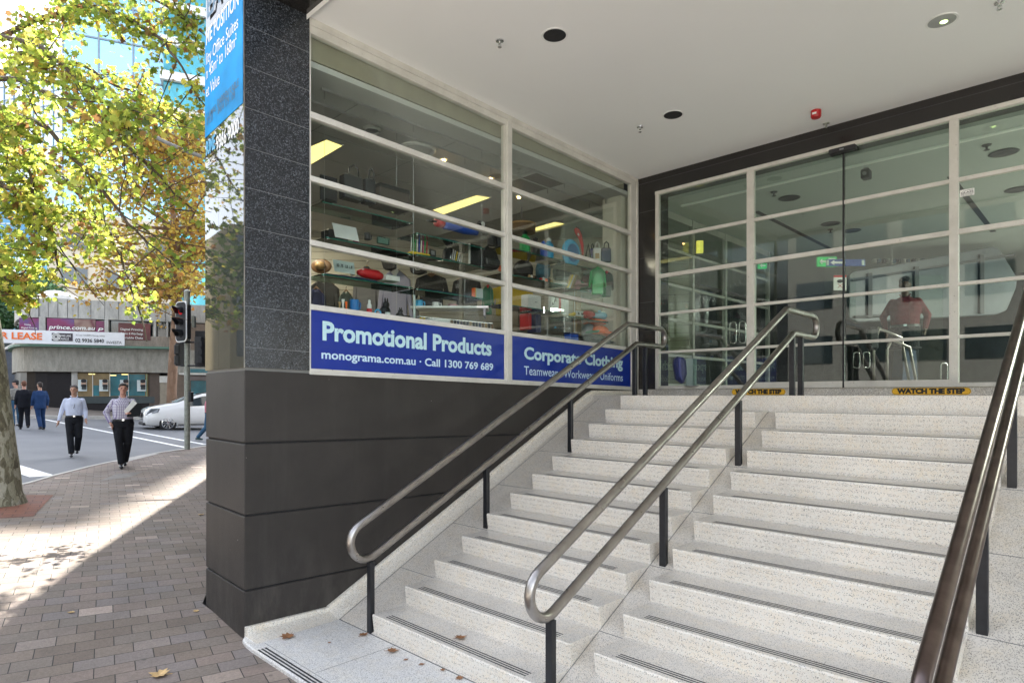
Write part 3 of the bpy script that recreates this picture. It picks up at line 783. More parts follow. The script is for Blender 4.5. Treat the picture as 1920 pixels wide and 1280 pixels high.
fwall('core_wall', zg, fz(560), plain('far_core', (.05,.05,.05), .8), -.5, 4)
fwall('stone_band', fz(697), fz(652), M['grey_stone'], .35, .5)
fwall('canopy_soffit', fz(652), fz(648), plain('canopy_green', (.10,.20,.15), .6), .9, 1.2, 330)
fwall('upper_sill', fz(648), fz(626), stone('brown_granite', (.30,.25,.21), 6), .0, .4)
fwall('ribbon_window', fz(627), fz(596), M['win_dark'], -.28, .2)
fwall('upper_wall', fz(596.5), fz(561), M['pale_stone'], 0, .4)
fwall('ground_wall', zg, fz(696), plain('black_granite_far', (.016,.014,.016), .4, spec=.2), -.02, .3, 300)
def frect(name, u0, v0, u1, v1, mat, off=.02, th=.05, parent=far):
    a, b = F(u0, 0, off), F(u1, 0, off); z0, z1 = fz(v1), fz(v0)
    return MB().slab([(a.x,a.y,z0),(b.x,b.y,z0),(b.x,b.y,z1),(a.x,a.y,z1)], tuple(-Nf*th)).build(name, mat, parent, world=True)
for (u0, u1) in ((73, 85), (196, 203), (288, 292), (312, 315)): frect('pier', u0, 595, u1, 627, M['pale_stone'], .03, .3)
for u in (52, 72, 90, 108, 126, 146, 170, 196, 222, 250, 280, 310, 340): frect('panel_joint', u, 562, u+.7, 596, M['blackm'], .012, .05)
# shopfront in the ground floor
sw = frect('shop_window', 144, 699, 278, 743, M['shopglow'], .03, .03); frect('teal_screen', 205, 700, 272, 742, M['teal'], .05, .02, sw); frect('teal_screen', 173, 722, 186, 742, M['teal'], .05, .02, sw)
for u in (144, 173, 205, 240, 274): frect('mullion', u, 699, u+1.4, 743, plain('green_frame', (.22,.32,.17), .5) if u > 270 else M['frame'], .08, .04, sw)
for (u, v) in ((166, 700), (206, 702), (228, 700)): frect('ceiling_light', u, v, u+12, v+1.5, M['fluoro'], .06, .02, sw)
frect('stall_riser', 144, 743.5, 290, 756, plain('dark_stall', (.03,.045,.05), .3), .06, .1)
frect('column', 134, 697, 144, 752, M['pale_stone'], .12, .3); frect('brown_wall', 280, 697, 299, 765, plain('brown_render', (.09,.065,.05), .7), .05, .2)
frect('beige_bay', 299, 703, 333, 765, plain('beige_render', (.30,.26,.20), .7), .02, .2); frect('beige_bay', 299, 703, 317, 716, M['frame'], .07, .1)
fwall('side_return', zg, fz(640), plain('side_brick', (.07,.05,.045), .8), -.6, .3, 60)
# low conical white roof over the drum
c = F(100, 552, -4.2); rf = MB(); top = []
ring = [F(u, 552, o) for u, o in ((48, -5.0), (52, -3.2), (60, -1.8), (75, -.7), (100, -.3), (130, -.5), (156, -1.6), (170, -3.4), (174, -5))]
r2 = [(p.x, p.y, fz(558)) for p in ring]; r1 = [(p.x, p.y, fz(552)) for p in ring]; r0 = [((p.x*.45+c.x*.55), (p.y*.45+c.y*.55), fz(533)) for p in ring]
n = len(ring); rf.add(r2+r1+r0+[(c.x, c.y, fz(529))], [(i, i+1, n+i+1, n+i) for i in range(n-1)]+[(n+i, n+i+1, 2*n+i+1, 2*n+i) for i in range(n-1)]+[(2*n+i, 2*n+i+1, 3*n) for i in range(n-1)])
rf.build('roof', plain('white_roof', (.72,.71,.68), .6), far, world=True)
r3 = [(p.x*1.0, p.y, fz(572)) for p in ring]; MB().add(r3+r2, [(i, i+1, n+i+1, n+i) for i in range(n-1)]).build('drum_wall', M['pale_stone'], far, world=True)
# window adverts
ad = thing('window_advert', 'magenta and blue advert for a printing website across the upper windows', 'advert', tuple(F(150, 625)))
def admat(name, c1, c2, c3):
    m, t, b = nodes(name); v = lcoord(t); n = noise(t, v, .55, 3); t.links.new(ramp(t, n, [(.35, c1), (.5, c2), (.68, c3)]), b.inputs['Base Color'])
    b.inputs['Roughness'].default_value = .4; return m
ada = admat('advert_print', (.02,.10,.28), (.22,.02,.10), (.035,.02,.03)); adb = admat('advert_print_warm', (.5,.4,.3), (.12,.02,.03), (.5,.42,.36))
def fslab(mb, u0, v0, u1, v1, off, th=.02):
    a, b = F(u0, 0, off), F(u1, 0, off); z0, z1 = fz(v1), fz(v0)
    return mb.slab([(a.x,a.y,z0),(b.x,b.y,z0),(b.x,b.y,z1),(a.x,a.y,z1)], tuple(-Nf*th))
fslab(MB(), 88, 597.5, 139, 626, .0).build('print', ada, ad, world=True); fslab(MB(), 139.3, 597.5, 179, 626, .0).build('print', adb, ad, world=True); fslab(MB(), 180, 600, 196, 624, .0).build('print', ada, ad, world=True)
def ftext(parent, s, u0, u1, v, h, mat, off, bold=.0, shear=0, name='lettering'):
    a, b = F(u0, 0, off), F(u1, 0, off); z = fz(v); L = (b-a); L.z = 0; W_ = L.length; L.normalize(); hh = fz(v-h)-z
    mb = MB(); add_text(mb, s, lambda p, q: (a.x+L.x*p, a.y+L.y*p, z+q), 0, W_, hh, bold, shear=shear); return mb.build(name, mat, parent, world=True, fix=False)
ftext(ad, 'prince.com.au', 92, 177, 617.5, 7.5, WHT, .03, .02, .2); ftext(ad, 'p', 184, 193, 617, 6, WHT, .03, .03, .2)
ad2 = thing('window_advert', 'dark red advert listing printing services at the right end of the upper windows', 'advert', tuple(F(250, 625)))
fslab(MB(), 222, 602, 282, 634, .03).build('print', plain('maroon_print', (.12,.03,.03), .5, var=.5, vs=1), ad2, world=True)
for s, v in (('Digital Printing', 616), ('Graphic & Web Design', 624), ('Variable Data', 632)): ftext(ad2, s, 226, 268, v, 4, WHT, .06, .01)
ad3 = thing('window_advert', 'small purple advert about digital printing at the rounded left end of the stone building', 'advert', tuple(F(58, 625, -.2)))
fslab(MB(), 36, 598, 73, 626, -.12).build('print', ada, ad3, world=True)
for s, v in (('Printing,', 612), ('Digital Printing,', 618), ('Design & Marketing', 624)): ftext(ad3, s, 40 if v > 613 else 46, 70 if v > 613 else 58, v, 3, WHT, -.08, .01)
bn = thing('lease_banner', 'long white FOR LEASE banner with orange letters on the canopy', 'banner', tuple(F(110, 648, 1.1)))
fslab(MB(), -30, 624, 233, 648, 1.02, .06).build('board', plain('banner_white', (.75,.76,.78), .6, var=.03), bn, world=True)
ftext(bn, 'FOR LEASE', -28, 79, 640.5, 11.5, plain('orange_letters', (.80,.16,.02), .5), 1.06, .03)
fslab(MB(), 97, 628, 136, 642, 1.05, .04).build('logo_panel', plain('logo_black', (.03,.02,.03), .5, var=.2), bn, world=True)
ftext(bn, 'JONES LANG', 112, 133, 634.5, 3.6, WHT, 1.08, .01); ftext(bn, 'LASALLE', 112, 129, 640, 3.6, WHT, 1.08, .01)
lg = MB(); cc = F(105, 635, 1.08); zc_ = fz(635)
for rr in (.07, .12, .17): lg.tube([(cc.x+Fd.x*rr*math.cos(a), cc.y+Fd.y*rr*math.cos(a), zc_+rr*math.sin(a)) for a in [2*math.pi*k/16 for k in range(17)]], .016, 5, cap=False)
lg.build('ring_logo', WHT, bn, world=True)
ftext(bn, '4.5 star NABERS Energy rating', 142, 196, 632, 2.6, M['ink'], 1.07, 0); ftext(bn, '02 9936 5840', 141, 195, 643.5, 6.5, M['ink'], 1.07, .02); ftext(bn, 'INVESTA', 200, 228, 645, 5, M['ink'], 1.07, 0)
# portrait posters in the shop window
for k, (u, lab) in enumerate(((146, 'leftmost'), (186, 'second from left'), (225, 'third from left'), (257, 'rightmost'))):
    p = thing('portrait_poster', lab+' of the four pale portrait posters in the shop window over the road', 'poster', tuple(F(u+8, 733, .2)), 0, 'portrait posters in the far shop window')
    fslab(MB(), u, 711.5, u+17, 733, .2).build('sheet', plain('poster_pale', (.55,.62,.62), .6, var=.15, vs=1.5), p, world=True)
    fslab(MB(), u+7, 722, u+15.5, 730, .23).build('torso', plain('poster_grey', (.04,.05,.05), .6), p, world=True)
    a = F(u+11, 718, .24); mb = MB().ball((0,0,0), .12, .02, .17); mb.xf(Matrix.Translation((a.x, a.y, fz(718.5)))@Matrix.Rotation(math.atan2(Fd.y, Fd.x), 4, 'Z')); mb.build('face', plain('poster_skin', (.40,.27,.20), .6), p, world=True)
    for dz_, sz_ in ((.13, .10), (-.11, .07)): h_ = MB().ball((0,-.012,0), .125, .022, sz_); h_.xf(Matrix.Translation((a.x, a.y, fz(718.5)+dz_))@Matrix.Rotation(math.atan2(Fd.y, Fd.x), 4, 'Z')); h_.build('hair', M['blackm'], p, world=True)
# building to the right of it, with a thin awning and dark shop
nb = thing('shop_row_building', 'brown shop building with a thin white awning right of the far tree trunk', 'building', tuple(F(370, 760, -.8)))
frect('wall', 330, 600, 470, 770, plain('nb_wall', (.16,.12,.09), .7), .3, 3, nb); frect('awning', 335, 698.5, 470, 701.5, M['frame'], 1.6, 1.4, nb)
frect('shop_window', 357, 712, 470, 765, M['teal'], .34, .05, nb); frect('door_frame', 352, 705, 357, 766, plain('brown_frame', (.14,.06,.03), .6), .4, .1, nb); frect('fascia', 357, 703, 470, 711, plain('pinkgrey', (.32,.27,.26), .6), .4, .1, nb)
frect('sign_band', 350, 690, 470, 697, M['teal'], 1.2, .1, nb); frect('window', 325, 600, 345, 640, M['win_dark'], .34, .05, nb)
# left edge house behind tree trunk
hb = thing('side_building', 'blue-grey rendered building with sloping roof line behind the plane tree trunk', 'building', tuple(F(10, 760, -6)))
a, b = F(-80, 700, -7), F(30, 700, -7)
MB().slab([(a.x,a.y,.5),(b.x,b.y,.5),(b.x,b.y,fz(676)+1.2),(a.x,a.y,fz(700))], tuple(-Nf*3)).build('wall', plain('slate_render', (.10,.12,.16), .7), hb, world=True)
MB().slab([(a.x,a.y,fz(700)),(b.x,b.y,fz(676)+1.2),(b.x,b.y,fz(676)+1.35),(a.x,a.y,fz(700)+.15)], tuple(Nf*.2)).build('roof_edge', M['white'], hb, world=True)
MB().slab([(a.x,a.y,fz(640)),(b.x,b.y,fz(640)),(b.x,b.y,fz(600)),(a.x,a.y,fz(600))], tuple(-Nf*3)).build('upper_wall', plain('dark_teal_render', (.035,.05,.05), .6), hb, world=True)

# ---- glass towers
def towermat(name, base, cell, var=.25, rough=.08, line=(.25,.3,.35), dark=None):
    m, t, b = nodes(name); tc = N(t, 'ShaderNodeTexCoord'); v = tc.outputs['Object']
    mp = N(t, 'ShaderNodeMapping'); t.links.new(v, mp.inputs[0]); mp.inputs['Rotation'].default_value = (R(90), 0, 0)
    br = N(t, 'ShaderNodeTexBrick'); br.offset = 0; br.inputs['Scale'].default_value = 1; br.inputs['Brick Width'].default_value = cell[0]; br.inputs['Row Height'].default_value = cell[1]
    br.inputs['Mortar Size'].default_value = .05; br.inputs['Color1'].default_value = (0,0,0,1); br.inputs['Color2'].default_value = (1,1,1,1); br.inputs['Mortar'].default_value = (0,0,0,1); t.links.new(mp.outputs[0], br.inputs[0])
    c = ramp(t, br.outputs['Color'], [(0, tuple(k*(1-var) for k in base)), (1, base)] if not dark else [(0, base), (.6, tuple(k*(1-var) for k in base)), (.8, dark)])
    c = mixc(t, br.outputs['Fac'], c, line); t.links.new(c, b.inputs['Base Color'])
    b.inputs['Metallic'].default_value = .85; b.inputs['Roughness'].default_value = rough
    bump(t, b, noise(t, lcoord(t), .25, 2), .12, .3); return m
def tower(name, label, u0, u1, Y, zt, mat, turn=0.0, depth=20, extra=None, zb=-2):
    a, b = px(u0, 740, Y=Y), px(u1, 740, Y=Y*(1+turn)); t = thing(name, label, 'building', (a.x, a.y, zb))
    L = Vector((b.x-a.x, b.y-a.y, 0)); w = L.length; t.rotation_euler = (0, 0, math.atan2(L.y, L.x))
    MB().box(0, w, .02, depth, 0, zt-zb).build('curtain_wall', mat, t)
    if extra: extra(t, w, zt-zb)
    return t
def mull(sx, szz, mat, r=.12):
    def f(t, w, h):
        mb = MB(); x = 0
        while x <= w: mb.box(x-r/2, x+r/2, -.1, .02, 0, h); x += sx
        z = 0
        while z < h: mb.box(0, w, -.08, .02, z-r/2, z+r/2); z += szz
        mb.build('mullion_grid', mat, t)
    return f
LB = plain('tower_line', (.18,.24,.30), .4); WL = plain('tower_line_white', (.6,.62,.62), .5)
def exA(t, w, h):
    mull(3.0, 3.6, LB, .16)(t, w, h)
    for x in (w*.50,): MB().box(x, x+1.4, -.8, .02, 0, h).build('concrete_fin', M['pale_stone'], t)
    mb = MB(); x = w*.36
    z = 0
    while z < h: MB().box(x, x+4.6, -1.6, 0, z, z+.9).build('bay_floor', WL, t); z += 3.6
    z = 0; mb = MB(); mb.box(x+.3, x+4.3, -1.2, 0, 0, h); mb.build('bay_glass', plain('bay_teal_glass', (.06,.24,.28), .1, metal=.6, var=.5, vs=.5), t)
tower('glass_tower', 'tall pale-blue mirror glass tower with a concrete fin right behind the golden tree', 118, 589, 62, 79, towermat('tower_blue', (.34,.58,.74), (3.0, 3.6), .25), .15, 6, exA)
tower('glass_tower', 'whitish reflective glass tower with a fine dark grid at the far left', -160, 132, 95, 48, towermat('tower_white', (.66,.72,.78), (1.9, 1.9), .12), -.1, 24, mull(1.9, 1.9, LB, .09))
tower('glass_tower', 'dark blue glass block low at the left below the whitish tower', -120, 92, 80, 28.5, towermat('tower_dark', (.10,.24,.36), (3.4, 3.2), .5, dark=(.5,.7,.8)), .0, 20, mull(3.4, 3.2, WL, .12))
tower('office_block', 'beige office block with dark square windows peeking through the leaves', 88, 330, 56, 18.5, plain('beige_block', (.52,.46,.36), .8, var=.06, vs=.4), .1, 12,
      lambda t, w, h: [MB().box(x, x+2.0, -.06, .02, z, z+1.5).build('window', M['win_dark'], t) for x in [1+3.3*k for k in range(int(w/3.3))] for z in (h-3.4, h-6.6)] and None)
# ================================================================== TREES
def leafmat(name, tr=.55):
    m, t, b = nodes(name); a = N(t, 'ShaderNodeVertexColor'); a.layer_name = 'leafcol'
    out = t.nodes['Material Output']; t.links.new(a.outputs[0], b.inputs['Base Color']); b.inputs['Roughness'].default_value = .5
    tl = N(t, 'ShaderNodeBsdfTranslucent'); hs = N(t, 'ShaderNodeHueSaturation'); hs.inputs['Saturation'].default_value = 1.0; hs.inputs['Value'].default_value = 1.6
    t.links.new(a.outputs[0], hs.inputs['Color']); t.links.new(hs.outputs[0], tl.inputs[0])
    mx = N(t, 'ShaderNodeMixShader'); mx.inputs[0].default_value = tr; t.links.new(b.outputs[0], mx.inputs[1]); t.links.new(tl.outputs[0], mx.inputs[2]); t.links.new(mx.outputs[0], out.inputs[0])
    return m
M['leaf'] = leafmat('leaf')
MAPLE = [(0,0),(.30,-.06),(.27,.14),(.52,.22),(.36,.40),(.40,.62),(.18,.58),(0,1.0),(-.18,.58),(-.40,.62),(-.36,.40),(-.52,.22),(-.27,.14),(-.30,-.06)]
SIMPLE = [(0,0),(.38,.18),(.30,.62),(0,1.0),(-.30,.62),(-.38,.18)]
def leaves(name, pts, size, cols, parent, shape=MAPLE, droop=.5, fold=.4):
    V, Fc, C_ = [], [], []
    for p in pts:
        s = random.uniform(*size); c = random.choices(cols[0], cols[1])[0]; k = random.uniform(.6, 1.35); c = tuple(q*k for q in c)
        d = Vector((random.gauss(0, 1), random.gauss(0, 1), random.gauss(-droop, .8))).normalized()
        n_ = d.cross(Vector((random.gauss(0,1), random.gauss(0,1), random.gauss(0,1)))).normalized(); w = d.cross(n_)
        i0 = len(V); 
        for (x, y) in shape:
            q = p+d*(y*s)+w*(x*s)+n_*(abs(x)*fold*s+(y*y)*.12*s); V.append(q); C_.append(c)
        Fc.append(tuple(range(i0, len(V))))
    me = bpy.data.meshes.new(name); me.from_pydata([tuple(v) for v in V], [], Fc)
    ca = me.color_attributes.new('leafcol', 'FLOAT_COLOR', 'POINT')
    flat = []
    for c in C_: flat += [c[0], c[1], c[2], 1]
    ca.data.foreach_set('color', flat); me.materials.append(M['leaf'])
    o = bpy.data.objects.new(name, me); COL.objects.link(o); o.parent = parent
    o.matrix_parent_inverse = Matrix.Translation(-parent.location); return o
def barkmat(name, cols, sc=7):
    m, t, b = nodes(name); v = obj_coord(t, (1,1,.45)); vo = voro(t, v, sc); wv = noise(t, v, sc*1.4, 5, .6)
    s = N(t, 'ShaderNodeSeparateColor'); t.links.new(vo.outputs['Color'], s.inputs[0])
    mm = N(t, 'ShaderNodeMath', operation='MULTIPLY_ADD'); mm.inputs[1].default_value = .45; t.links.new(s.outputs[0], mm.inputs[0]); 
    m2 = N(t, 'ShaderNodeMath', operation='MULTIPLY'); m2.inputs[1].default_value = .6; t.links.new(wv, m2.inputs[0]); t.links.new(m2.outputs[0], mm.inputs[2])
    c = ramp(t, mm.outputs[0], cols); c = mixc(t, .5, c, ramp(t, noise(t, v, 60, 4), [(.3, (.6,.6,.6)), (.7, (1.2,1.2,1.2))]), 'MULTIPLY')
    t.links.new(c, b.inputs['Base Color']); b.inputs['Roughness'].default_value = .85; bump(t, b, mm.outputs[0], .5, .03); return m
M['bark'] = barkmat('plane_bark', [(.30, (.12,.105,.07)), (.40, (.20,.18,.12)), (.44, (.36,.34,.25)), (.55, (.30,.285,.20)), (.58, (.15,.14,.09)), (.66, (.22,.20,.14)), (.70, (.40,.38,.30))], 11)
M['twig'] = plain('twig', (.075,.055,.035), .8, var=.3)
M['bark2'] = barkmat('brown_bark', [(.25, (.15,.085,.05)), (.5, (.22,.13,.08)), (.75, (.28,.18,.12))], 4)
M['branch2'] = plain('branch_ochre', (.17,.10,.055), .8, var=.3)
def wander(a, b, n=7, amp=.12, sag=0):
    P = []; L = (b-a).length; j = Vector((0,0,0))
    for i in range(n+1):
        t = i/n; j = j*.6+Vector((random.gauss(0,1), random.gauss(0,1), random.gauss(0,1)))*amp*L*.18
        P.append(a.lerp(b, t)+j*math.sin(math.pi*t)+Vector((0,0,-sag*L*(4*t*(1-t))*.5+0)))
    return P
# --- near plane tree, trunk at the left edge, crown overhead
tb = pg(-12, 947)
t1 = thing('plane_tree', 'large plane tree with mottled pale trunk at the left edge and yellow-green leaves', 'tree', tuple(tb))
Y0 = 8.85
def P3(u, v, Y): return px(u, v, Y=Y)
tp = [(-12, 975, .47), (-12, 950, .39), (-13, 925, .335), (-14, 890, .30), (-17, 840, .29), (-24, 760, .275), (-33, 680, .26), (-45, 600, .25), (-62, 500, .235), (-80, 400, .22), (-90, 300, .21), (-85, 200, .19), (-60, 90, .16), (-30, -30, .13), (20, -160, .1)]
mb = MB(); pth = [P3(u, v, Y0) for u, v, r in tp]; mb.tube(pth, [r for *_, r in tp], 22)
for i, v in enumerate(mb.v):       # root flare and knobbly surface
    p = Vector(v); k = math.sin(p.z*9+p.x*7)*.012+math.sin(p.z*4+p.y*11)*.014
    mb.v[i] = (p.x+k, p.y-k, p.z)
for an in ():
    d = Vector((math.cos(an), math.sin(an), 0)); mb.tube([tb+d*.16+Vector((0,0,.34)), tb+d*.29+Vector((0,0,.08)), tb+d*.42+Vector((0,0,-.06))], [.12, .10, .05], 10)
mb.build('trunk', M['bark'], t1, world=True, smooth='all')
# limbs (pixel, pixel, depth) chains -> leaf anchors
limbs = [[(-80,400,8.8),(-20,330,8.4),(60,380,8.2),(95,430,8.1),(118,520,8.0)],
         [(-85,250,8.8),(10,235,8.3),(60,330,8.0),(66,470,7.9)],
         [(-70,140,8.8),(40,150,8.4),(130,200,8.2),(220,260,8.0),(300,330,8.0),(365,400,8.0)],
         [(-60,90,8.8),(60,40,8.6),(160,10,8.4),(250,40,8.4),(330,110,8.2),(375,190,8.2)],
         [(-30,-30,8.8),(80,-60,9.0),(200,-40,9.2),(310,10,9.2),(370,60,9.4)],
         [(-80,330,8.8),(30,260,9.2),(120,330,9.4),(200,420,9.4),(240,520,9.0),(275,640,8.6)],
         [(-80,200,8.8),(40,100,9.6),(150,120,10),(270,180,10),(360,240,10)],
         [(-90,360,8.8),(-30,430,8.2),(10,520,7.8),(60,560,7.7)],
         [(-85,120,8.8),(-30,60,7.6),(80,90,7.2),(180,170,7.0),(250,260,7.0)],
         [(-88,280,8.8),(0,200,7.8),(90,240,7.5),(170,330,7.4),(240,420,7.4),(330,500,7.6)],
         [(-60,60,8.8),(-60,-80,9.5),(60,-200,10),(240,-220,10.5),(400,-120,10.5)],
         [(-60,60,8.8),(-200,-50,8.0),(-380,-100,7.5)],[(-80,200,8.8),(-260,120,9.5),(-420,200,9.5)],[(-30,-30,8.8),(-100,-300,10),(60,-420,12),(300,-380,12.5)]]
tw = MB(); anchors = []
def pt_on(ch, t):
    k = t*(len(ch)-1); i = min(int(k), len(ch)-2); return ch[i].lerp(ch[i+1], k-i)
for li, ch in enumerate(limbs):
    c3 = [P3(*q) for q in ch]; fine = []
    for a, b in zip(c3[:-1], c3[1:]): fine += wander(a, b, 5, .12)[:-1]
    fine.append(c3[-1]); n = len(fine)
    tw.tube(fine, [.036*(1-i/n)**.8+.005 for i in range(n)], 6)
    m_ = 26 if li < 10 else 16
    for k in range(m_):
        t = random.uniform(.12 if li in (0, 7) else .18, 1.0); p = pt_on(fine, t)
        L = random.uniform(.35, 1.0)*(1.1 if li < 10 else 2)
        q = p+Vector((random.gauss(0,.55), random.gauss(0,.55), random.gauss(-.18,.38)))*L
        wpt = wander(p, q, 4, .15); tw.tube(wpt, [.009,.008,.006,.005,.003], 4, cap=False)
        anchors.append((wpt, li))
tw.build('branches', M['twig'], t1, world=True)
def uvof(p):
    dx, dy = p.x-CX, p.y-CY; X = dx*cs+dy*sn; Y = -dx*sn+dy*cs; return UX+FPX*X/Y, VH-FPX*(p.z-CZ)/Y
def env_ok(u, v):                 # outline of the hanging crown: its lower edge as a height over the street
    low = [(-200,640),(0,560),(40,600),(75,560),(110,600),(130,540),(170,480),(215,520),(245,600),(270,640),(300,560),(330,500),(375,470),(420,430)]
    for (a, b), (c, d) in zip(low[:-1], low[1:]):
        if a <= u < c: return v < b+(d-b)*(u-a)/(c-a)
    return True
pts = []
for wpt, li in anchors:
    for k in range(40 if li < 10 else 30):
        t = random.random(); i = min(3, int(t*4)); p = wpt[i].lerp(wpt[i+1], t*4-i)
        p = p+Vector((random.gauss(0,.10), random.gauss(0,.10), random.gauss(-.03,.10)))*(1 if li < 10 else 2.2)
        u, v = uvof(p)
        if li < 10 and u > 205 and v > 250 and random.random() < .62: continue
        if env_ok(u, v): pts.append(p)
GR = [(.25,.32,.05), (.38,.41,.07), (.15,.22,.04), (.48,.41,.08), (.36,.21,.06), (.19,.10,.04)]
leaves('foliage', pts, (.045, .11), (GR, [34, 26, 16, 14, 7, 4]), t1)
# --- hanging sprays low at centre
# --- golden tree across the road
g0 = P3(322, 742, 29.5); g0.z = hfar(g0.x, g0.y) if g0.x < FK else gh(g0.x, g0.y)
t2 = thing('golden_tree', 'golden-brown autumn plane tree with a bare brown trunk behind the white car', 'tree', tuple(g0))
mb = MB(); YG2 = 29.5
tpp = [(322, 765, .23), (322, 735, .21), (324, 690, .205), (327, 640, .20), (330, 600, .19), (332, 560, .18), (330, 500, .16), (326, 430, .13), (322, 360, .10), (318, 290, .06)]
mb.tube([P3(u, v, YG2) for u, v, r in tpp], [r for *_, r in tpp], 14)
mb.build('trunk', M['bark2'], t2, world=True, smooth='all')
br = MB(); pts2 = []
for k in range(46):
    s = random.choice(tpp[5:]); a = P3(s[0], s[1], YG2)
    ang = random.uniform(0, 6.28); ln = random.uniform(2.0, 5.2)
    b = a+Vector((math.cos(ang)*ln, math.sin(ang)*ln, random.uniform(-.2, 3.0)))
    w = wander(a, b, 5, .12); br.tube(w, [.10,.08,.06,.045,.03,.02], 5)
    for q in range(9):
        t = random.uniform(.25, 1); i = min(4, int(t*5)); p = w[i].lerp(w[i+1], t*5-i); e = p+Vector((random.gauss(0,.8), random.gauss(0,.8), random.gauss(.1,.6)))
        br.tube([p, p.lerp(e, .5)+Vector((0,0,.05)), e], [.025,.015,.008], 4, cap=False)
        for z in range(26):
            pts2.append(p.lerp(e, random.uniform(.2, 1.15))+Vector((random.gauss(0,.28), random.gauss(0,.28), random.gauss(0,.24))))
br.build('branches', M['branch2'], t2, world=True)
pts2 = [p for p in pts2 if uvof(p)[0] < 470]
GO = [(.36,.24,.045), (.42,.32,.06), (.30,.17,.035), (.30,.30,.05), (.24,.11,.03)]
leaves('foliage', pts2, (.14, .24), (GO, [30, 24, 20, 16, 10]), t2, SIMPLE)
# --- darker trees further off
def bushtree(name, label, base, h, r, cols, n=2200, size=(.18, .34), trunk=.2):
    t = thing(name, label, 'tree', tuple(base)); b = Vector(base)
    mb = MB(); mb.tube([b-Vector((0,0,.3)), b+Vector((.1,0,h*.4)), b+Vector((-.05,.1,h*.8))], [trunk, trunk*.8, trunk*.3], 8); mb.build('trunk', M['bark2'], t, world=True)
    P = []; lobes = [(b+Vector((random.gauss(0,r*.45), random.gauss(0,r*.45), h*random.uniform(.45,.95))), r*random.uniform(.3,.55)) for k in range(14)]
    for k in range(n):
        c, rr = random.choice(lobes); d = Vector((random.gauss(0,1), random.gauss(0,1), random.gauss(0,1))).normalized(); P.append(c+d*rr*random.uniform(.5,1.08))
    leaves('foliage', P, size, (cols, [1]*len(cols)), t, SIMPLE); return t
DG = [(.025,.06,.02), (.04,.09,.03), (.06,.12,.04)]
bb = F(-15, 760, -9); bb.z = fz(720); bushtree('dark_tree', 'dark green tree behind the mottled trunk at the far left', bb, 7.5, 2.6, DG, 2600)
bb = px(82, 560, Y=50); bb.z = fz(560)-.5; bushtree('rooftop_tree', 'small weeping green tree rising behind the white conical roof', bb, 5.2, 2.4, [(.08,.16,.07), (.14,.24,.12), (.05,.11,.04)], 1800)
# tree hidden round the corner whose crown shades the footpath
bb = Vector((-15.2, 7.6, gh(-15, 7.6)))

# ================================================================== STREET LIGHT AND SIGNALS
lampb = Vector((-12.9, 8.2, gh(-12.9, 8.2)))
lt = thing('street_lamp', 'street lamp with a long curved arm reaching left above the signals', 'street lamp', tuple(lampb))
YL = 15.0
mb = MB(); mb.tube([P3(246, 246, YL), P3(268, 244, YL+.05), P3(300, 262, YL+.2), P3(345, 282, YL+.3), P3(390, 298, YL+.5), P3(440, 318, YL+.7), P3(470, 345, YL+.8), P3(480, 400, YL+.8)], .045, 8)
e = P3(480, 400, YL+.8); mb.tube([e, Vector((e.x, e.y, gh(e.x, e.y)))], [.07, .1], 8); mb.build('arm', plain('lamp_grey', (.26,.25,.23), .5), lt, world=True, smooth='all')
hp = P3(233, 245, YL); mb = MB(); mb.ball((0,0,0), .22, .1, .045); mb.xf(Matrix.Translation(hp)@Matrix.Rotation(TH, 4, 'Z')); hd = mb.build('lamp_head', plain('lamp_housing', (.30,.29,.27), .5), lt, world=True, smooth='all')
mb = MB(); mb.ball((0,0,0), .16, .09, .07); mb.xf(Matrix.Translation(hp-Vector((0,0,.035)))@Matrix.Rotation(TH, 4, 'Z')); mb.build('lens', plain('lamp_lens', (.75,.68,.6), .2), hd, world=False, smooth='all'); 
children(hd)[0].matrix_parent_inverse = Matrix.Translation(-Vector(lt.location))
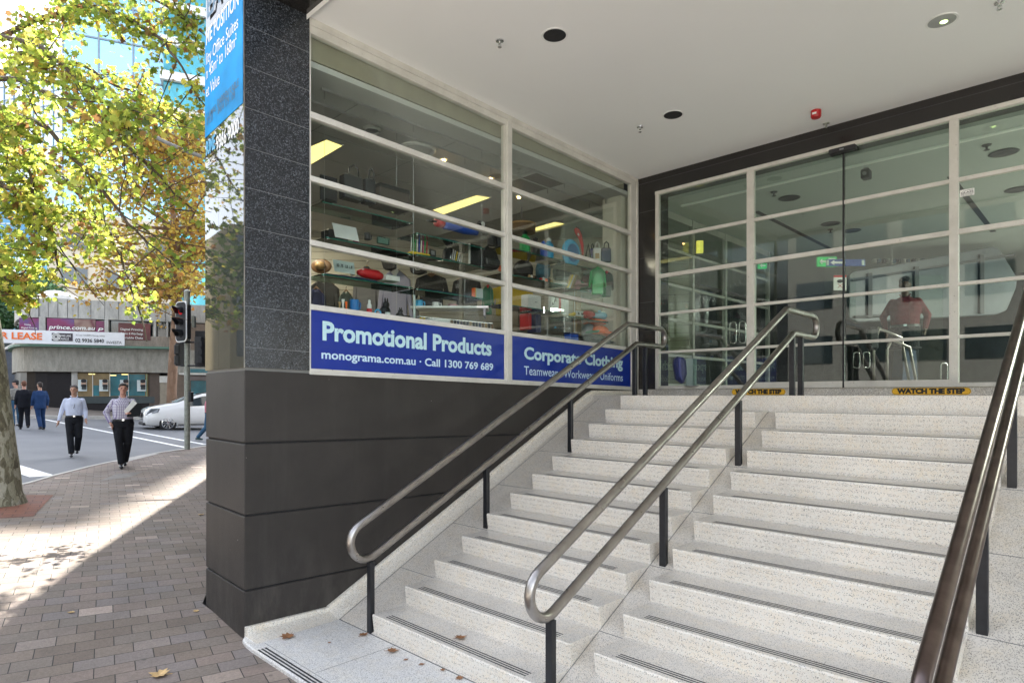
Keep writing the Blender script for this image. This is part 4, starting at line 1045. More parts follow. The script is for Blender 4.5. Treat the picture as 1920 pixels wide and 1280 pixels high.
# traffic signal
pb = pg(351, 842); YS = (pb-Vector((CX,CY,pb.z))).dot(Vector((-sn, cs, 0)))
M['galv'] = plain('galvanised_pole', (.27,.28,.24), .55, metal=.3, var=.25, vs=12)
ts = thing('traffic_light', 'traffic signal on a grey pole with its red lens facing the crossing', 'traffic light', tuple(pb))
mb = MB(); top = P3(352, 548, YS); mb.tube([pb-Vector((0,0,.1)), Vector((pb.x, pb.y, top.z))], .075, 14); mb.lathe([(.085, top.z-.02), (.085, top.z+.03), (.05, top.z+.07), (0.001, top.z+.09)], (pb.x, pb.y, 0), 12)
mb.build('pole', M['galv'], ts, world=True, smooth=True)
def signal(parent, u, v0, v1, Yc, face, name='signal_head', border=True):
    """face = direction the lenses look at (world angle)"""
    c = P3(u, (v0+v1)/2, Yc); h = (v0-v1)/FPX*-Yc; w = h*.46
    Mx = Matrix.Translation(c)@Matrix.Rotation(face, 4, 'Z')
    def rr(w, h, r, y0, y1):
        pts = []
        for (sx, sz_, a0) in ((1,1,0), (-1,1,90), (-1,-1,180), (1,-1,270)):
            for k in range(5): a = R(a0+k*22.5); pts.append((sx*(w/2-r)+r*math.cos(a), sz_*(h/2-r)+r*math.sin(a)))
        n = len(pts); return [(x, y0, z) for x, z in pts]+[(x, y1, z) for x, z in pts], [tuple(range(n)), tuple(reversed(range(n, 2*n)))]+[(i, (i+1)%n, n+(i+1)%n, n+i) for i in range(n)]
    mb = MB()
    if border: mb.add(*rr(w, h, .12, -.012, .01)); mb.xf(Mx); hd = mb.build(name, WHT, parent, world=True)
    mb = MB(); mb.add(*rr(w-.05, h-.05, .11, -.02, .014)); mb.box(-w*.25, w*.25, .02, .20, -h*.42, h*.42); mb.xf(Mx)
    b = mb.build('backing_board', M['blackm'], parent, world=True)
    for k, z in enumerate((h*.26, -.02*h, -h*.30)):
        mb = MB(); mb.lathe([(.001, -.03), (.095, -.025), (.105, -.02), (.105, .0)], (0, 0, z), 16, 'y'); mb.xf(Mx)
        mb.build('lens', plain('red_lens', (.3,.005,.01), .2, emit=(1,.01,.02), es=.05) if k == 0 else plain('dark_lens', (.01,.012,.01), .15), parent, world=True, smooth='all')
        mb = MB(); n = 14; vs = []
        for i in range(n+1):
            a = R(-30+240*i/n); 
            for (r, y, q) in ((.125, -.02, 0), (.125, -.02-.24*(.45+.55*max(0, math.sin(a))), 1), (.118, -.02-.24*(.45+.55*max(0, math.sin(a))), 1), (.118, -.02, 0)):
                vs.append((r*math.cos(a), y, z+r*math.sin(a)))
        mb.add(vs, [(i*4+j, i*4+(j+1)%4, (i+1)*4+(j+1)%4, (i+1)*4+j) for i in range(n) for j in range(4)]); mb.xf(Mx)
        mb.build('visor', M['black'], parent, world=True)
signal(ts, 340, 565, 641, YS-.25, TH-.55)
def sblock(name, u0, v0, u1, v1, Yc, d, mat, ang=0):
    a = P3((u0+u1)/2, (v0+v1)/2, Yc); w = (u1-u0)/FPX*Yc; h = (v1-v0)/FPX*Yc
    mb = MB().box(-w/2, w/2, -d/2, d/2, -h/2, h/2).xf(Matrix.Translation(a)@Matrix.Rotation(TH+ang, 4, 'Z')); return mb.build(name, mat, ts, world=True, bevel=.01)
sblock('rear_board', 366, 620, 387, 688, YS-.1, .03, M['blackm']); sblock('rear_housing', 368, 632, 381, 682, YS-.22, .22, M['black'])
for v in (640, 655, 670): sblock('rear_hatch', 370, v, 379, v+10, YS-.34, .02, M['blackm'])
sblock('pedestrian_signal', 330, 643, 348, 686, YS+.15, .2, M['black'], .5); sblock('signal_hood', 327, 647, 335, 664, YS+.05, .25, M['black'], .5); sblock('signal_hood', 327, 667, 335, 683, YS+.05, .25, M['black'], .5)
sblock('bracket', 340, 640, 372, 643, YS-.1, .03, M['blackm']); sblock('bracket', 338, 684, 374, 687, YS-.05, .03, M['blackm']); sblock('side_box', 361, 592, 366, 614, YS-.1, .12, M['galv'])
sblock('call_button', 355, 734, 361, 753, YS-.1, .14, M['black'])
# ================================================================== PEOPLE
def remesh_build(mb, name, mat, parent, vox=.013, smooth_it=6, mats=None):
    o = mb.build(name, mat, parent, fix=True)
    r = o.modifiers.new('r', 'REMESH'); r.mode = 'VOXEL'; r.voxel_size = vox; r.use_smooth_shade = True
    s = o.modifiers.new('s', 'SMOOTH'); s.factor = .5; s.iterations = smooth_it
    dg = bpy.context.evaluated_depsgraph_get(); me = bpy.data.meshes.new_from_object(o.evaluated_get(dg))
    o.modifiers.clear(); o.data = me
    if not me.materials: me.materials.append(mat)
    for p in me.polygons: p.use_smooth = True
    return o
def torso(mb, rings, n=20):
    """rings: (centre xyz, rx, ry) joined bottom to top"""
    vs = []
    for (c, rx, ry) in rings:
        for j in range(n):
            a = 2*math.pi*j/n; vs.append((c[0]+rx*math.copysign(abs(math.cos(a))**.85, math.cos(a)), c[1]+ry*math.copysign(abs(math.sin(a))**.85, math.sin(a)), c[2]))
    m = len(rings); fs = [(i*n+j, i*n+(j+1)%n, (i+1)*n+(j+1)%n, (i+1)*n+j) for i in range(m-1) for j in range(n)]
    fs += [tuple(reversed(range(n))), tuple(range((m-1)*n, m*n))]; mb.add(vs, fs)
SKIN = plain('skin_tan', (.42,.235,.16), .55, var=.1, vs=20); SKIN2 = plain('skin_ruddy', (.50,.26,.19), .55, var=.12, vs=20); SKIND = plain('skin_dark', (.09,.05,.035), .5)
def fabric(name, col, rough=.85, var=.18, vs=5):
    m = plain(name, col, rough, var=var, vs=vs, spec=.2); t = m.node_tree; b = t.nodes['Principled BSDF']
    bump(t, b, noise(t, lcoord(t, (1,1,.55)), 11, 3, .6), 1.0, .035); return m
def person(label, loc, rz, pose, shirt, trousers, hair, skin=SKIN, jacket=False, scale=1.0, shoes=None, cap=None, build_=1.0, group=None, hair_long=False, face=True):
    V3 = Vector
    P = dict(pel=(0,0,.95), ch=(0,0,1.30), nk=(0,.005,1.475), hd=(0,.02,1.645), sL=(-.165,0,1.395), sR=(.165,0,1.395),
             eL=(-.23,-.03,1.14), eR=(.23,-.03,1.14), wL=(-.24,.05,.89), wR=(.24,.05,.89),
             hL=(-.09,0,.93), hR=(.09,0,.93), kL=(-.10,.05,.50), kR=(.10,.0,.50), aL=(-.10,.0,.09), aR=(.10,-.05,.09), look=0)
    P.update(pose); B = build_
    for k in P:
        if k != 'look': P[k] = V3(P[k])
    mb = MB()                       # the body: one continuous skin
    torso(mb, [(P['pel']+V3((0,0,-.10)), .13*B, .10*B), (P['pel'], .155*B, .115*B), ((P['pel']+P['ch'])/2, .135*B, .10*B), (P['ch'], .155*B, .11*B), (P['ch']+V3((0,0,.08)), .125, .07), (P['nk'], .052, .052)])
    for s in 'LR':
        mb.tube([P['s'+s], P['s'+s].lerp(P['e'+s], .5), P['e'+s], P['e'+s].lerp(P['w'+s], .35), P['w'+s]], [.042, .040, .034, .033, .024], 12); mb.ball(P['s'+s]-V3((0,0,.01)), .038)
        mb.tube([P['h'+s], P['h'+s].lerp(P['k'+s], .5), P['k'+s], P['k'+s].lerp(P['a'+s], .3), P['a'+s]], [.085, .07, .05, .052, .034], 12); mb.ball(P['h'+s], .085)
        f = (P['a'+s]); mb.tube([f+V3((0,-.04,-.03)), f+V3((0,.06,-.045)), f+V3((0,.13,-.06))], [.035, .034, .025], 8)
        # hand: palm, four unequal curled fingers, thumb off the side
        w = P['w'+s]; d = (w-P['e'+s]).normalized(); side = V3((0,1,0)); side = (side-d*side.dot(d)).normalized(); nrm = d.cross(side)*(1 if s == 'L' else -1)
        pc = w+d*.045; mb.tube([w, pc, w+d*.09], [.022, .030, .026], 8)
        for q, ln in ((-.027, .062), (-.009, .074), (.009, .070), (.026, .055)):
            a = w+d*.085+side*q; mb.tube([a, a+d*ln*.5-nrm*.006, a+d*ln*.85-nrm*.026], [.0095, .0088, .007], 6)
        a = w+d*.035+side*.025; mb.tube([a, a+side*.022+d*.02, a+side*.03+d*.05-nrm*.008], [.012, .010, .008], 6)
    mb.tube([P['nk']-V3((0,0,.05)), P['nk']+V3((0,.0,.03)), P['hd']-V3((0,.01,.06))], [.066, .058, .055], 12)
    Mh = Matrix.Translation(P['hd'])@Matrix.Rotation(P['look'], 4, 'Z'); h0 = len(mb.v)
    mb.ball((0,0,.015), .076, .094, .108, 18, 12); mb.ball((0,.03,-.055), .056, .062, .062, 14, 8)       # skull, jaw
    mb.tube([(0,.088,.02), (0,.104,-.012), (0,.096,-.024)], [.011, .016, .012], 8); mb.ball((0,.085,.03), .05, .014, .012)   # nose, brow
    mb.ball((-.078,.0,-.002), .012, .02, .03); mb.ball((.078,.0,-.002), .012, .02, .03); mb.ball((0,.083,-.05), .026, .014, .008); mb.ball((0,.079,-.087), .02, .016, .014)
    mb.xf(Mh, h0)
    root = remesh_build(mb, 'person', skin, None, .0105, 4)
    root.location = loc; root.rotation_euler = (0,0,rz); root.scale = (scale,)*3
    tag(root, label, 'person', group)
    if face:
        for sx in (-.031, .031):
            e = MB().ball((sx,.0865,.012), .0125, .007, .007, 8, 6).xf(Mh); e.build('eye', plain('eye_dark', (.03,.02,.02), .3), root, smooth='all')
            MB().box(sx-.017, sx+.017, .085, .099, .028, .034).xf(Mh).build('eyebrow', hair, root)
        MB().ball((0,.0935,-.052), .022, .006, .0045, 10, 6).xf(Mh).build('mouth', plain('lips', (.30,.10,.09), .5), root, smooth='all')
    # hair as a cap of the skull
    hb_ = MB(); hb_.ball((0,-.012,.045), .083, .094, .092, 16, 10); hb_.ball((0,-.035,.0), .079, .074, .082, 14, 8); hb_.ball((.01,.052,.088), .058, .036, .026); hb_.xf(Mh)
    if hair: remesh_build(hb_, 'hair', hair, root, .011, 2)
    if cap:
        c_ = MB(); c_.ball((0,-.005,.06), .09, .104, .085, 16, 8); c_.box(-.06, .06, .07, .17, .052, .062); c_.xf(Mh); remesh_build(c_, 'cap', cap, root, .01, 2)
    # shirt
    s_ = MB(); g = .018 if not jacket else .03; zb_ = P['pel'].z+(.03 if not jacket else -.16)
    bl = V3((P['pel'].x, P['pel'].y, zb_))
    torso(s_, [(bl, (.158 if not jacket else .178)*B+g*.5, (.118 if not jacket else .13)*B+g*.5), (bl.lerp(P['ch'], .35), .165*B+g*.5, .125*B+g*.6), (P['ch'], .17*B+g, .12*B+g), (P['ch']+V3((0,0,.10)), .155+g, .09+g), (P['nk']-V3((0,0,.015)), .078, .072)])
    for s in 'LR':
        s_.tube([P['s'+s]-V3((0,0,.0)), P['s'+s].lerp(P['e'+s], .5), P['e'+s], P['e'+s].lerp(P['w'+s], .5), P['w'+s].lerp(P['e'+s], .05)], [.054+g*.3, .052+g*.3, .045+g*.3, .042+g*.2, .034+g*.2], 14); s_.ball(P['s'+s]-V3((0,0,.006)), .052+g*.3)
    so = remesh_build(s_, 'jacket' if jacket else 'shirt', shirt, root, .0125, 5)
    col_ = MB(); 
    for sx in (-1, 1): col_.add([(0.0,.075,1.40),(sx*.05,.085,1.455),(sx*.078,.03,1.50),(sx*.07,-.03,1.515),(sx*.052,-.01,1.49),(sx*.045,.055,1.47)], [(0,1,2,5),(2,3,4,5)])
    col_.xf(Matrix.Translation((0, P['nk'].y, P['nk'].z-1.475))); 
    if not jacket: co_ = col_.build('collar', shirt, so); sm = co_.modifiers.new('s', 'SOLIDIFY'); sm.thickness = .008
    t_ = MB(); torso(t_, [(P['pel']-V3((0,0,.12)), .15*B, .115*B), (P['pel']-V3((0,0,.04)), .172*B, .13*B), (P['pel']+V3((0,0,.055)), .165*B, .125*B)])
    for s in 'LR':
        t_.tube([P['h'+s], P['h'+s].lerp(P['k'+s], .5), P['k'+s], P['k'+s].lerp(P['a'+s], .45), P['a'+s]+V3((0,0,-.01))], [.105*B, .09*B, .074, .072, .064], 14); t_.ball(P['h'+s], .105*B)
    remesh_build(t_, 'trousers', trousers, root, .0125, 4)
    if not jacket:
        bt = MB(); torso(bt, [(P['pel']+V3((0,0,.035)), .178*B, .137*B), (P['pel']+V3((0,0,.07)), .176*B, .135*B)], 24); be = bt.build('belt', M['black'], root, smooth=True)
        box('buckle', M['chrome'], be, -.02, .02, .130*B, .146*B, P['pel'].z+.035, P['pel'].z+.07)
    sm_ = shoes or M['black']
    for s in 'LR':
        f = P['a'+s]; sh = MB(); sh.tube([f+V3((0,-.065,-.045)), f+V3((0,-.02,-.04)), f+V3((0,.06,-.052)), f+V3((0,.15,-.062)), f+V3((0,.19,-.068))], [.036, .044, .042, .036, .018], 12)
        remesh_build(sh, 'shoe', sm_, root, .012, 2)
    return root
def heading(frm, to): d = Vector(to)-Vector(frm); return math.atan2(-d.x, d.y)
HB = plain('hair_dark', (.028,.018,.013), .7, var=.3); HG = plain('hair_grey', (.09,.08,.075), .7, var=.3); HR = plain('hair_ginger', (.13,.05,.025), .7, var=.3)
def checkshirt():
    m, t, b = nodes('checked_cotton'); v = lcoord(t); sx = N(t, 'ShaderNodeSeparateXYZ'); t.links.new(v, sx.inputs[0])
    def stripe(o, f):
        mm = N(t, 'ShaderNodeMath', operation='MULTIPLY'); mm.inputs[1].default_value = f; t.links.new(o, mm.inputs[0])
        fr = N(t, 'ShaderNodeMath', operation='FRACT'); t.links.new(mm.outputs[0], fr.inputs[0]); c = N(t, 'ShaderNodeMath', operation='LESS_THAN'); c.inputs[1].default_value = .24; t.links.new(fr.outputs[0], c.inputs[0]); return c.outputs[0]
    ad_ = N(t, 'ShaderNodeMath', operation='ADD'); t.links.new(sx.outputs[0], ad_.inputs[0]); t.links.new(sx.outputs[1], ad_.inputs[1])
    a = stripe(ad_.outputs[0], 30); c = stripe(sx.outputs[2], 30); mx = N(t, 'ShaderNodeMath', operation='MAXIMUM'); t.links.new(a, mx.inputs[0]); t.links.new(c, mx.inputs[1])
    t.links.new(mixc(t, mx.outputs[0], (.60,.58,.66), (.20,.16,.30)), b.inputs['Base Color']); b.inputs['Roughness'].default_value = .85; return m
dark = fabric('dark_trouser', (.012,.013,.017)); white_shirt = fabric('pale_blue_shirt', (.56,.60,.74), var=.06); check = checkshirt()
camv = Vector((CX, CY, 0))
m1 = pr_(139, 856); h1 = heading(m1, (CX-1.0, CY, 0))
man1 = person('man in a pale blue shirt and dark trousers walking across the road', tuple(m1), h1,
       dict(kR=(.08,.10,.52), aR=(.05,.20,.11), kL=(-.09,.06,.50), aL=(-.06,-.22,.16), eL=(-.23,-.02,1.13), wL=(-.24,.14,.92), eR=(.25,-.06,1.14), wR=(.31,-.02,.88), look=-.3),
       white_shirt, dark, HG, SKIN, scale=1.0)
m2 = pg(231, 876); h2 = heading(m2, (CX-.6, CY, 0))
man2 = person('man in a checked shirt carrying a folder and papers stepping onto the footpath', tuple(m2), h2,
       dict(kR=(.07,.12,.52), aR=(.03,.16,.10), kL=(-.08,.03,.50), aL=(-.03,-.18,.12), eR=(.31,-.08,1.15), wR=(.22,.04,.93), eL=(-.27,-.02,1.13), wL=(-.13,.20,1.14), look=.05),
       check, dark, HB, SKIN2, scale=1.0, build_=1.08)
# folder and papers held against his chest: things of their own
def local(o, p): return Matrix.Translation(o.location)@o.rotation_euler.to_matrix().to_4x4()@Matrix.Diagonal((*o.scale, 1))@Vector(p)
def held(name, label, cat, o, pts, th, mat):
    c = local(o, pts[0]); mb = MB(); q = [local(o, p) for p in pts]; n = (q[1]-q[0]).cross(q[2]-q[0]).normalized()*th
    return tag(mb.slab(q, n).build(name, mat, None, loc=tuple(c), bevel=.003), label, cat)
held('folder', 'black folder held against the checked shirt', 'folder', man2, [(-.06,.225,1.06), (-.30,.17,1.07), (-.33,.13,1.34), (-.10,.18,1.37)], .03, M['black'])
held('papers', 'sheaf of white papers sticking up above the black folder', 'papers', man2, [(-.01,.25,1.19), (-.06,.25,1.12), (-.25,.20,1.35), (-.17,.20,1.42)], .012, WHT)
sg = MB(); sg.tube([Vector((-.015,.155,1.30)), Vector((-.01,.165,1.26)), Vector((.0,.165,1.22)), Vector((.012,.16,1.19))], .005, 6)
q = sg; q.xf(Matrix.Translation(man1.location)@man1.rotation_euler.to_matrix().to_4x4()); tag(q.build('sunglasses', M['black'], None, loc=tuple(man1.location)), 'dark sunglasses hooked on the pale blue shirt front', 'sunglasses')
navy = fabric('navy_suit', (.018,.045,.12)); blk = fabric('black_suit', (.010,.011,.016)); greyj = fabric('grey_jumper', (.22,.21,.19)); jean = fabric('denim', (.04,.10,.17)); pink = fabric('pink_check', (.50,.18,.22), vs=30, var=.4)
away = (-40, 4, 0)
q = pr_(45, 805); person('man in a black suit walking away beside the man in navy', tuple(q), heading(q, away)+.1, dict(kR=(.10,-.02,.50), aR=(.09,-.22,.15), kL=(-.06,.14,.52), aL=(-.08,.20,.09), look=.1), blk, blk, HR, SKIN2, jacket=True, scale=.99, build_=1.06, face=False)
q = pr_(75, 806); person('man in a navy blue suit walking away to the right of the man in black', tuple(q), heading(q, away)+.2, dict(kL=(-.05,-.02,.50), aL=(-.05,-.24,.13), kR=(.12,.15,.52), aR=(.18,.24,.10), look=.5), navy, navy, HB, SKIN, jacket=True, scale=.98, face=False)
q = pr_(30, 798); person('man in a dark cap and grey top partly hidden by the plane trunk', tuple(q), heading(q, away)+.6, dict(look=.8), greyj, jean, HB, SKIN2, scale=.99, cap=M['blackm'], face=False)
q = pr_(392, 826); person('pedestrian in jeans and a pink top half hidden behind the granite pillar', tuple(q), heading(q, (-5, 25, 0)), dict(kL=(-.09,.20,.52), aL=(-.09,.12,.10), kR=(.09,-.08,.48), aR=(.09,-.36,.13)), pink, jean, HB, SKIN2, scale=.97, shoes=plain('trainer', (.06,.10,.09), .7), face=False)

# ================================================================== WHITE CAR (side to the camera, nose to the left)
def make_car(label, loc, rz):
    t = thing('parked_car', label, 'car', loc, rz)
    paint = plain('white_car_paint', (.80,.79,.77), .22, var=.015, coat=1.0); gl = M['win_dark']; trim = M['blackm']
    # stations along x (nose at +x): (x, z_bottom, z_belt, z_top, half width sill, half width belt, half width roof)
    S = [(2.17,.36,.66,.76,.66,.72,.66),(2.10,.24,.72,.87,.80,.84,.76),(1.95,.20,.78,.95,.86,.88,.80),(1.55,.18,.87,1.04,.88,.89,.81),(1.15,.18,.93,1.11,.885,.89,.80),(.98,.18,.96,1.16,.885,.89,.79),
         (.40,.18,.96,1.40,.89,.892,.67),(.05,.18,.97,1.52,.89,.892,.64),(-.5,.18,.985,1.555,.89,.892,.635),(-1.1,.18,1.00,1.54,.89,.89,.625),(-1.6,.19,1.01,1.49,.88,.885,.60),(-1.95,.21,1.01,1.36,.86,.87,.56),(-2.10,.28,.98,1.12,.80,.82,.60),(-2.18,.40,.90,.98,.60,.66,.50)]
    sec = []
    for (x, zb_, zl, zt, a, b, c) in S:
        half = [(a*.72, zb_), (a, zb_+.06), (b+.012, (zb_+zl)*.52), (b, zl-.05), (b-.035, zl), (c+.03, zt-.10 if zt-zl > .2 else zl+(zt-zl)*.5), (c, zt-.03), (c*.55, zt)]
        sec.append([(x, y, z) for y, z in half]+[(x, -y, z) for y, z in reversed(half)])
    n = len(sec[0]); mb = MB(); mb.add([p for s in sec for p in s], [(i*n+j, i*n+(j+1)%n, (i+1)*n+(j+1)%n, (i+1)*n+j) for i in range(len(sec)-1) for j in range(n)]+[tuple(range(n)), tuple(range((len(sec)-1)*n, len(sec)*n))])
    body = mb.build('body', paint, t, smooth='all')
    # wheel arches cut
    cut = MB()
    for x in (1.36, -1.34):
        for y in (.95, -.95): cut.lathe([(.345, y-.3), (.345, y+.3)], (x, 0, .315), 28, 'y')
    co = cut.build('cut', trim, None); bo = body.modifiers.new('b', 'BOOLEAN'); bo.object = co; bo.operation = 'DIFFERENCE'
    dg = bpy.context.evaluated_depsgraph_get()
    # cutter must sit in the body's space (both at origin before parenting takes effect)
    co.matrix_world = body.matrix_world.copy(); co.parent = t
    dg = bpy.context.evaluated_depsgraph_get(); me = bpy.data.meshes.new_from_object(body.evaluated_get(dg)); body.modifiers.clear(); body.data = me; bpy.data.objects.remove(co)
    def band(name, x0, x1, lo, hi, mat, side, off=.012, n=8):
        """glass following the cabin side between belt+lo and roof-hi"""
        vs = []
        def at(x):
            for s0, s1 in zip(S[:-1], S[1:]):
                if s1[0] <= x <= s0[0]: k = (x-s0[0])/(s1[0]-s0[0]); return [a+(b-a)*k for a, b in zip(s0, s1)]
        for i in range(n+1):
            x = x0+(x1-x0)*i/n; _, zb_, zl, zt, a, b, c = at(x)
            z1_ = zt-.10; y0_, y1_ = b-.035, c+.03
            for f in (lo, 1-hi): vs.append((x, side*(y0_+(y1_-y0_)*f+off), zl+(z1_-zl)*f))
        return MB().add(vs, [(i*2, i*2+1, i*2+3, i*2+2) for i in range(n)]).build(name, mat, t, fix=False, smooth='all')
    for sd in (1, -1):
        band('side_window', .62, -.42, .08, .06, gl, sd); band('side_window', -.50, -1.28, .08, .06, gl, sd); band('side_window', -1.34, -1.85, .10, .10, gl, sd)
        MB().box(-2, 1.0, sd*.892-.006, sd*.892+.006, .235, .26).build('sill_trim', trim, t)
        for x in (.72, -.46, -1.30): MB().box(x-.004, x+.004, sd*.903-.004, sd*.903+.004, .27, .93).build('door_line', trim, t)
        for x in (-.30, -1.14): MB().box(x-.09, x+.09, sd*.905-.012, sd*.905+.018, .83, .855).build('door_handle', paint, t, bevel=.008)
        mi = MB().ball((.72, sd*1.02, 1.03), .07, .11, .065, 12, 8); mo = mi.build('mirror', paint, t, smooth='all'); MB().box(.655, .66, sd*1.02-.08, sd*1.02+.08, .99, 1.07).build('mirror_glass', M['chrome'], mo)
        hl = MB().add([(2.195,sd*.47,.60),(2.12,sd*.84,.64),(1.74,sd*.925,.76),(1.68,sd*.915,.90),(1.95,sd*.885,.90),(2.165,sd*.52,.80)], [(0,1,2,3,4,5)]).build('headlight', plain('headlight_lens', (.09,.10,.11), .08, spec=1), t); hl.modifiers.new('s', 'SOLIDIFY').thickness = .05
        for (x, y) in ((2.04, .66), (1.93, .78)): MB().ball((x+.06, sd*(y+.02), .725), .045, .045, .04, 10, 6).build('lamp', M['chrome'], hl, smooth='all')
        MB().box(2.0, 2.135, min(sd*.52, sd*.74), max(sd*.52, sd*.74), .36, .385).build('fog_strip', M['chrome'], t)
    ws = MB(); vs = []
    for (x, z, w) in ((1.07, 1.12, .74), (.78, 1.25, .71), (.45, 1.385, .66), (.30, 1.46, .62)):
        for k in range(7): u = -1+2*k/6; vs.append((x+.06*(1-u*u), u*w, z+.02+.02*(1-u*u)))
    ws.add(vs, [(i*7+j, i*7+j+1, (i+1)*7+j+1, (i+1)*7+j) for i in range(3) for j in range(6)]); ws.build('windscreen', plain('windscreen_glass', (.30,.40,.42), .05, spec=1, var=.3, vs=2), t, smooth='all')
    rf = MB(); vs = []
    for (x, z, w) in ((.28, 1.49, .60), (-.1, 1.555, .61), (-.7, 1.575, .60), (-1.4, 1.545, .58)):
        for k in range(5): u = -1+2*k/4; vs.append((x, u*w, z-.025*u*u))
    rf.add(vs, [(i*5+j, i*5+j+1, (i+1)*5+j+1, (i+1)*5+j) for i in range(3) for j in range(4)]); rf.build('glass_roof', gl, t, smooth='all')
    g_ = MB().add([(2.185,-.42,.74),(2.185,.42,.74),(2.20,.38,.54),(2.20,-.38,.54)], [(0,1,2,3)]).build('grille', trim, t); g_.modifiers.new('s', 'SOLIDIFY').thickness = .05
    for z in (.565, .61, .655): MB().tube([(2.215-(z-.55)*.1, -.37, z), (2.235-(z-.55)*.1, 0, z), (2.215-(z-.55)*.1, .37, z)], .012, 6).build('grille_bar', M['chrome'], g_)
    MB().lathe([(.06,0),(.06,.012)], (2.195,0,.62), 16, 'x').build('badge', M['chrome'], g_)
    MB().box(2.10, 2.21, -.66, .66, .24, .34).build('lower_grille', trim, t, bevel=.02)
    pl_ = MB().box(2.21, 2.222, -.19, .19, .40, .49).build('number_plate', M['black'], t); tm = MB(); add_text(tm, 'DN-12-BJ', lambda p, q: (2.2235, -.16+p, .42+q), 0, .32, .045, .02); tm.build('lettering', WHT, pl_, fix=False)
    for x in (1.36, -1.34):
        for sd in (1, -1):
            y = sd*.79
            w = MB().lathe([(.21, -.10), (.30, -.10), (.322, -.07), (.322, .07), (.30, .10), (.21, .10)], (x, y, .32), 28, 'y').build('wheel', plain('tyre', (.015,.015,.016), .8), t, smooth=True)
            rm = MB(); rm.lathe([(.225, sd*.10-.02), (.225, sd*.10+.005), (.205, sd*.10+.008), (.19, sd*.10-.02)], (x, y, .32), 28, 'y')
            for k in range(10):
                a = 2*math.pi*k/10; b_ = a+.09
                for q_ in (a-.07, a+.07): rm.tube([(x+.04*math.cos(a), y+sd*.10, .32+.04*math.sin(a)), (x+.21*math.cos(q_), y+sd*.10, .32+.21*math.sin(q_))], .011, 5)
            rm.lathe([(.05, sd*.09), (.05, sd*.112), (.001, sd*.118)], (x, y, .32), 14, 'y'); rm.build('rim', M['chrome'], w, smooth=True)
            MB().lathe([(.001, sd*.03), (.21, sd*.03), (.21, sd*.04), (.001, sd*.04)], (x, y, .32), 20, 'y').build('brake_shadow', trim, w)
    return t
fw = pr_(317, 806)            # ground contact of the near front wheel
ang = R(-99); ca, sa = math.cos(ang), math.sin(ang)
# near side of a car heading -y is its left side (+y local): wheel at local (1.36, .79)
def wl(x, y): return (x*ca-y*sa, x*sa+y*ca)
dxy = wl(1.36, .89)
cloc = (fw.x-dxy[0], fw.y-dxy[1])
car = make_car('white hatchback car with a dark glass roof waiting at the crossing', (cloc[0], cloc[1], hroad(*cloc)), ang)
car.scale = (1.03, 1.03, 1.03)
# slope of the street along the car
car.rotation_euler.rotate_axis('Y', math.atan(-.04)) if False else None
# ================================================================== SHOP MERCHANDISE
PC = {}
def pc(name, col, rough=.45, **k):
    if name not in PC: PC[name] = plain(name, col, rough, var=.08, **k)
    return PC[name]
DKG = pc('item_charcoal', (.035,.035,.038)); BLK = pc('item_black', (.014,.014,.016), .6); WH = pc('item_white', (.72,.72,.70)); PALE = pc('item_pale_teal', (.50,.58,.55))
BLU = pc('item_blue', (.01,.08,.50)); LBL = pc('item_light_blue', (.06,.42,.75)); SKY_ = pc('item_sky_blue', (.20,.48,.68)); NVY = pc('item_navy', (.012,.02,.085)); REDM = pc('item_red', (.55,.015,.02))
GRN = pc('item_green', (.01,.35,.08)); DGN = pc('item_dark_green', (.005,.18,.07)); YEL = pc('item_yellow', (.75,.52,.01)); ORG = pc('item_orange', (.90,.14,.01)); MAG = pc('item_magenta', (.45,.01,.16)); BRN = pc('item_brown', (.17,.09,.04))
TAN = pc('item_tan', (.42,.27,.12)); GRY = pc('item_grey', (.22,.22,.23)); LIL = pc('item_lilac', (.30,.30,.42)); MAR = pc('item_maroon', (.16,.01,.02)); SILV = M['chrome']; CLR = M['glass']; TEALB = pc('item_teal_blue', (.03,.14,.22)); PNK = pc('item_pink', (.5,.28,.30))
def frame_(u0, u1, vt, vb, x=None, Y=None):
    um = (u0+u1)/2; kw = dict(x=x) if x is not None else dict(Y=Y)
    b = px(um, vb, **kw); h = px(um, vt, **kw).z-b.z
    w = abs(px(u1, vb, **kw).y-px(u0, vb, **kw).y) if x is not None else (u1-u0)/FPX*Y
    return b, w, h, (R(90) if x is not None else TH)
def item(name, label, cat, u0, u1, vt, vb, parts, x=None, Y=None, group=None):
    b, w, h, rz = frame_(u0, u1, vt, vb, x, Y)
    t = thing(name, label, cat, tuple(b), rz, group)
    for p in parts: p(t, w, h)
    return t
def P_box(n, m, x0=-.5, x1=.5, z0=0, z1=1, d=.12, y=0, bev=.004, lean=0):
    def f(t, w, h):
        mb = MB().box(x0*w, x1*w, y-d/2, y+d/2, z0*h, z1*h)
        if lean: mb.xf(Matrix.Rotation(lean, 4, 'X'))
        return mb.build(n, m, t, bevel=bev)
    return f
def P_lathe(n, m, prof, x=0, y=0, bot=0):
    return lambda t, w, h: MB().lathe([(r*w, z*h) for r, z in prof], (x*w, y, 0), 20).build(n, m, t, smooth=True)
def P_tube(n, m, pts, r, k=8):
    return lambda t, w, h: MB().tube([(a*w, y, c*h) for a, y, c in pts], r, k).build(n, m, t, smooth='all')
def P_ball(n, m, c, r, y=0):
    return lambda t, w, h: MB().ball((c[0]*w, y, c[1]*h), r[0]*w, r[0]*w*.8, r[1]*h, 16, 10).build(n, m, t, smooth='all')
def P_poly(n, m, pts, d=.05, y=0, bev=.008):
    def f(t, w, h):
        q = [(a*w, y-d/2, c*h) for a, c in pts]; return MB().slab(q, (0, d, 0)).build(n, m, t, bevel=bev)
    return f
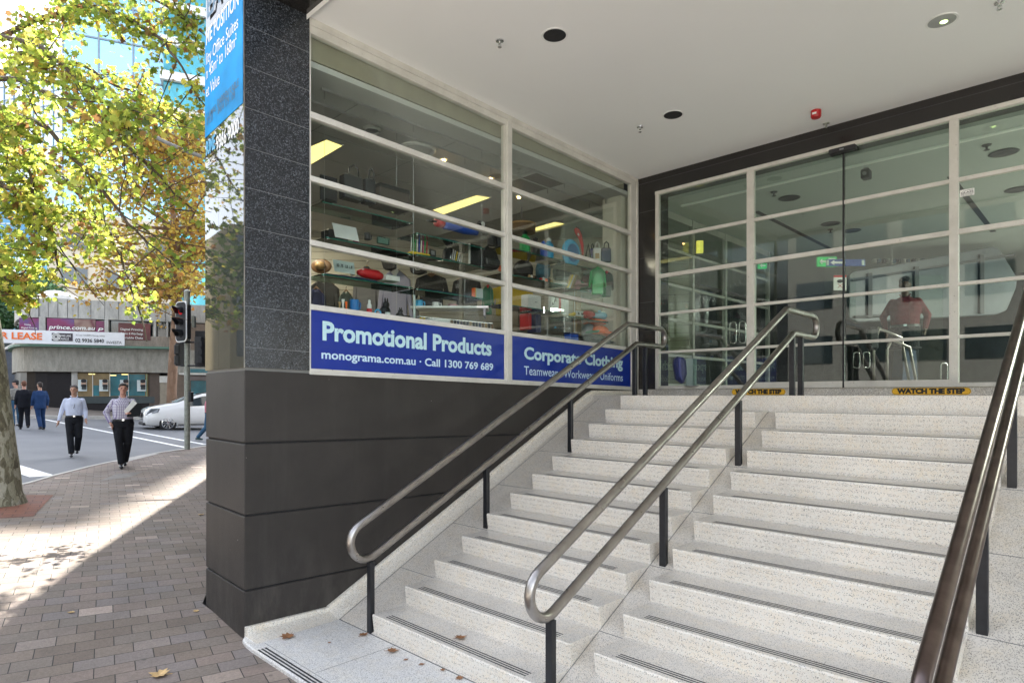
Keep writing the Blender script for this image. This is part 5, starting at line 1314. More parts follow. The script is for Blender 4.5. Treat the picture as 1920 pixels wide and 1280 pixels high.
def P_text(s, m, x0, x1, z, hh, y, bold=.01):
    def f(t, w, h):
        mb = MB(); add_text(mb, s, lambda a, b: (x0*w+a, y, z*h+b), 0, (x1-x0)*w, hh*h, bold); return mb.build('lettering', m, t, fix=False)
    return f
def bottle(m, capm): return [P_lathe('bottle_body', m, [(.42,0),(.5,.03),(.5,.62),(.40,.72),(.22,.80),(.20,.86)]), P_lathe('cap', capm, [(.26,.84),(.26,.95),(.12,.97),(.10,1.0)])]
def mug(m, hm=None): return [P_lathe('cup', m, [(.40,0),(.44,.03),(.44,1.0),(.38,1.0),(.38,.08),(0.01,.08)]), P_tube('handle', hm or m, [(.42,0,.8),(.62,0,.78),(.66,0,.5),(.6,0,.25),(.42,0,.22)], .006)]
def cap_(m, bm): return [lambda t, w, h: MB().ball((0,.0,.35*h), .46*w, .40*w, .62*h, 16, 10).build('crown', m, t, smooth='all'), P_poly('peak', bm, [(-.5,.10),(.5,.10),(.42,.28),(0,.36),(-.42,.28)], .16, -.10), P_ball('button', m, (0,.97), (.04,.04))]
def tote(m, hm=None): return [P_poly('bag_body', m, [(-.5,0),(.5,0),(.47,.70),(-.47,.70)], .10), P_tube('handle', hm or m, [(-.25,-.05,.68),(-.22,-.05,.9),(0,-.05,1.0),(.22,-.05,.9),(.25,-.05,.68)], .008)]
def backpack(m, m2): return [P_poly('bag_body', m, [(-.46,0),(.46,0),(.5,.5),(.36,.86),(.12,.97),(-.12,.97),(-.36,.86),(-.5,.5)], .16, 0, .03), P_poly('front_pocket', m2, [(-.34,.08),(.34,.08),(.36,.42),(-.36,.42)], .06, -.10, .015), P_tube('strap', m2, [(-.1,-.02,.95),(0,-.02,1.04),(.1,-.02,.95)], .01)]
def garment(m, hanger=TAN, trim=None, L=1.0):
    return [P_poly('garment_body', m, [(-.30,0),(.30,0),(.30,.62),(.5,.30),(.44,.24),(.5,.36),(.34,.84),(.10,.90),(0,.86),(-.10,.90),(-.34,.84),(-.5,.36),(-.44,.24),(-.5,.30),(-.30,.62)] if False else [(-.32,0),(.32,0),(.33,.55),(.42,.22),(.52,.26),(.42,.78),(.12,.90),(0,.85),(-.12,.90),(-.42,.78),(-.52,.26),(-.42,.22),(-.33,.55)], .09, 0, .012),
            P_tube('hanger', hanger, [(-.3,0,.83),(0,0,.93),(.3,0,.83)], .010), P_tube('hook', SILV, [(0,0,.93),(0,0,.98),(.03,0,1.0),(.05,0,.98)], .004)]+([P_poly('collar', trim, [(-.12,.88),(0,.80),(.12,.88),(.08,.92),(-.08,.92)], .11)] if trim else [])
def rabbit(m): return [P_ball('body', m, (0,.3), (.45,.32)), P_ball('head', m, (.1,.68), (.28,.2)), P_ball('ear', m, (0,.9), (.07,.16)), P_ball('ear', m, (.22,.9), (.07,.16))]
XS, XM = -.46, -.38
# --- hanging glass shelves
SHELF = [(.81,1.79,3.50,'top glass shelf at the pillar end'), (1.83,2.76,3.415,'top glass shelf under the blue umbrella roll'), (.84,1.79,3.195,'middle glass shelf at the pillar end'), (1.83,2.76,3.205,'middle glass shelf carrying the pens'),
         (.80,1.79,2.865,'lowest glass shelf at the pillar end'), (1.83,2.76,2.862,'lowest glass shelf left of the window post'), (3.05,4.15,3.49,'top glass shelf under the drink bottles'), (4.19,5.08,3.47,'top glass shelf under the red flag'),
         (3.05,4.15,3.185,'middle glass shelf right of the window post'), (4.19,5.10,3.155,'middle glass shelf under the bright caps'), (3.05,4.15,2.84,'lowest glass shelf holding the white catalogue'), (4.19,5.08,2.80,'lowest glass shelf holding the money boxes')]
for (y0, y1, z, lab) in SHELF:
    t = thing('glass_shelf', lab, 'shelf', (-.46, (y0+y1)/2, z), 0, 'glass shelves hung in the shop window')
    MB().box(-.62, -.302, y0, y1, z-.008, z).build('shelf_panel', M['shelf_glass'], t, world=True)
    MB().box(-.302, -.2995, y0, y1, z-.0085, z+.0005).build('polished_edge', M['shelf_edge'], t, world=True)
    for y in (y0+.03, y1-.03):
        for x in (-.32, -.60): MB().lathe([(.009, z-.014), (.009, z+.006)], (x, y, 0), 10).build('cable_clamp', SILV, t, world=True)
for (y0, y1, z) in ((.86, 2.98, 4.50), (3.08, 5.10, 4.50)):
    t = thing('hanging_rail', ('longer' if y0 < 1 else 'shorter')+' ceiling rail with hanging wires behind the '+('wide left' if y0 < 1 else 'narrower right')+' window bay', 'rail', (-.45, y0, z), 0, 'ceiling rails of the glass shelves')
    ys_ = ([.84, 1.81, 2.74] if y0 < 1 else [3.15, 4.17, 5.06])
    for x in (-.32, -.60):
        MB().box(x-.012, x+.012, y0-.05, y1, z-.02, z).build('rail_bar', M['wire'], t, world=True)
        for y in ys_:
            MB().lathe([(.007, z-.09), (.007, z-.02)], (x, y, 0), 8).build('wire_holder', SILV, t, world=True); MB().tube([(x, y, z-.09), (x, y, 2.47)], .0016, 4).build('wire', M['wire'], t, world=True)
# --- things on the shelves
item('display_card', 'black upright display card at the left end of the top shelf', 'card', 600, 632, 331, 378, [P_box('card_panel', BLK, d=.012), P_box('foot', BLK, -.3, .3, 0, .04, d=.12)], XS)
item('gift_bag', 'wide charcoal gift bag with looped handle on the top shelf', 'bag', 640, 676, 312, 376, tote(DKG), XS)
item('bottle_bag', 'narrow charcoal bottle bag with tall handle on the top shelf', 'bag', 681, 700, 318, 383, tote(DKG), XS)
item('presentation_box', 'long dark brown box lying on the top shelf beside the bottle bag', 'box', 702, 758, 354, 393, [P_box('carton', pc('item_umber', (.07,.055,.045)), d=.2), P_box('lid', BLK, -.505, .505, .8, 1.0, d=.205)], XS)
item('wire_stand', 'small bent wire stand at the right end of the top shelf', 'stand', 758, 772, 377, 405, [P_tube('wire_frame', SILV, [(-.5,0,0),(-.4,0,.9),(.5,0,1.0),(.4,0,0)], .003)], XS)
item('umbrella', 'rolled blue umbrella with a red end lying on the top shelf', 'umbrella', 812, 900, 405, 437, [lambda t, w, h: MB().tube([(-.30*w,0,.4*h),(-.1*w,0,.48*h),(.2*w,0,.42*h),(.45*w,0,.30*h)], [.06,.075,.07,.03], 14).build('canopy', BLU, t, smooth='all'), lambda t, w, h: MB().tube([(-.42*w,0,.38*h),(-.30*w,0,.4*h)], [.05,.062], 14).build('red_panel', REDM, t, smooth='all'), P_tube('handle', BLK, [(-.42,0,.38),(-.6,0,.3)], .012)], XS)
item('desk_clock', 'round black desk clock with a cream face on the top shelf', 'clock', 893, 912, 414, 432, [lambda t, w, h: MB().ball((0,0,.5*h), .45*w, .03, .5*h, 16, 10).build('case', BLK, t, smooth='all'), lambda t, w, h: MB().lathe([(.001,-.034),(.17*w,-.033),(.17*w,-.02)], (0,0,.6*h), 16, 'y').build('face', WH, t)], XS)
item('binoculars', 'pair of black binoculars beside the window post on the top shelf', 'binoculars', 915, 942, 434, 462, [P_lathe('barrel', BLK, [(.20,0),(.22,.1),(.22,.7),(.13,1.0)], -.24), P_lathe('barrel', BLK, [(.20,0),(.22,.1),(.22,.7),(.13,1.0)], .24), P_box('bridge', BLK, -.2, .2, .4, .6, d=.03)], XS)
item('tent_card', 'white sloping tent card with a magenta end on the middle shelf', 'card', 619, 668, 422, 452, [lambda t, w, h: MB().add([(-.5*w,-.09,0),(.42*w,-.09,0),(.5*w,0,h),(-.42*w,0,h)], [(0,1,2,3)]).build('front_face', WH, t), lambda t, w, h: MB().add([(.42*w,-.088,0),(.5*w,.07,0),(.5*w,0,h*.99)], [(0,1,2)]).build('end_face', MAG, t)], XS)
item('carton', 'small black carton behind the white tent card', 'carton', 609, 646, 436, 462, [P_box('carton_body', BLK, d=.14), P_box('flap', DKG, -.5, .5, 1.0, 1.02, d=.15)], -.55)
item('mug', 'black mug right of the magenta tent card', 'mug', 683, 695, 437, 450, mug(BLK), XS)
item('acrylic_block', 'pale acrylic block holding a card on the middle shelf', 'award', 708, 729, 445, 458, [P_box('block', M['shelf_glass'], d=.04), P_box('card', PALE, -.45, .45, .1, .9, d=.006)], XS)
item('pen_set', 'row of bright green, white and purple pens in a yellow tray', 'pens', 768, 803, 447, 480, [P_box('tray', YEL, -.5, .5, 0, .16, d=.09, bev=.01)]+[P_tube('pen', mm, [(-.42+.105*k,0,.12),(-.40+.105*k,0,.86+.1*math.sin(k*2)),(-.398+.105*k,0,.96+.1*math.sin(k*2))], .006, 6) for k, mm in enumerate([WH, GRN, GRN, WH, BLU, WH, MAG, GRN, REDM])], XS)
item('pen_rack', 'dark rack of silver and white pens left of the black folder', 'pens', 833, 868, 462, 492, [P_poly('rack', BLK, [(-.5,0),(.5,0),(.42,.5),(-.2,1.0),(-.42,.7)], .05, .03)]+[P_tube('pen', mm, [(-.25+.1*k,-.02,.05),(-.10+.1*k,0,.85-.04*k)], .006, 6) for k, mm in enumerate([SILV, WH, WH, YEL, WH, SILV, WH])], XS)
item('photo_frame', 'tiny black photo frame right of the yellow pen tray', 'frame', 805, 817, 468, 481, [P_box('border', BLK, -.5, .5, 0, 1, d=.015), P_box('picture', GRY, -.3, .3, .2, .8, d=.02)], XS)
item('folder_display', 'tall black folder standing with a white edge on the middle shelf', 'folder', 880, 902, 459, 497, [P_box('cover', BLK, d=.03), P_box('page_edge', WH, -.52, -.47, 0, 1, d=.034)], XS)
item('backpack', 'black backpack leaning by the window post on the middle shelf', 'backpack', 893, 930, 464, 505, backpack(BLK, DKG), -.52)
item('toy', 'little orange toy beside the window post', 'toy', 934, 942, 497, 509, [P_ball('body', ORG, (0,.3), (.5,.3)), P_ball('head', ORG, (0,.8), (.3,.2))], XS)
item('price_card', 'white price tent card with black figures on the lowest shelf', 'card', 620, 664, 489, 514, [lambda t, w, h: MB().add([(-.5*w,-.07,0),(.38*w,-.07,0),(.5*w,0,h),(-.42*w,0,h)], [(0,1,2,3)]).build('front_face', PALE, t), lambda t, w, h: MB().add([(.38*w,-.068,0),(.52*w,.07,0),(.5*w,0,h)], [(0,1,2)]).build('end_face', WH, t),
      lambda t, w, h: (lambda mb: (add_text(mb, '50  75  1.0  1.9', lambda a, b: (-.36*w+a, -.05, .42*h+b), 0, .66*w, .22*h, .03), mb.build('lettering', M['ink'], t, fix=False)))(MB())], XS)
item('pouch', 'bright red pencil pouch lying on the lowest shelf', 'pouch', 671, 716, 506, 522, [lambda t, w, h: MB().tube([(-.5*w,0,.5*h),(-.3*w,0,.52*h),(.3*w,0,.5*h),(.5*w,0,.45*h)], [.02,.045,.05,.03], 14).build('cloth', REDM, t, smooth='all'), P_tube('zip', WH, [(-.4,-.03,.85),(.4,-.03,.85)], .004)], XS)
item('notepad', 'white notepad lying beside the red pouch', 'notepad', 716, 742, 519, 528, [P_box('pages', WH, d=.15), P_box('cover', PALE, -.5, .5, 1.0, 1.1, d=.15)], XS)
item('leaflet_box', 'small pale box with orange and yellow stripes near the window post', 'box', 887, 903, 541, 560, [P_box('box_body', PALE, -.3, .5, d=.05), P_box('stripe', ORG, -.5, -.38, 0, 1, d=.05), P_box('stripe', YEL, -.38, -.3, 0, 1, d=.05)], XS)
# window ledge
item('trophy_group', 'small gold and white trophies on the window ledge nearest the pillar', 'trophies', 634, 652, 561, 580, [P_lathe('trophy', WH, [(.16,0),(.16,.1),(.07,.2),(.10,.6),(.16,1)], .0), P_lathe('trophy', TAN, [(.12,0),(.12,.1),(.05,.2),(.14,.7)], -.35), P_lathe('trophy', ORG, [(.12,0),(.12,.1),(.05,.2),(.12,.8)], .35)], -.2)
item('mug', 'blue mug on the window ledge over the letter P of Promotional', 'mug', 656, 673, 562, 583, mug(LBL if False else pc('item_mug_blue', (.02,.17,.48))), -.2)
item('bottle', 'white bottle with a red base on the window ledge', 'bottle', 688, 697, 562, 587, [P_lathe('bottle_body', WH, [(.4,.3),(.42,.6),(.22,.75),(.22,.95),(.12,1.0)]), P_lathe('base', REDM, [(.5,0),(.5,.30),(.4,.34)])], -.2)
item('key_ring', 'blue plastic ring standing on the window ledge', 'ring', 702, 715, 581, 592, [lambda t, w, h: MB().tube([(.4*w*math.cos(a),0,.5*h+.4*w*math.sin(a)) for a in [2*math.pi*k/16 for k in range(17)]], .008, 6).build('ring_band', LBL, t, smooth='all')], -.2)
item('plush_toy', 'black plush toy with a pointed head on the window ledge', 'toy', 712, 732, 560, 594, rabbit(BLK), -.28)
item('plush_toy', 'smaller black plush toy right of the pointed one', 'toy', 742, 757, 577, 598, rabbit(BLK), -.28)
item('mint_tin', 'small white tin between the two black plush toys', 'tin', 723, 731, 586, 592, [P_lathe('tin_body', WH, [(.5,0),(.5,1)]), P_lathe('lid', PALE, [(.52,.8),(.52,1.05),(.1,1.1)])], -.14)
item('letter_card', 'long white card lying on the ledge above the word Products', 'card', 805, 838, 598, 607, [P_box('sheet', WH, d=.1), P_box('print_block', BLK, -.35, -.25, 1.0, 1.05, d=.03)], -.16)
# dark folded garments seen from below through the glass shelves
for k, (y0, y1, z, lab) in enumerate(((1.05,1.72,3.197,'dark folded scarf lying across the middle shelf behind the black mug'),(1.9,2.6,3.207,'dark folded cloth lying under the pens on the middle shelf'),(.86,1.5,2.867,'black folded jumper lying behind the price card'),(1.90,2.70,2.864,'long black garment folded along the lowest shelf left of the post'),
      (3.15,3.95,3.187,'dark folded mat under the tiny figurines'),(4.3,5.0,3.157,'dark cloth under the bright caps'),(2.0,2.6,3.417,'dark folded bag behind the blue umbrella'),(3.2,3.9,3.492,'dark placemat under the drink bottles'))):
    c = ((y0+y1)/2); t = thing('folded_cloth', lab, 'cloth', (-.47, c, z)); w = (y1-y0)/2
    MB().prism([(-.11,-w*.96),(.08,-w),(.12,-w*.3),(.10,w*.5),(.11,w),(-.10,w*.95),(-.12,0)], 0, .018).build('lower_fold', [DKG, BLK, BLK, NVY][k % 4], t, bevel=.006)
    MB().prism([(-.09,-w*.8),(.06,-w*.9),(.10,w*.3),(.07,w*.85),(-.09,w*.8)], .019, .034).build('upper_fold', [BLK, DKG, NVY, BLK][k % 4], t, bevel=.006)
# inner white shelf with mugs, rack of hanging lanyards below
t = thing('wall_shelf', 'long white shelf carrying a row of mugs inside the shop', 'shelf', tuple(px(845, 577, Y=6.6)), TH)
MB().box(-.40, .40, -.15, .15, -.02, 0).build('board', WH, t); 
for x in (-.36, .36): MB().box(x-.01, x+.01, -.14, .14, -.10, -.021).build('bracket', GRY, t)
for k, (u, m_, lab) in enumerate(((786, LBL, 'blue and white striped'), (817, WH, 'plain white'), (847, PNK, 'pale pink'), (879, PALE, 'pale grey'))):
    item('mug', lab+' mug on the long white inner shelf', 'mug', u-8, u+8, 563+k*3.6, 581+k*3.6 if False else 577, mug(m_), Y=6.6, group='mugs on the inner shelf')
t = thing('lanyard_rack', 'dark rack of colourful hanging lanyards below the mug shelf', 'rack', tuple(px(850, 610, Y=6.7)), TH)
MB().tube([(-.42,0,.10),(.42,0,.02)], .008, 6).build('bar', SILV, t)
for k in range(26):
    x = -.41+.033*k; z = .09-.08*(k/26); mm = random.choice([BLK, DKG, NVY, TAN, BRN, BRN, MAR, BLK, YEL, REDM, ORG] if k < 8 else [BLK, BRN, TAN, DKG, NVY, BLK])
    MB().box(x-.011, x+.011, -.01, .01, z-.24-random.random()*.06, z).build('lanyard', mm, t)
item('display_post', 'pale green glass post at the left end of the mug shelf', 'post', 775, 779, 553, 598, [P_box('post_body', PALE, d=.02), P_box('base', GRY, -1, 1, -.02, 0, d=.06)], Y=6.2)
# back wall garments
BW = 9.7
item('straw_hat', 'round brown straw hat hung on the slatted wall', 'hat', 583, 622, 486, 513, [lambda t, w, h: MB().ball((0,0,.5*h), .5*w, .03, .5*h, 20, 10).build('brim', BRN, t, smooth='all'), lambda t, w, h: MB().ball((0,-.05,.5*h), .26*w, .09, .28*h, 16, 10).build('crown', TAN, t, smooth='all')], Y=BW)
item('garment', 'black jackets hung at the far left of the slatted wall', 'jacket', 574, 640, 512, 640, garment(BLK, BRN), Y=BW-.3)
item('garment', 'navy shirt in front of the black jackets at the pillar end', 'shirt', 574, 612, 530, 640, garment(NVY, BRN), Y=BW-.6)
item('garment', 'grey-green polo shirt between the black jackets and grey coat', 'shirt', 634, 664, 536, 640, garment(pc('item_sage', (.07,.10,.09)), BRN), Y=BW-.5)
item('garment', 'grey coat on a wooden hanger on the slatted wall', 'coat', 660, 716, 488, 640, garment(pc('item_coat', (.13,.13,.14)), TAN, BLK), Y=BW)
item('garment', 'lilac business shirt on a wooden hanger', 'shirt', 708, 775, 492, 640, garment(LIL, TAN, WH), Y=BW-.1)
item('garment', 'black jacket with a tan neck label left of the orange-labelled one', 'jacket', 776, 842, 508, 575, garment(BLK, TAN, BRN), Y=BW-.2)
item('garment', 'black zipped jacket with an orange neck label', 'jacket', 846, 905, 514, 578, garment(BLK, ORG, DKG), Y=BW-.2)
item('garment', 'bright yellow hooded jersey with a red hem beside the window post', 'jersey', 914, 1004, 528, 592, garment(YEL, BLK, YEL)+[P_box('hem_band', REDM, -.22, .22, .0, .16, d=.10)], Y=BW-.4)
item('garment', 'green and black striped jersey left of the yellow one', 'jersey', 904, 926, 530, 590, garment(DGN, BLK, REDM), Y=BW-.5)
item('sling_bag', 'dark sling bag above the lilac shirt', 'bag', 714, 745, 484, 507, [P_poly('bag_body', BLK, [(-.5,1),(.5,1),(.42,.2),(.1,0),(-.3,.1)], .12), P_tube('strap', BLK, [(-.4,-.02,.9),(-.2,-.02,1.5),(.4,-.02,.9)], .012)], Y=BW-.3)
item('sling_bag', 'black sling bag with white piping above the tan-labelled jacket', 'bag', 767, 803, 490, 515, [P_poly('bag_body', BLK, [(-.5,1),(.5,1),(.4,.15),(0,0),(-.4,.15)], .12), P_tube('piping', WH, [(-.2,-.07,.8),(-.1,-.07,.3),(.1,-.07,.3)], .006)], Y=BW-.4)
item('clothes_rail', 'dark stack of folded clothes under the lilac shirt', 'clothes', 700, 775, 590, 660, [P_box('folded_pile', BLK, -.5, .5, 0, .5, d=.3), P_box('folded_pile', DKG, -.48, .45, .51, .95, d=.28)], Y=BW-1)
item('clothes_rail', 'long dark rack of clothes under the lanyards', 'clothes', 800, 1000, 612, 690, [P_box('clothes_row', BLK, -.5, .5, 0, .8, d=.4, bev=.03), P_tube('rail_bar', SILV, [(-.5,0,.95),(.5,0,.95)], .012)], Y=BW-1)
# right bay, top shelf
item('drink_bottle', 'green drink bottle with a dark cap next to the window post', 'bottle', 977, 991, 433, 476, bottle(GRN, BLK), XS)
item('drink_bottle', 'smoky dark drink bottle between the green and the blue ones', 'bottle', 998, 1010, 445, 484, bottle(DKG, BLK), XS)
item('drink_bottle', 'short dark blue drink bottle', 'bottle', 1014, 1024, 452, 488, bottle(BLU, BLU), XS)
item('drink_bottle', 'light blue drink bottle with a white cap', 'bottle', 1023, 1035, 446, 486, bottle(LBL, WH), XS)
item('flying_disc', 'big round blue flying disc on the top shelf', 'disc', 1056, 1088, 456, 493, [lambda t, w, h: MB().lathe([(.001,-.02),(.30*w,-.022),(.46*w,-.015),(.5*w,.0),(.5*w,.02),(.001,.0)], (0,0,.5*h), 28, 'y').build('disc_body', LBL, t, smooth=True), lambda t, w, h: MB().lathe([(.001,-.027),(.33*w,-.026),(.33*w,-.02)], (0,0,.5*h), 24, 'y').build('centre', pc('item_deep_blue', (.01,.12,.36)), t)], XS)
item('feather_flag', 'small red feather flag curving up behind the blue disc', 'flag', 1076, 1096, 428, 480, [P_poly('flag_cloth', REDM, [(.28,.05),(.42,.08),(.40,.45),(.22,.80),(.0,.96),(-.3,1.0),(-.48,.9),(-.40,.78),(-.1,.66),(.12,.45)], .012), P_tube('pole', BLK, [(.36,0,0),(.42,0,.4),(.24,0,.82),(0,0,.98),(-.3,0,1.02)], .005), P_text('a', WH, -.22, -.05, .72, .12, -.012, .05)], XS)
item('tote_bag', 'white and brown tote bag on the slatted wall', 'bag', 1112, 1126, 455, 490, tote(WH, WH)+[P_box('print_block', TAN, -.3, .3, .1, .4, d=.105)], Y=8.6)
item('tote_bag', 'flat navy tote bag at the right end of the slatted wall', 'bag', 1127, 1145, 455, 492, tote(NVY, BLK), Y=8.6)
item('tote_bag', 'violet-blue bag left of the white and brown tote', 'bag', 1106, 1114, 459, 485, tote(pc('item_violet', (.05,.04,.25)), BLK), Y=8.7)
item('lanyard', 'black neck strap hanging left of the bags', 'strap', 1096, 1110, 458, 486, [P_tube('strap_loop', BLK, [(-.4,0,0),(0,0,1),(.4,0,.0)], .012)], Y=8.6)
# behind middle shelf
item('backpack', 'wide black duffel hanging beside the window post in the right bay', 'bag', 962, 1000, 488, 520, backpack(BLK, DKG), Y=8.8)
item('backpack', 'steel-blue shield-shaped backpack hanging between black bags', 'backpack', 1004, 1032, 486, 522, backpack(TEALB, TEALB), Y=8.8)
item('backpack', 'broad black duffel right of the steel-blue backpack', 'bag', 1036, 1078, 490, 524, backpack(BLK, BLK), Y=8.9)
item('figurine_set', 'row of tiny red and white figurines on the middle shelf', 'figurines', 1012, 1036, 514, 530, [P_ball('figurine', mm, (-.4+.2*k,.25+.1*(k%2)), (.10,.25)) for k, mm in enumerate([REDM, WH, ORG, BLK, TAN])], XS)
item('figurine_set', 'tiny tan figurines at the start of the right middle shelf', 'figurines', 990, 1007, 510, 524, [P_ball('figurine', mm, (-.35+.23*k,.3), (.13,.3)) for k, mm in enumerate([TAN, WH, BRN, BLK])], XS)
item('drink_cooler', 'white shell-shaped dish on the right middle shelf', 'dish', 1040, 1061, 525, 537, [P_ball('dish_body', WH, (0,.3), (.5,.4)), P_box('foot', WH, -.2, .2, -.05, .1, d=.04)], XS)
item('swatch_fan', 'fan of gold striped cards leaning on the right middle shelf', 'cards', 1059, 1080, 514, 541, [P_poly('card', mm, [(-.45+.1*k,0),(-.25+.1*k,0),(.25+.1*k,1-.05*k),(.02+.1*k,1)], .006, -.01*k, .001) for k, mm in enumerate([TAN, YEL, WH, TAN, BRN])], XS)
item('cap', 'grey-pink cap right of the gold cards', 'cap', 1072, 1088, 522, 540, cap_(PNK, PNK), XS)
item('cap', 'brown and white cap above the green one', 'cap', 1090, 1108, 505, 518, cap_(BRN, WH), -.6)
item('cap', 'dark green cap at the front of the middle shelf', 'cap', 1082, 1098, 527, 546, cap_(DGN, DGN), XS)
item('cap', 'maroon cap with a gold edge', 'cap', 1092, 1109, 514, 540, cap_(MAR, TAN), -.55)
item('garment', 'bright green T-shirt hanging above the orange ball', 'shirt', 1104, 1136, 497, 552, garment(GRN, BLK, GRN), Y=8.2)
item('garment', 'black and red shirt right of the green T-shirt', 'shirt', 1124, 1150, 505, 556, garment(BLK, BLK, REDM), Y=8.3)
item('water_bottle', 'pale blue pointed bottle beside the orange ball', 'bottle', 1105, 1117, 529, 550, bottle(SKY_, SKY_), XS)
item('paper_cup', 'small teal and white cup on the right middle shelf', 'cup', 1095, 1104, 536, 547, [P_lathe('cup_body', WH, [(.35,0),(.45,1),(.40,1),(.3,.1)]), P_lathe('band', DGN, [(.40,.3),(.44,.7)])], XS)
item('ball', 'bright orange stress ball at the right end of the middle shelf', 'ball', 1117, 1133, 537, 553, [P_ball('ball_body', ORG, (0,.5), (.5,.5)), P_ball('valve', BLK, (0,.98), (.05,.03))], XS)
item('easel', 'wooden ruler stand at the right end of the middle shelf', 'stand', 1132, 1144, 528, 553, [P_poly('board', TAN, [(-.5,0),(0,0),(.5,1),(.1,1)], .01), P_box('foot', TAN, -.5, .5, -.02, .02, d=.06)], XS)
# lowest shelf right bay and ledge
item('gift_box', 'square white box with a small black slot beside the window post', 'box', 984, 1008, 554, 579, [P_box('box_body', WH, d=.12), P_box('slot', BLK, 0, .22, .46, .5, d=.122, y=-.002), P_box('tab', WH, .5, .56, .6, .9, d=.02)], XS)
item('catalogue', 'large white catalogue with sketches and a red stripe', 'catalogue', 1029, 1066, 550, 588, [P_box('cover', WH, d=.015), P_box('red_stripe', REDM, -.02, .10, 0, 1, d=.017, y=-.001, bev=0), P_tube('sketch', BLK, [(-.4,-.010,.2),(-.33,-.010,.5),(-.3,-.010,.35)], .003), P_tube('sketch', BLK, [(-.28,-.010,.4),(-.2,-.010,.8),(-.15,-.010,.6)], .003), P_tube('sketch', MAR, [(-.22,-.010,.55),(-.12,-.010,.9)], .004)], XS)
item('rubber_duck', 'tiny yellow rubber duck on the lowest shelf', 'duck', 1067, 1079, 585, 593, [P_ball('body', YEL, (-.1,.35), (.4,.4)), P_ball('head', YEL, (.28,.75), (.2,.3)), P_ball('beak', ORG, (.52,.7), (.1,.1))], XS)
item('dice_card', 'white card printed with dark letters left of the red money box', 'card', 1080, 1094, 583, 593, [P_box('card_panel', WH, d=.01), P_text('B  B', M['ink'], -.3, .4, .3, .4, -.007, .05)], XS)
item('money_box', 'red pig-shaped money box on the lowest shelf', 'money box', 1093, 1112, 581, 597, [P_ball('body', REDM, (0,.48), (.5,.45)), P_ball('snout', REDM, (-.42,.5), (.14,.16), -.02), P_ball('foot', REDM, (-.25,.06), (.1,.1)), P_ball('foot', REDM, (.25,.06), (.1,.1))], XS)
item('money_box', 'pale blue pig-shaped money box right of the red one', 'money box', 1114, 1139, 583, 602, [P_ball('body', SKY_, (0,.48), (.48,.42)), P_ball('ear', SKY_, (-.1,.95), (.08,.12)), P_ball('tail', SKY_, (.5,.5), (.06,.1)), P_ball('foot', SKY_, (-.25,.06), (.1,.1)), P_ball('foot', SKY_, (.25,.06), (.1,.1))], XS)
item('display_post', 'knotty wooden post standing through the right bay', 'post', 1078, 1087, 540, 642, [P_box('timber', TAN, -.5, .5, 0, 1, d=.06), P_box('side_strip', WH, -.62, -.5, 0, 1, d=.02)], -.7)
item('cap', 'bright orange cap above the black one at the right end', 'cap', 1111, 1137, 609, 630, cap_(ORG, ORG), -.3)
item('cap', 'black cap with a white arc lying on the ledge', 'cap', 1086, 1136, 626, 645, cap_(BLK, BLK)+[P_tube('white_arc', WH, [(.1,-.2,.55),(.25,-.21,.7),(.4,-.2,.55)], .006)], -.28)
item('cap', 'grey and green cap left of the orange one', 'cap', 1094, 1114, 606, 628, cap_(GRY, DGN), -.4)
item('cap', 'red and grey cap flat under the pale blue money box', 'cap', 1098, 1134, 597, 608, cap_(ORG, GRY), -.5)
item('gift_box', 'small deep blue box on the ledge by the wooden post', 'box', 1064, 1079, 624, 640, [P_box('box_body', BLU, d=.1), P_box('lid', NVY, -.52, .52, .8, 1.02, d=.105)], -.25)
item('book', 'thin upright red book behind the lowest shelf', 'book', 983, 988, 588, 618, [P_box('cover', REDM, d=.16), P_box('pages', WH, -.35, .35, .96, 1.01, d=.15)], -.6)
item('book', 'upright navy book right of the thin red one', 'book', 997, 1006, 590, 624, [P_box('cover', NVY, d=.16), P_box('pages', WH, -.35, .35, .96, 1.01, d=.15)], -.6)
for k, (u0, u1, v0, v1, lab, m_) in enumerate(((956, 982, 578, 640, 'stack of beige cartons beside the window post', pc('item_carton', (.20,.17,.12))), (1008, 1042, 595, 640, 'crystal-grey carton pile in the middle of the right bay', pc('item_carton_grey', (.19,.18,.15))), (1044, 1066, 604, 646, 'brown carton pile left of the blue box', pc('item_carton_brown', (.15,.12,.09))))):
    item('carton_stack', lab, 'cartons', u0, u1, v0, v1, [P_box('carton', m_, -.5, .5, 0, .45, d=.3), P_box('carton', m_, -.46, .48, .46, .98, d=.28)], -1.1)
item('pen', 'silver and blue pen display lying right of the grey cartons', 'pen', 1040, 1068, 611, 619, [P_tube('barrel', SILV, [(-.5,0,.5),(.5,0,.6)], .012), P_tube('tip', LBL, [(-.5,0,.5),(-.42,0,.5)], .014)], -.7)
# --- shop ceiling fittings
def ceil_rect(name, label, cat, pts, mat, z, th=.02, trim=None):
    P = [px(u, v, z=z) for u, v in pts]; c = sum(P, Vector())/4; t = thing(name, label, cat, tuple(c))
    MB().slab(P, (0,0,th)).build('diffuser', mat, t, world=True)
    Q = [c+(p-c)*1.06 for p in P]; MB().slab([q+Vector((0,0,.003)) for q in Q], (0,0,th)).build('frame', trim or M['shop_ceil'], t, world=True); return t
ceil_rect('ceiling_light', 'glowing yellow ceiling panel cut off by the pillar', 'ceiling light', [(545, 292), (612, 263), (641, 274), (566, 318)], M['fluoro'], 4.485)
ceil_rect('ceiling_light', 'long glowing ceiling panel in the middle of the left bay', 'ceiling light', [(812, 394), (893, 367), (918, 371), (832, 402)], M['fluoro'], 4.485)
ceil_rect('ceiling_light', 'long glowing ceiling panel seen through the right bay', 'ceiling light', [(972, 436), (1040, 417), (1065, 421), (990, 443)], M['fluoro'], 4.485)
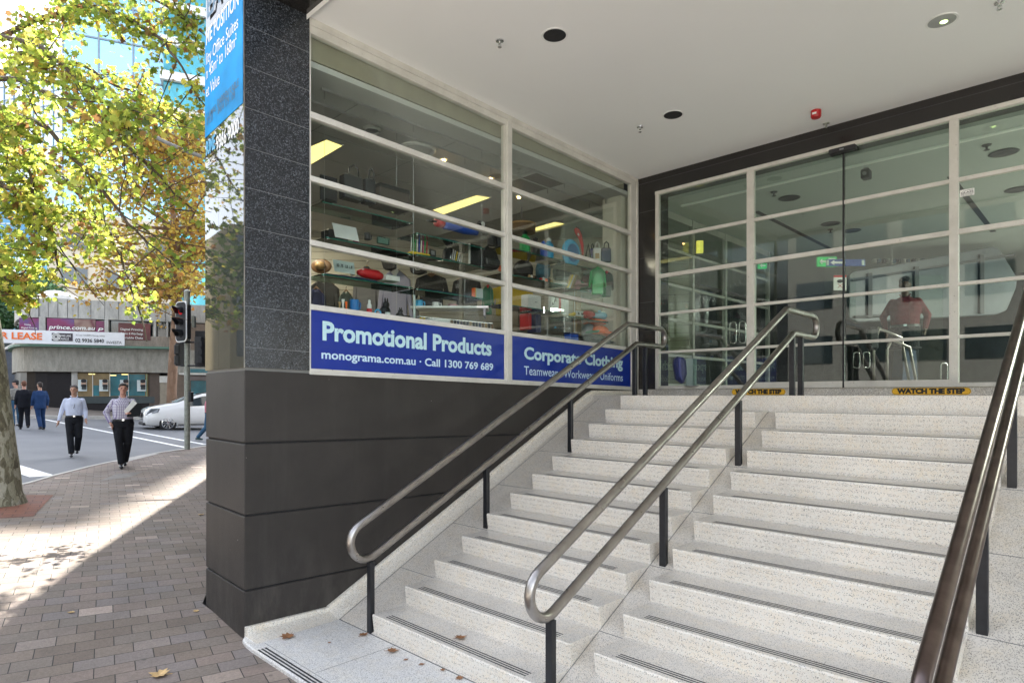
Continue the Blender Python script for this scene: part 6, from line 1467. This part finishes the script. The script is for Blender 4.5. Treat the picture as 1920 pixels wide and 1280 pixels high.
ceil_rect('ceiling_light', 'tiny far glowing ceiling panel low by the pillar', 'ceiling light', [(568, 392), (580, 387), (586, 390), (572, 396)], M['fluoro'], 4.485)
ceil_rect('ceiling_hatch', 'dark brown square ceiling hatch behind the window post', 'hatch', [(925, 352), (1006, 325), (1057, 345), (985, 366)], pc('hatch_brown', (.09,.07,.055)), 4.485)
def ring_fit(name, label, cat, u, v, z, r, mats, tube=.03):
    c = px(u, v, z=z); t = thing(name, label, cat, tuple(c))
    MB().lathe([(r, .0), (r*1.02, -.03), (r*.92, -.045), (r*.82, -.03), (r*.8, .0)], (0,0,.02), 32).build('outer_ring', mats[0], t, smooth=True)
    MB().lathe([(r*.72, .0), (r*.70, -.03), (.001, -.035)], (0,0,.018), 28).build('inner_disc', mats[1], t, smooth=True); return t
ring_fit('air_diffuser', 'large round ceiling air diffuser in the left bay', 'air vent', 783, 280, 4.49, .20, [WH, M['shop_ceil']])
ring_fit('air_diffuser', 'smaller round ceiling vent above the shelf bags', 'air vent', 697, 243, 4.49, .09, [M['shop_ceil'], GRY])
for (u, v, lab) in ((832, 300, 'small glowing orange spotlight left of the window post'), (920, 335, 'glowing spotlight just under the second transom'), (973, 369, 'bright round spotlight in the right bay')):
    c = px(u, v, z=4.48); t = thing('spotlight', lab, 'spotlight', tuple(c), 0, 'shop ceiling spotlights'); MB().lathe([(.05,0),(.05,-.012),(.03,-.014)], (0,0,.015), 16).build('rim', WH, t); MB().ball((0,0,-.005), .022).build('bulb', M['lamp_warm'], t, smooth='all')
c = px(978, 430, Y=9.0); t = thing('pendant_lamp', 'brown drum pendant lamp with a yellow rim in the right bay', 'pendant lamp', tuple(c)); MB().lathe([(.20,0),(.20,.10),(.17,.11),(.001,.12)], (0,0,-.05), 28).build('shade', pc('lamp_brown', (.16,.10,.05)), t, smooth=True); MB().lathe([(.205,.10),(.205,.125),(.18,.125)], (0,0,-.05), 28).build('rim', TAN, t); MB().tube([(0,0,.08),(0,0,4.5-c.z)], .008, 6).build('cord', GRY, t)

# ================================================================== SOFFIT FITTINGS
for p, (lab, kind) in zip(DL, (('dark recessed downlight nearest the pillar in the white soffit', 0), ('dark recessed downlight in the middle of the white soffit', 0), ('grey downlight with a lit greenish lamp at the right of the soffit', 1))):
    t = thing('downlight', lab, 'downlight', tuple(p), 0, 'recessed downlights in the soffit')
    MB().lathe([(.0965,-.001),(.112,-.004),(.112,.002),(.097,.003)], (0,0,0), 36).build('trim_ring', WHT, t, smooth=True)
    MB().lathe([(.0955,-.002),(.093,.05),(.07,.115),(.001,.12)], (0,0,0), 32).build('reflector', plain('downlight_grey', (.35,.36,.35), .4) if kind else M['blackm'], t, smooth=True)
    if kind:
        MB().lathe([(.090,.0),(.090,.006),(.001,.008)], (0,0,.004), 32).build('frosted_glass', plain('frosted', (.36,.37,.36), .35), t); MB().ball((.01,.02,.0), .028, .028, .008).build('lamp', plain('lamp_green', (.7,.9,.3), .5, emit=(.75,1,.35), es=1.5), t, smooth='all')
    else:
        MB().lathe([(.035,.06),(.05,.10),(.001,.11)], (0,.02,0), 20).build('lamp', plain('lamp_off', (.20,.20,.15), .3), t)
for (u, v, lab) in ((937, 76, 'fire sprinkler head nearest the pillar'), (1200, 238, 'fire sprinkler head in front of the inner corner'), (1874, 4, 'fire sprinkler head at the top right')):
    c = on_ceil(u, v); t = thing('sprinkler', lab, 'sprinkler', tuple(c), 0, 'sprinkler heads in the soffit')
    MB().lathe([(.036,0),(.034,-.008),(.014,-.014)], (0,0,0), 20).build('rosette', SILV, t, smooth=True); MB().lathe([(.008,-.012),(.008,-.03),(.012,-.034)], (0,0,0), 12).build('nozzle', SILV, t)
    mb = MB(); mb.tube([(-.012,0,-.02),(-.014,0,-.045),(0,0,-.055),(.014,0,-.045),(.012,0,-.02)], .0025, 6); mb.build('yoke', SILV, t); MB().lathe([(.018,-.056),(.018,-.059)], (0,0,0), 14).build('deflector', SILV, t)
c = on_ceil(1530, 208); t = thing('fire_siren', 'small red fire siren on the soffit above the doors', 'siren', tuple(c)); MB().lathe([(.05,0),(.05,-.06),(.042,-.075),(.001,-.078)], (0,0,0), 20).build('housing', M['red'], t, smooth=True); MB().box(-.02,.02,-.052,-.049,-.05,-.03).build('label_plate', WHT, t)
c = on_ceil(1549, 231); t = thing('bracket', 'little grey metal bracket beside the red siren', 'bracket', tuple(c)); MB().box(-.03,.03,-.015,.015,-.012,-.001).build('plate', M['galv'], t); MB().box(-.008,.008,-.01,.01,-.05,-.013).build('arm', M['galv'], t)

# ================================================================== ENTRANCE SIGNS, FOYER
def step_sign(u0, u1, label):
    a, b = px(u0, 735, y=YE-.006), px(u1, 735, y=YE-.006); t = thing('step_sign', label, 'sign', (a.x, YE-.006, 1.806), 0, 'watch the step signs')
    w = b.x-a.x; h = .072; r = h/2-.001
    def cap(w, h, r): return [(x, z) for (cx_, a0) in ((w-r, -90), (r, 90)) for k in range(9) for x, z in [(cx_+r*math.cos(R(a0+k*22.5)), h/2+r*math.sin(R(a0+k*22.5)))]]
    for nm, ins, mt, y in (('plate', 0, M['yellow'], 0), ('border', .005, M['ink'], -.0012), ('face', .0075, M['yellow'], -.0024)):
        q = [(x+ins, y, z+ins) for x, z in cap(w-2*ins, h-2*ins, r-ins)]; MB().slab(q, (0, -.0011, 0)).build(nm, mt, t)
    mb = MB(); add_text(mb, 'WATCH THE STEP', lambda p, q: (w*.07+p, -.0045, .017+q), 0, w*.86, .044, .075); mb.build('lettering', M['ink'], t, fix=False)
step_sign(1372, 1473, 'yellow WATCH THE STEP sign half hidden by the middle handrail'); step_sign(1672, 1821, 'yellow WATCH THE STEP sign fully visible right of the middle handrail')
def ipos(u, v, Y): return px(u, v, Y=Y)
def fitem(name, label, cat, u0, u1, vt, vb, Y, parts, group=None): return item(name, label, cat, u0, u1, vt, vb, parts, Y=Y, group=group)
GS = plain('exit_green', (.01,.30,.08), .4, emit=(.02,.45,.10), es=.14)
fitem('exit_sign', 'green exit sign with an arrow and running figure hanging in the foyer', 'exit sign', 1532, 1568, 482, 500, 8.6, [P_box('panel', GS, d=.04, bev=.004), P_poly('arrow', WHT, [(-.42,.5),(-.28,.8),(-.28,.6),(-.05,.6),(-.05,.4),(-.28,.4),(-.28,.2)], .006, -.026, 0), P_box('figure_box', WHT, .05, .40, .18, .85, d=.005, y=-.024, bev=0), P_poly('running_figure', GS, [(.12,.2),(.2,.45),(.18,.6),(.12,.55),(.18,.72),(.3,.7),(.34,.55),(.28,.5),(.34,.3),(.3,.2),(.24,.4)], .006, -.028, 0)])
fitem('exit_sign', 'small green exit sign further left behind the second glass bay', 'exit sign', 1421, 1437, 493, 504, 9.0, [P_box('panel', GS, d=.04), P_poly('arrow', WHT, [(-.35,.5),(-.1,.85),(-.1,.6),(.3,.6),(.3,.4),(-.1,.4),(-.1,.15)], .006, -.026, 0)])
fitem('direction_sign', 'long blue direction sign with a white arrow under the exit sign', 'sign', 1549, 1622, 486, 499, 8.2, [P_box('panel', pc('sign_blue', (.01,.05,.28)), d=.015), P_poly('arrow', WHT, [(-.4,.5),(-.3,.85),(-.3,.65),(-.02,.65),(-.02,.35),(-.3,.35),(-.3,.15)], .004, -.01, 0), P_box('symbol_plate', PALE, -.5, -.43, .1, .9, d=.018), P_box('symbol_plate', PALE, .40, .48, .1, .9, d=.018)])
fitem('notice', 'white notice with red heading on the door glass', 'notice', 1563, 1587, 516, 544, 8.4, [P_box('sheet', WHT, d=.004, bev=0), P_box('heading', REDM, -.5, .5, .86, 1, d=.005, y=-.001, bev=0), P_tube('red_cross', REDM, [(-.2,-.004,.15),(.2,-.004,.45)], .003), P_tube('red_cross', REDM, [(.2,-.004,.15),(-.2,-.004,.45)], .003), P_ball('symbol', M['ink'], (0,.6), (.25,.12), -.0)])
t = thing('glass_sticker', 'small white GLASS warning sticker on the right entrance pane', 'sticker', tuple(px(1800, 370, y=YE-.008)))
a, b = px(1800, 370, y=YE-.008), px(1827, 352, y=YE-.008); w, h = b.x-a.x, b.z-a.z
MB().box(0, w, -.0015, 0, 0, h).build('backing', WHT, t)
for s, x0, x1, z, hh in (('CAUTION', .25, .9, .76, .12), ('GLASS', .06, .94, .40, .28), ('MIND YOUR HEAD', .06, .94, .2, .11), ('ON THE DOOR', .15, .85, .03, .1)):
    mb = MB(); add_text(mb, s, lambda p, q: (x0*w+p, -.0025, z*h+q), 0, (x1-x0)*w, hh*h, .02); mb.build('lettering', M['ink'], t, fix=False)
t = thing('door_sensor', 'black door sensor box fixed under the entrance head frame', 'sensor', tuple(px(1556, 293, y=YE-.04)))
a, b = px(1556, 293, y=YE-.04), px(1606, 275, y=YE-.04); MB().box(0, b.x-a.x, -.05, .03, 0, .055).build('housing', BLK, t, bevel=.008); MB().box((b.x-a.x)*.42, (b.x-a.x)*.58, -.053, -.0505, .02, .035).build('eye', GRY, t)
t = thing('security_camera', 'small black security camera hanging inside above the doors', 'camera', tuple(ipos(1624, 318, 7.2))); MB().lathe([(.03,.0),(.03,.02),(.01,.03)], (0,0,0), 14).build('mount', GRY, t); MB().box(-.045,.045,-.06,.06,-.11,-.005).build('housing', BLK, t, bevel=.01); MB().lathe([(.02,-.075),(.02,-.06)], (0,0,-.06), 14, 'y').build('lens', GRY, t)
FC = 4.46
for (u, v, lab) in ((1480, 371, 'foyer downlight seen through the left door leaf'), (1557, 419, 'foyer downlight near the door joint'), (1882, 286, 'foyer downlight behind the rightmost pane, nearest the glass'), (1908, 355, 'foyer downlight behind the rightmost pane, further in'), (1597, 432, 'faint small foyer downlight right of the door joint'), (1616, 458, 'foyer downlight low above the third transom')):
    c = px(u, v, z=FC-.002); t = thing('downlight', lab, 'downlight', tuple(c), 0, 'downlights in the foyer ceiling'); MB().lathe([(.13,0),(.14,-.006),(.125,-.012),(.105,-.005)], (0,0,0), 28).build('trim_ring', DKG, t, smooth=True); MB().lathe([(.105,-.003),(.001,-.004)], (0,0,0), 24).build('diffuser', pc('downlight_green', (.16,.20,.12)), t)
for (u, v, lab) in ((1451, 360, 'foyer sprinkler in the left door leaf'), (1850, 272, 'foyer sprinkler behind the rightmost pane'), (1557, 430, 'foyer sprinkler under the door-joint downlight')):
    c = px(u, v, z=FC-.002); t = thing('sprinkler', lab, 'sprinkler', tuple(c), 0, 'sprinklers in the foyer ceiling'); MB().lathe([(.045,0),(.04,-.01),(.012,-.015),(.01,-.05)], (0,0,0), 14).build('rosette', DKG, t, smooth=True); MB().lathe([(.028,-.052),(.028,-.056)], (0,0,0), 14).build('deflector', DKG, t)
c = ipos(1312, 463, 9.5); t = thing('wall_lamp', 'glowing yellow rectangular lamp seen through the narrow glass bay', 'lamp', tuple(c), TH); MB().box(-.045,.045,-.03,.03,-.09,.09).build('shade', plain('lamp_yellow', (.8,.7,.2), .5, emit=(1,.85,.12), es=.16), t); MB().box(-.05,.05,.03,.05,-.1,.1).build('back_plate', GRY, t)
for (u, v0, v1, Y, lab) in ((1372, 603, 644, 9.2, 'inner glass door with a pair of chrome D-shaped handles in the narrow bay'), (1604, 660, 690, 9.4, 'inner glass door with chrome handles just right of the door joint'), (1768, 680, 716, 8.8, 'inner glass door with a low chrome handle left of the thick right mullion')):
    a = ipos(u, v1, Y); h = (v1-v0)/FPX*Y; t = thing('inner_glass_door', lab, 'glass door', tuple(a), TH, 'inner glass doors of the foyer')
    MB().box(-.45, .02, .03, .04, -1.0+(1 if False else 0), 1.5).build('door_leaf', M['glass'], t)
    for k, dx in enumerate((0, .12)):
        MB().tube([(dx+x, -.05*k, z) for x, z in [(-.03,h*.1),(-.03,h*.85),(-.02,h*.96),(.02,h),(.055,h*.96),(.065,h*.85),(.065,h*.15),(.055,h*.04),(.02,0),(-.02,h*.04),(-.03,h*.1)]], .008, 8).build('grip', SILV, t, smooth='all')
fitem('cloth_bundle', 'dark blue cloth draped low behind the narrow glass bay', 'cloth', 1262, 1287, 668, 722, 7.6, [P_poly('drape', NVY, [(-.4,1),(.4,.95),(.5,.4),(.2,0),(-.3,.2),(-.5,.7)], .12, 0, .03), P_poly('fold', pc('item_blue_fold', (.03,.04,.16)), [(-.25,.95),(0,.95),(.05,.15),(-.2,.3)], .03, -.07, .01)])
fitem('glass_screen', 'pale teal frosted screen beside the blue cloth', 'screen', 1286, 1306, 672, 724, 8.0, [P_box('panel', pc('item_frost', (.18,.25,.23)), d=.02), P_box('base', GRY, -.5, .5, 0, .03, d=.2)])
fitem('lectern', 'navy blue lectern standing on the foyer floor behind the wide door leaf', 'lectern', 1680, 1712, 655, 724, 8.9, [P_poly('stand', pc('item_lectern', (.02,.04,.08)), [(-.5,0),(.5,0),(.35,1),(-.35,1)], .25), P_box('top_plate', BLK, -.55, .55, 1.0, 1.05, d=.35)])
t = thing('turnstile', 'chrome tube turnstile with a black pad beside the lectern', 'turnstile', tuple(ipos(1655, 724, 8.5)), TH)
for pts in ([(-.12,0,0),(-.12,0,.55),(-.05,0,.78),(.25,0,.66),(.36,0,.05)], [(.0,-.1,0),(.0,-.1,.5),(.06,-.1,.62),(.3,-.1,.52),(.4,-.1,.0)]): MB().tube(pts, .018, 10).build('tube_frame', M['steel'], t, smooth='all')
MB().box(-.22,-.06,-.05,.05,.48,.80).build('pad', BLK, t, bevel=.04)
# stand-in for a truck reflected in the glass, built as a foyer panel
t = thing('reflection_panel', 'large grey ribbed panel with rounded ends standing in for a street reflection', 'panel', tuple(ipos(1740, 560, 10.9)), TH)
def wp(u, v): return ((u-1740)/FPX*10.9, (560-v)/FPX*10.9)
outl = [(1592, 516), (1600, 508), (1700, 492), (1860, 462), (1874, 466), (1908, 520), (1906, 540), (1888, 582), (1868, 590), (1608, 604), (1592, 596)]
gp_ = M['reflection_grey'] = plain('reflection_panel_grey', (.10,.115,.13), .35, var=.08)
MB().slab([(wp(u, v)[0], 0, wp(u, v)[1]) for u, v in outl], (0, .08, 0)).build('shell', gp_, t, bevel=.02, segs=3)
for (u, a, b) in ((1629, 512, 596), (1716, 500, 592), (1838, 478, 588)): x, z0 = wp(u, b); MB().box(x-.04, x+.04, -.05, 0, z0, wp(u, a)[1]).build('rib', pc('reflection_rib_grey', (.025,.03,.035)), t, bevel=.006)
for (ua, va, ub, vb) in ((1596, 526, 1900, 478), (1600, 594, 1660, 592)): (xa, za), (xb, zb2) = wp(ua, va), wp(ub, vb); MB().tube([(xa, -.03, za), (xb, -.03, zb2)], .022, 6).build('rail', pc('reflection_rib_grey', (.025,.03,.035)), t)
for x in (-.6, .5): MB().tube([(x, .04, .55), (x, .04, FC-t.location.z)], .01, 6).build('hanger_rod', SILV, t)
# louvre screen above it
t = thing('louvre_screen', 'row of upright dark and white louvres above the grey ribbed panel', 'louvres', tuple(ipos(1690, 488, 12.3)), TH)
for k in range(22): MB().box(-.55+k*.095, -.55+k*.095+(.03 if k % 2 else .045), -.04, .04, -.05, .38).build('blade', WHT if k % 3 == 0 else (TEALB if k % 3 == 1 else BLK), t)
# man in red inside
pr_loc = px(1697, 740, Y=9.9); 
person('person in a red printed T-shirt standing inside behind the doors', (pr_loc.x, pr_loc.y, FZ), math.atan2(-(CX-pr_loc.x), CY-pr_loc.y), dict(eL=(-.30,-.06,1.16), wL=(-.26,.04,.93), eR=(.30,-.06,1.16), wR=(.26,.04,.93)), fabric('red_tee', (.11,.012,.018)), dark, HB, SKIND, scale=1.0, build_=1.15, face=False, cap=BLK)
# foyer reception counter
t = thing('reception_counter', 'long pale reception counter behind the rightmost panes', 'counter', (5.3, 11.2, FZ), 0); box('front', PALE, t, -1.2, 2.2, 0, .6, 0, 1.0, bevel=.01); box('worktop', WHT, t, -1.25, 2.25, -.06, .66, 1.0, 1.05)

# ================================================================== FALLEN LEAVES
LB_ = plain('dry_leaf', (.26,.12,.05), .7, var=.35, vs=40); LB2 = plain('dry_leaf_pale', (.50,.33,.14), .7, var=.3, vs=40)
def fallen(u, v, z, s, label, mat=LB_, stand=0):
    p = px(u, v, z=z) if z is not None else pg(u, v)
    a = random.uniform(0, 6.28); mb = MB(); pts = []
    for (x, y) in MAPLE:
        q = Vector((x, y-.45, 0)); r2 = q.length; pts.append((q.x*s, q.y*s, s*(.10+.35*r2*r2*(1 if (x > 0) else .5))))
    pts.append((0, 0, s*.03)); n = len(pts)-1
    mb.add(pts, [(i, (i+1)%n, n) for i in range(n)]); mb.tube([(0,-.45*s,.1*s),(.05*s,-.8*s,.12*s)], .0018, 5)
    mb.xf(Matrix.Rotation(a, 4, 'Z')@Matrix.Rotation(stand, 4, 'X'))
    o = mb.build('fallen_leaf', mat, None); o.location = p+Vector((0,0,.001)); so_ = o.modifiers.new('s', 'SOLIDIFY'); so_.thickness = .0012
    tag(o, label, 'leaf', 'dry leaves fallen on the stairs and paving')
for a in [(537, 1196, 0, .105, 'curled brown leaf on the landing near the pillar'), (683, 1190, 0, .07, 'small brown leaf at the foot of the first handrail post'), (738, 1221, 0, .085, 'brown leaf on the landing in front of the lowest step'), (865, 1196, .15, .08, 'brown leaf lying on the lowest tread'),
          (1402, 766, 1.65, .10, 'reddish leaf resting near the top of the stairs', LB_, 1.2), (296, 1266, None, .12, 'pale dry leaf on the dark pavers at the bottom', LB2), (1065, 1274, 0, .12, 'brown leaf at the foot of the middle handrail'),
          (792, 1245, 0, .035, 'leaf crumb right of the leaf before the lowest step'), (762, 1236, 0, .03, 'smaller leaf crumb on the landing joint'), (860, 1272, 0, .05, 'brown leaf fragment at the bottom edge of the landing'), (618, 1204, 0, .025, 'tiny dark leaf crumb in the middle of the landing'), (830, 1255, 0, .035, 'thin leaf crumb by the lowest riser'),
          (368, 1146, None, .05, 'pale leaf by the foot of the pillar', LB2), (378, 965, None, .08, 'pale leaf beside the left face of the pillar', LB2), (135, 1148, None, .05, 'pale leaf scrap on the shaded pavers', LB2), (1100, 846, 1.2, .05, 'leaf scrap on a left flight tread')]: fallen(*a)

GOLD = plain('golden_sandstone', (.36,.29,.16), .8, var=.15, vs=.5)
def westblock(label, y0, y1, x, h, mat, n_, m_):
    t = thing('street_building', label, 'building', (x, y0, .6)); MB().box(-12, 0, 0, y1-y0, -1, h).build('wall', mat, t)
    w = (y1-y0)/n_; hh = h/m_
    for i in range(n_):
        for j in range(m_): MB().box(-.02, .03, (i+.12)*w, (i+.88)*w, (j+.25)*hh, (j+.8)*hh).build('window', M['win_dark'], t)
westblock('golden sandstone building along the west side, mirrored in the polished pillar', -27, -9, -33, 11, GOLD, 6, 4)
westblock('grey building at the south end of the west side', -48, -28, -32, 19, M['pale_stone'], 5, 5)
bushtree('street_tree', 'green street tree on the west footpath mirrored in the pillar', Vector((-24, -9.5, .5)), 11, 3.6, [(.10,.14,.03), (.16,.20,.04), (.07,.10,.02)], 2600, (.22,.36))
# ================================================================== THE STREET BEHIND THE CAMERA (seen in the glass)
M['oppo'] = plain('opposite_render', (.62,.58,.50), .8, var=.05, vs=.3)
def block(label, x0, x1, y, h, mat, nx_, nz_, depth=12, z0=-.3):
    t = thing('street_building', label, 'building', (x0, y, z0)); MB().box(0, x1-x0, -depth, 0, 0, h).build('wall', mat, t)
    w = (x1-x0)/nx_; hh = h/nz_
    for i in range(nx_):
        for j in range(nz_): MB().box((i+.14)*w, (i+.86)*w, -.02, .03, (j+.28)*hh, (j+.78)*hh).build('window', M['win_dark'], t)
    return t
block('pale rendered office block facing the stairs from across the street', -14, 4.2, -24, 15, plain('opposite_render', (.22,.21,.19), .8), 7, 5)
block('pale grey building facing the stairs with wide windows', 4.2, 15, -26, 9, plain('opposite_grey', (.27,.28,.29), .8), 4, 3)
block('white low building at the far right of the street', 16, 34, -24, 12, plain('opposite_white', (.5,.49,.47), .8), 6, 4)
bushtree('street_tree', 'leafy street tree opposite the entrance', Vector((-7.8, -11.5, -.1)), 6.5, 2.1, [(.06,.10,.02), (.14,.18,.03), (.10,.13,.02)], 2600, (.16,.26))
bushtree('street_tree', 'smaller street tree far right across the street', Vector((12.5, -14.5, -.1)), 5.5, 1.9, [(.06,.10,.02), (.14,.18,.03), (.10,.13,.02)], 1800, (.16,.26))

# unseen fill panels added to brighten the shop and foyer
def fill_panel(name, label, loc, sx, sy, e, col, rz=0):
    t = thing(name, label, 'ceiling light', loc, rz); MB().box(-sx/2-.02, sx/2+.02, -sy/2-.02, sy/2+.02, -.01, .01).build('frame', M['shop_ceil'], t)  # added fill panel, filed with the real ceiling lights
    L = bpy.data.lights.new('fill_light', 'AREA'); L.shape = 'RECTANGLE'; L.size = sx; L.size_y = sy; L.energy = e; L.color = col
    o = bpy.data.objects.new('fill_light', L); COL.objects.link(o); o.parent = t; o.location = (0, 0, -.013); return t
fill_panel('ceiling_light', 'added fill light panel on the shop ceiling, hidden behind the pillar', (-2.5, 1.5, 4.485), .9, .35, 15, (1, .88, .68), -.4)
fill_panel('ceiling_light', 'added fill light panel unseen behind the end post of the shop', (-.32, 6.4, 4.485), .4, .6, 26, (1, .9, .74))
fill_panel('ceiling_light', 'added foyer fill light panel out of view to the right, nearest the doors', (7.6, 8.5, 4.45), 1.2, 1.2, 170, (1, .96, .9))
fill_panel('ceiling_light', 'added foyer fill light panel out of view to the right, deeper inside', (8.2, 12.5, 4.45), 1.2, 1.2, 170, (1, .96, .9))
ps = MB(); ps.add([(-5.5,-20.5,.012-.03),(30,-20.5,.012-.03),(30,-5.2,.012-.03),(-5.5,-5.2,.012-.03)], [(0,1,2,3)])  # unseen pale slab added to bounce sunlight onto soffit and steps
tag(ps.build('bounce_slab', plain('pale_bounce', (.58,.55,.49), .85, var=.06, vs=.6)), kind='structure')
fill_panel('ceiling_light', 'second added shop fill light panel, hidden deeper behind the pillar', (-4.3, 2.35, 4.485), .9, .35, 13, (1, .88, .68), -.4)
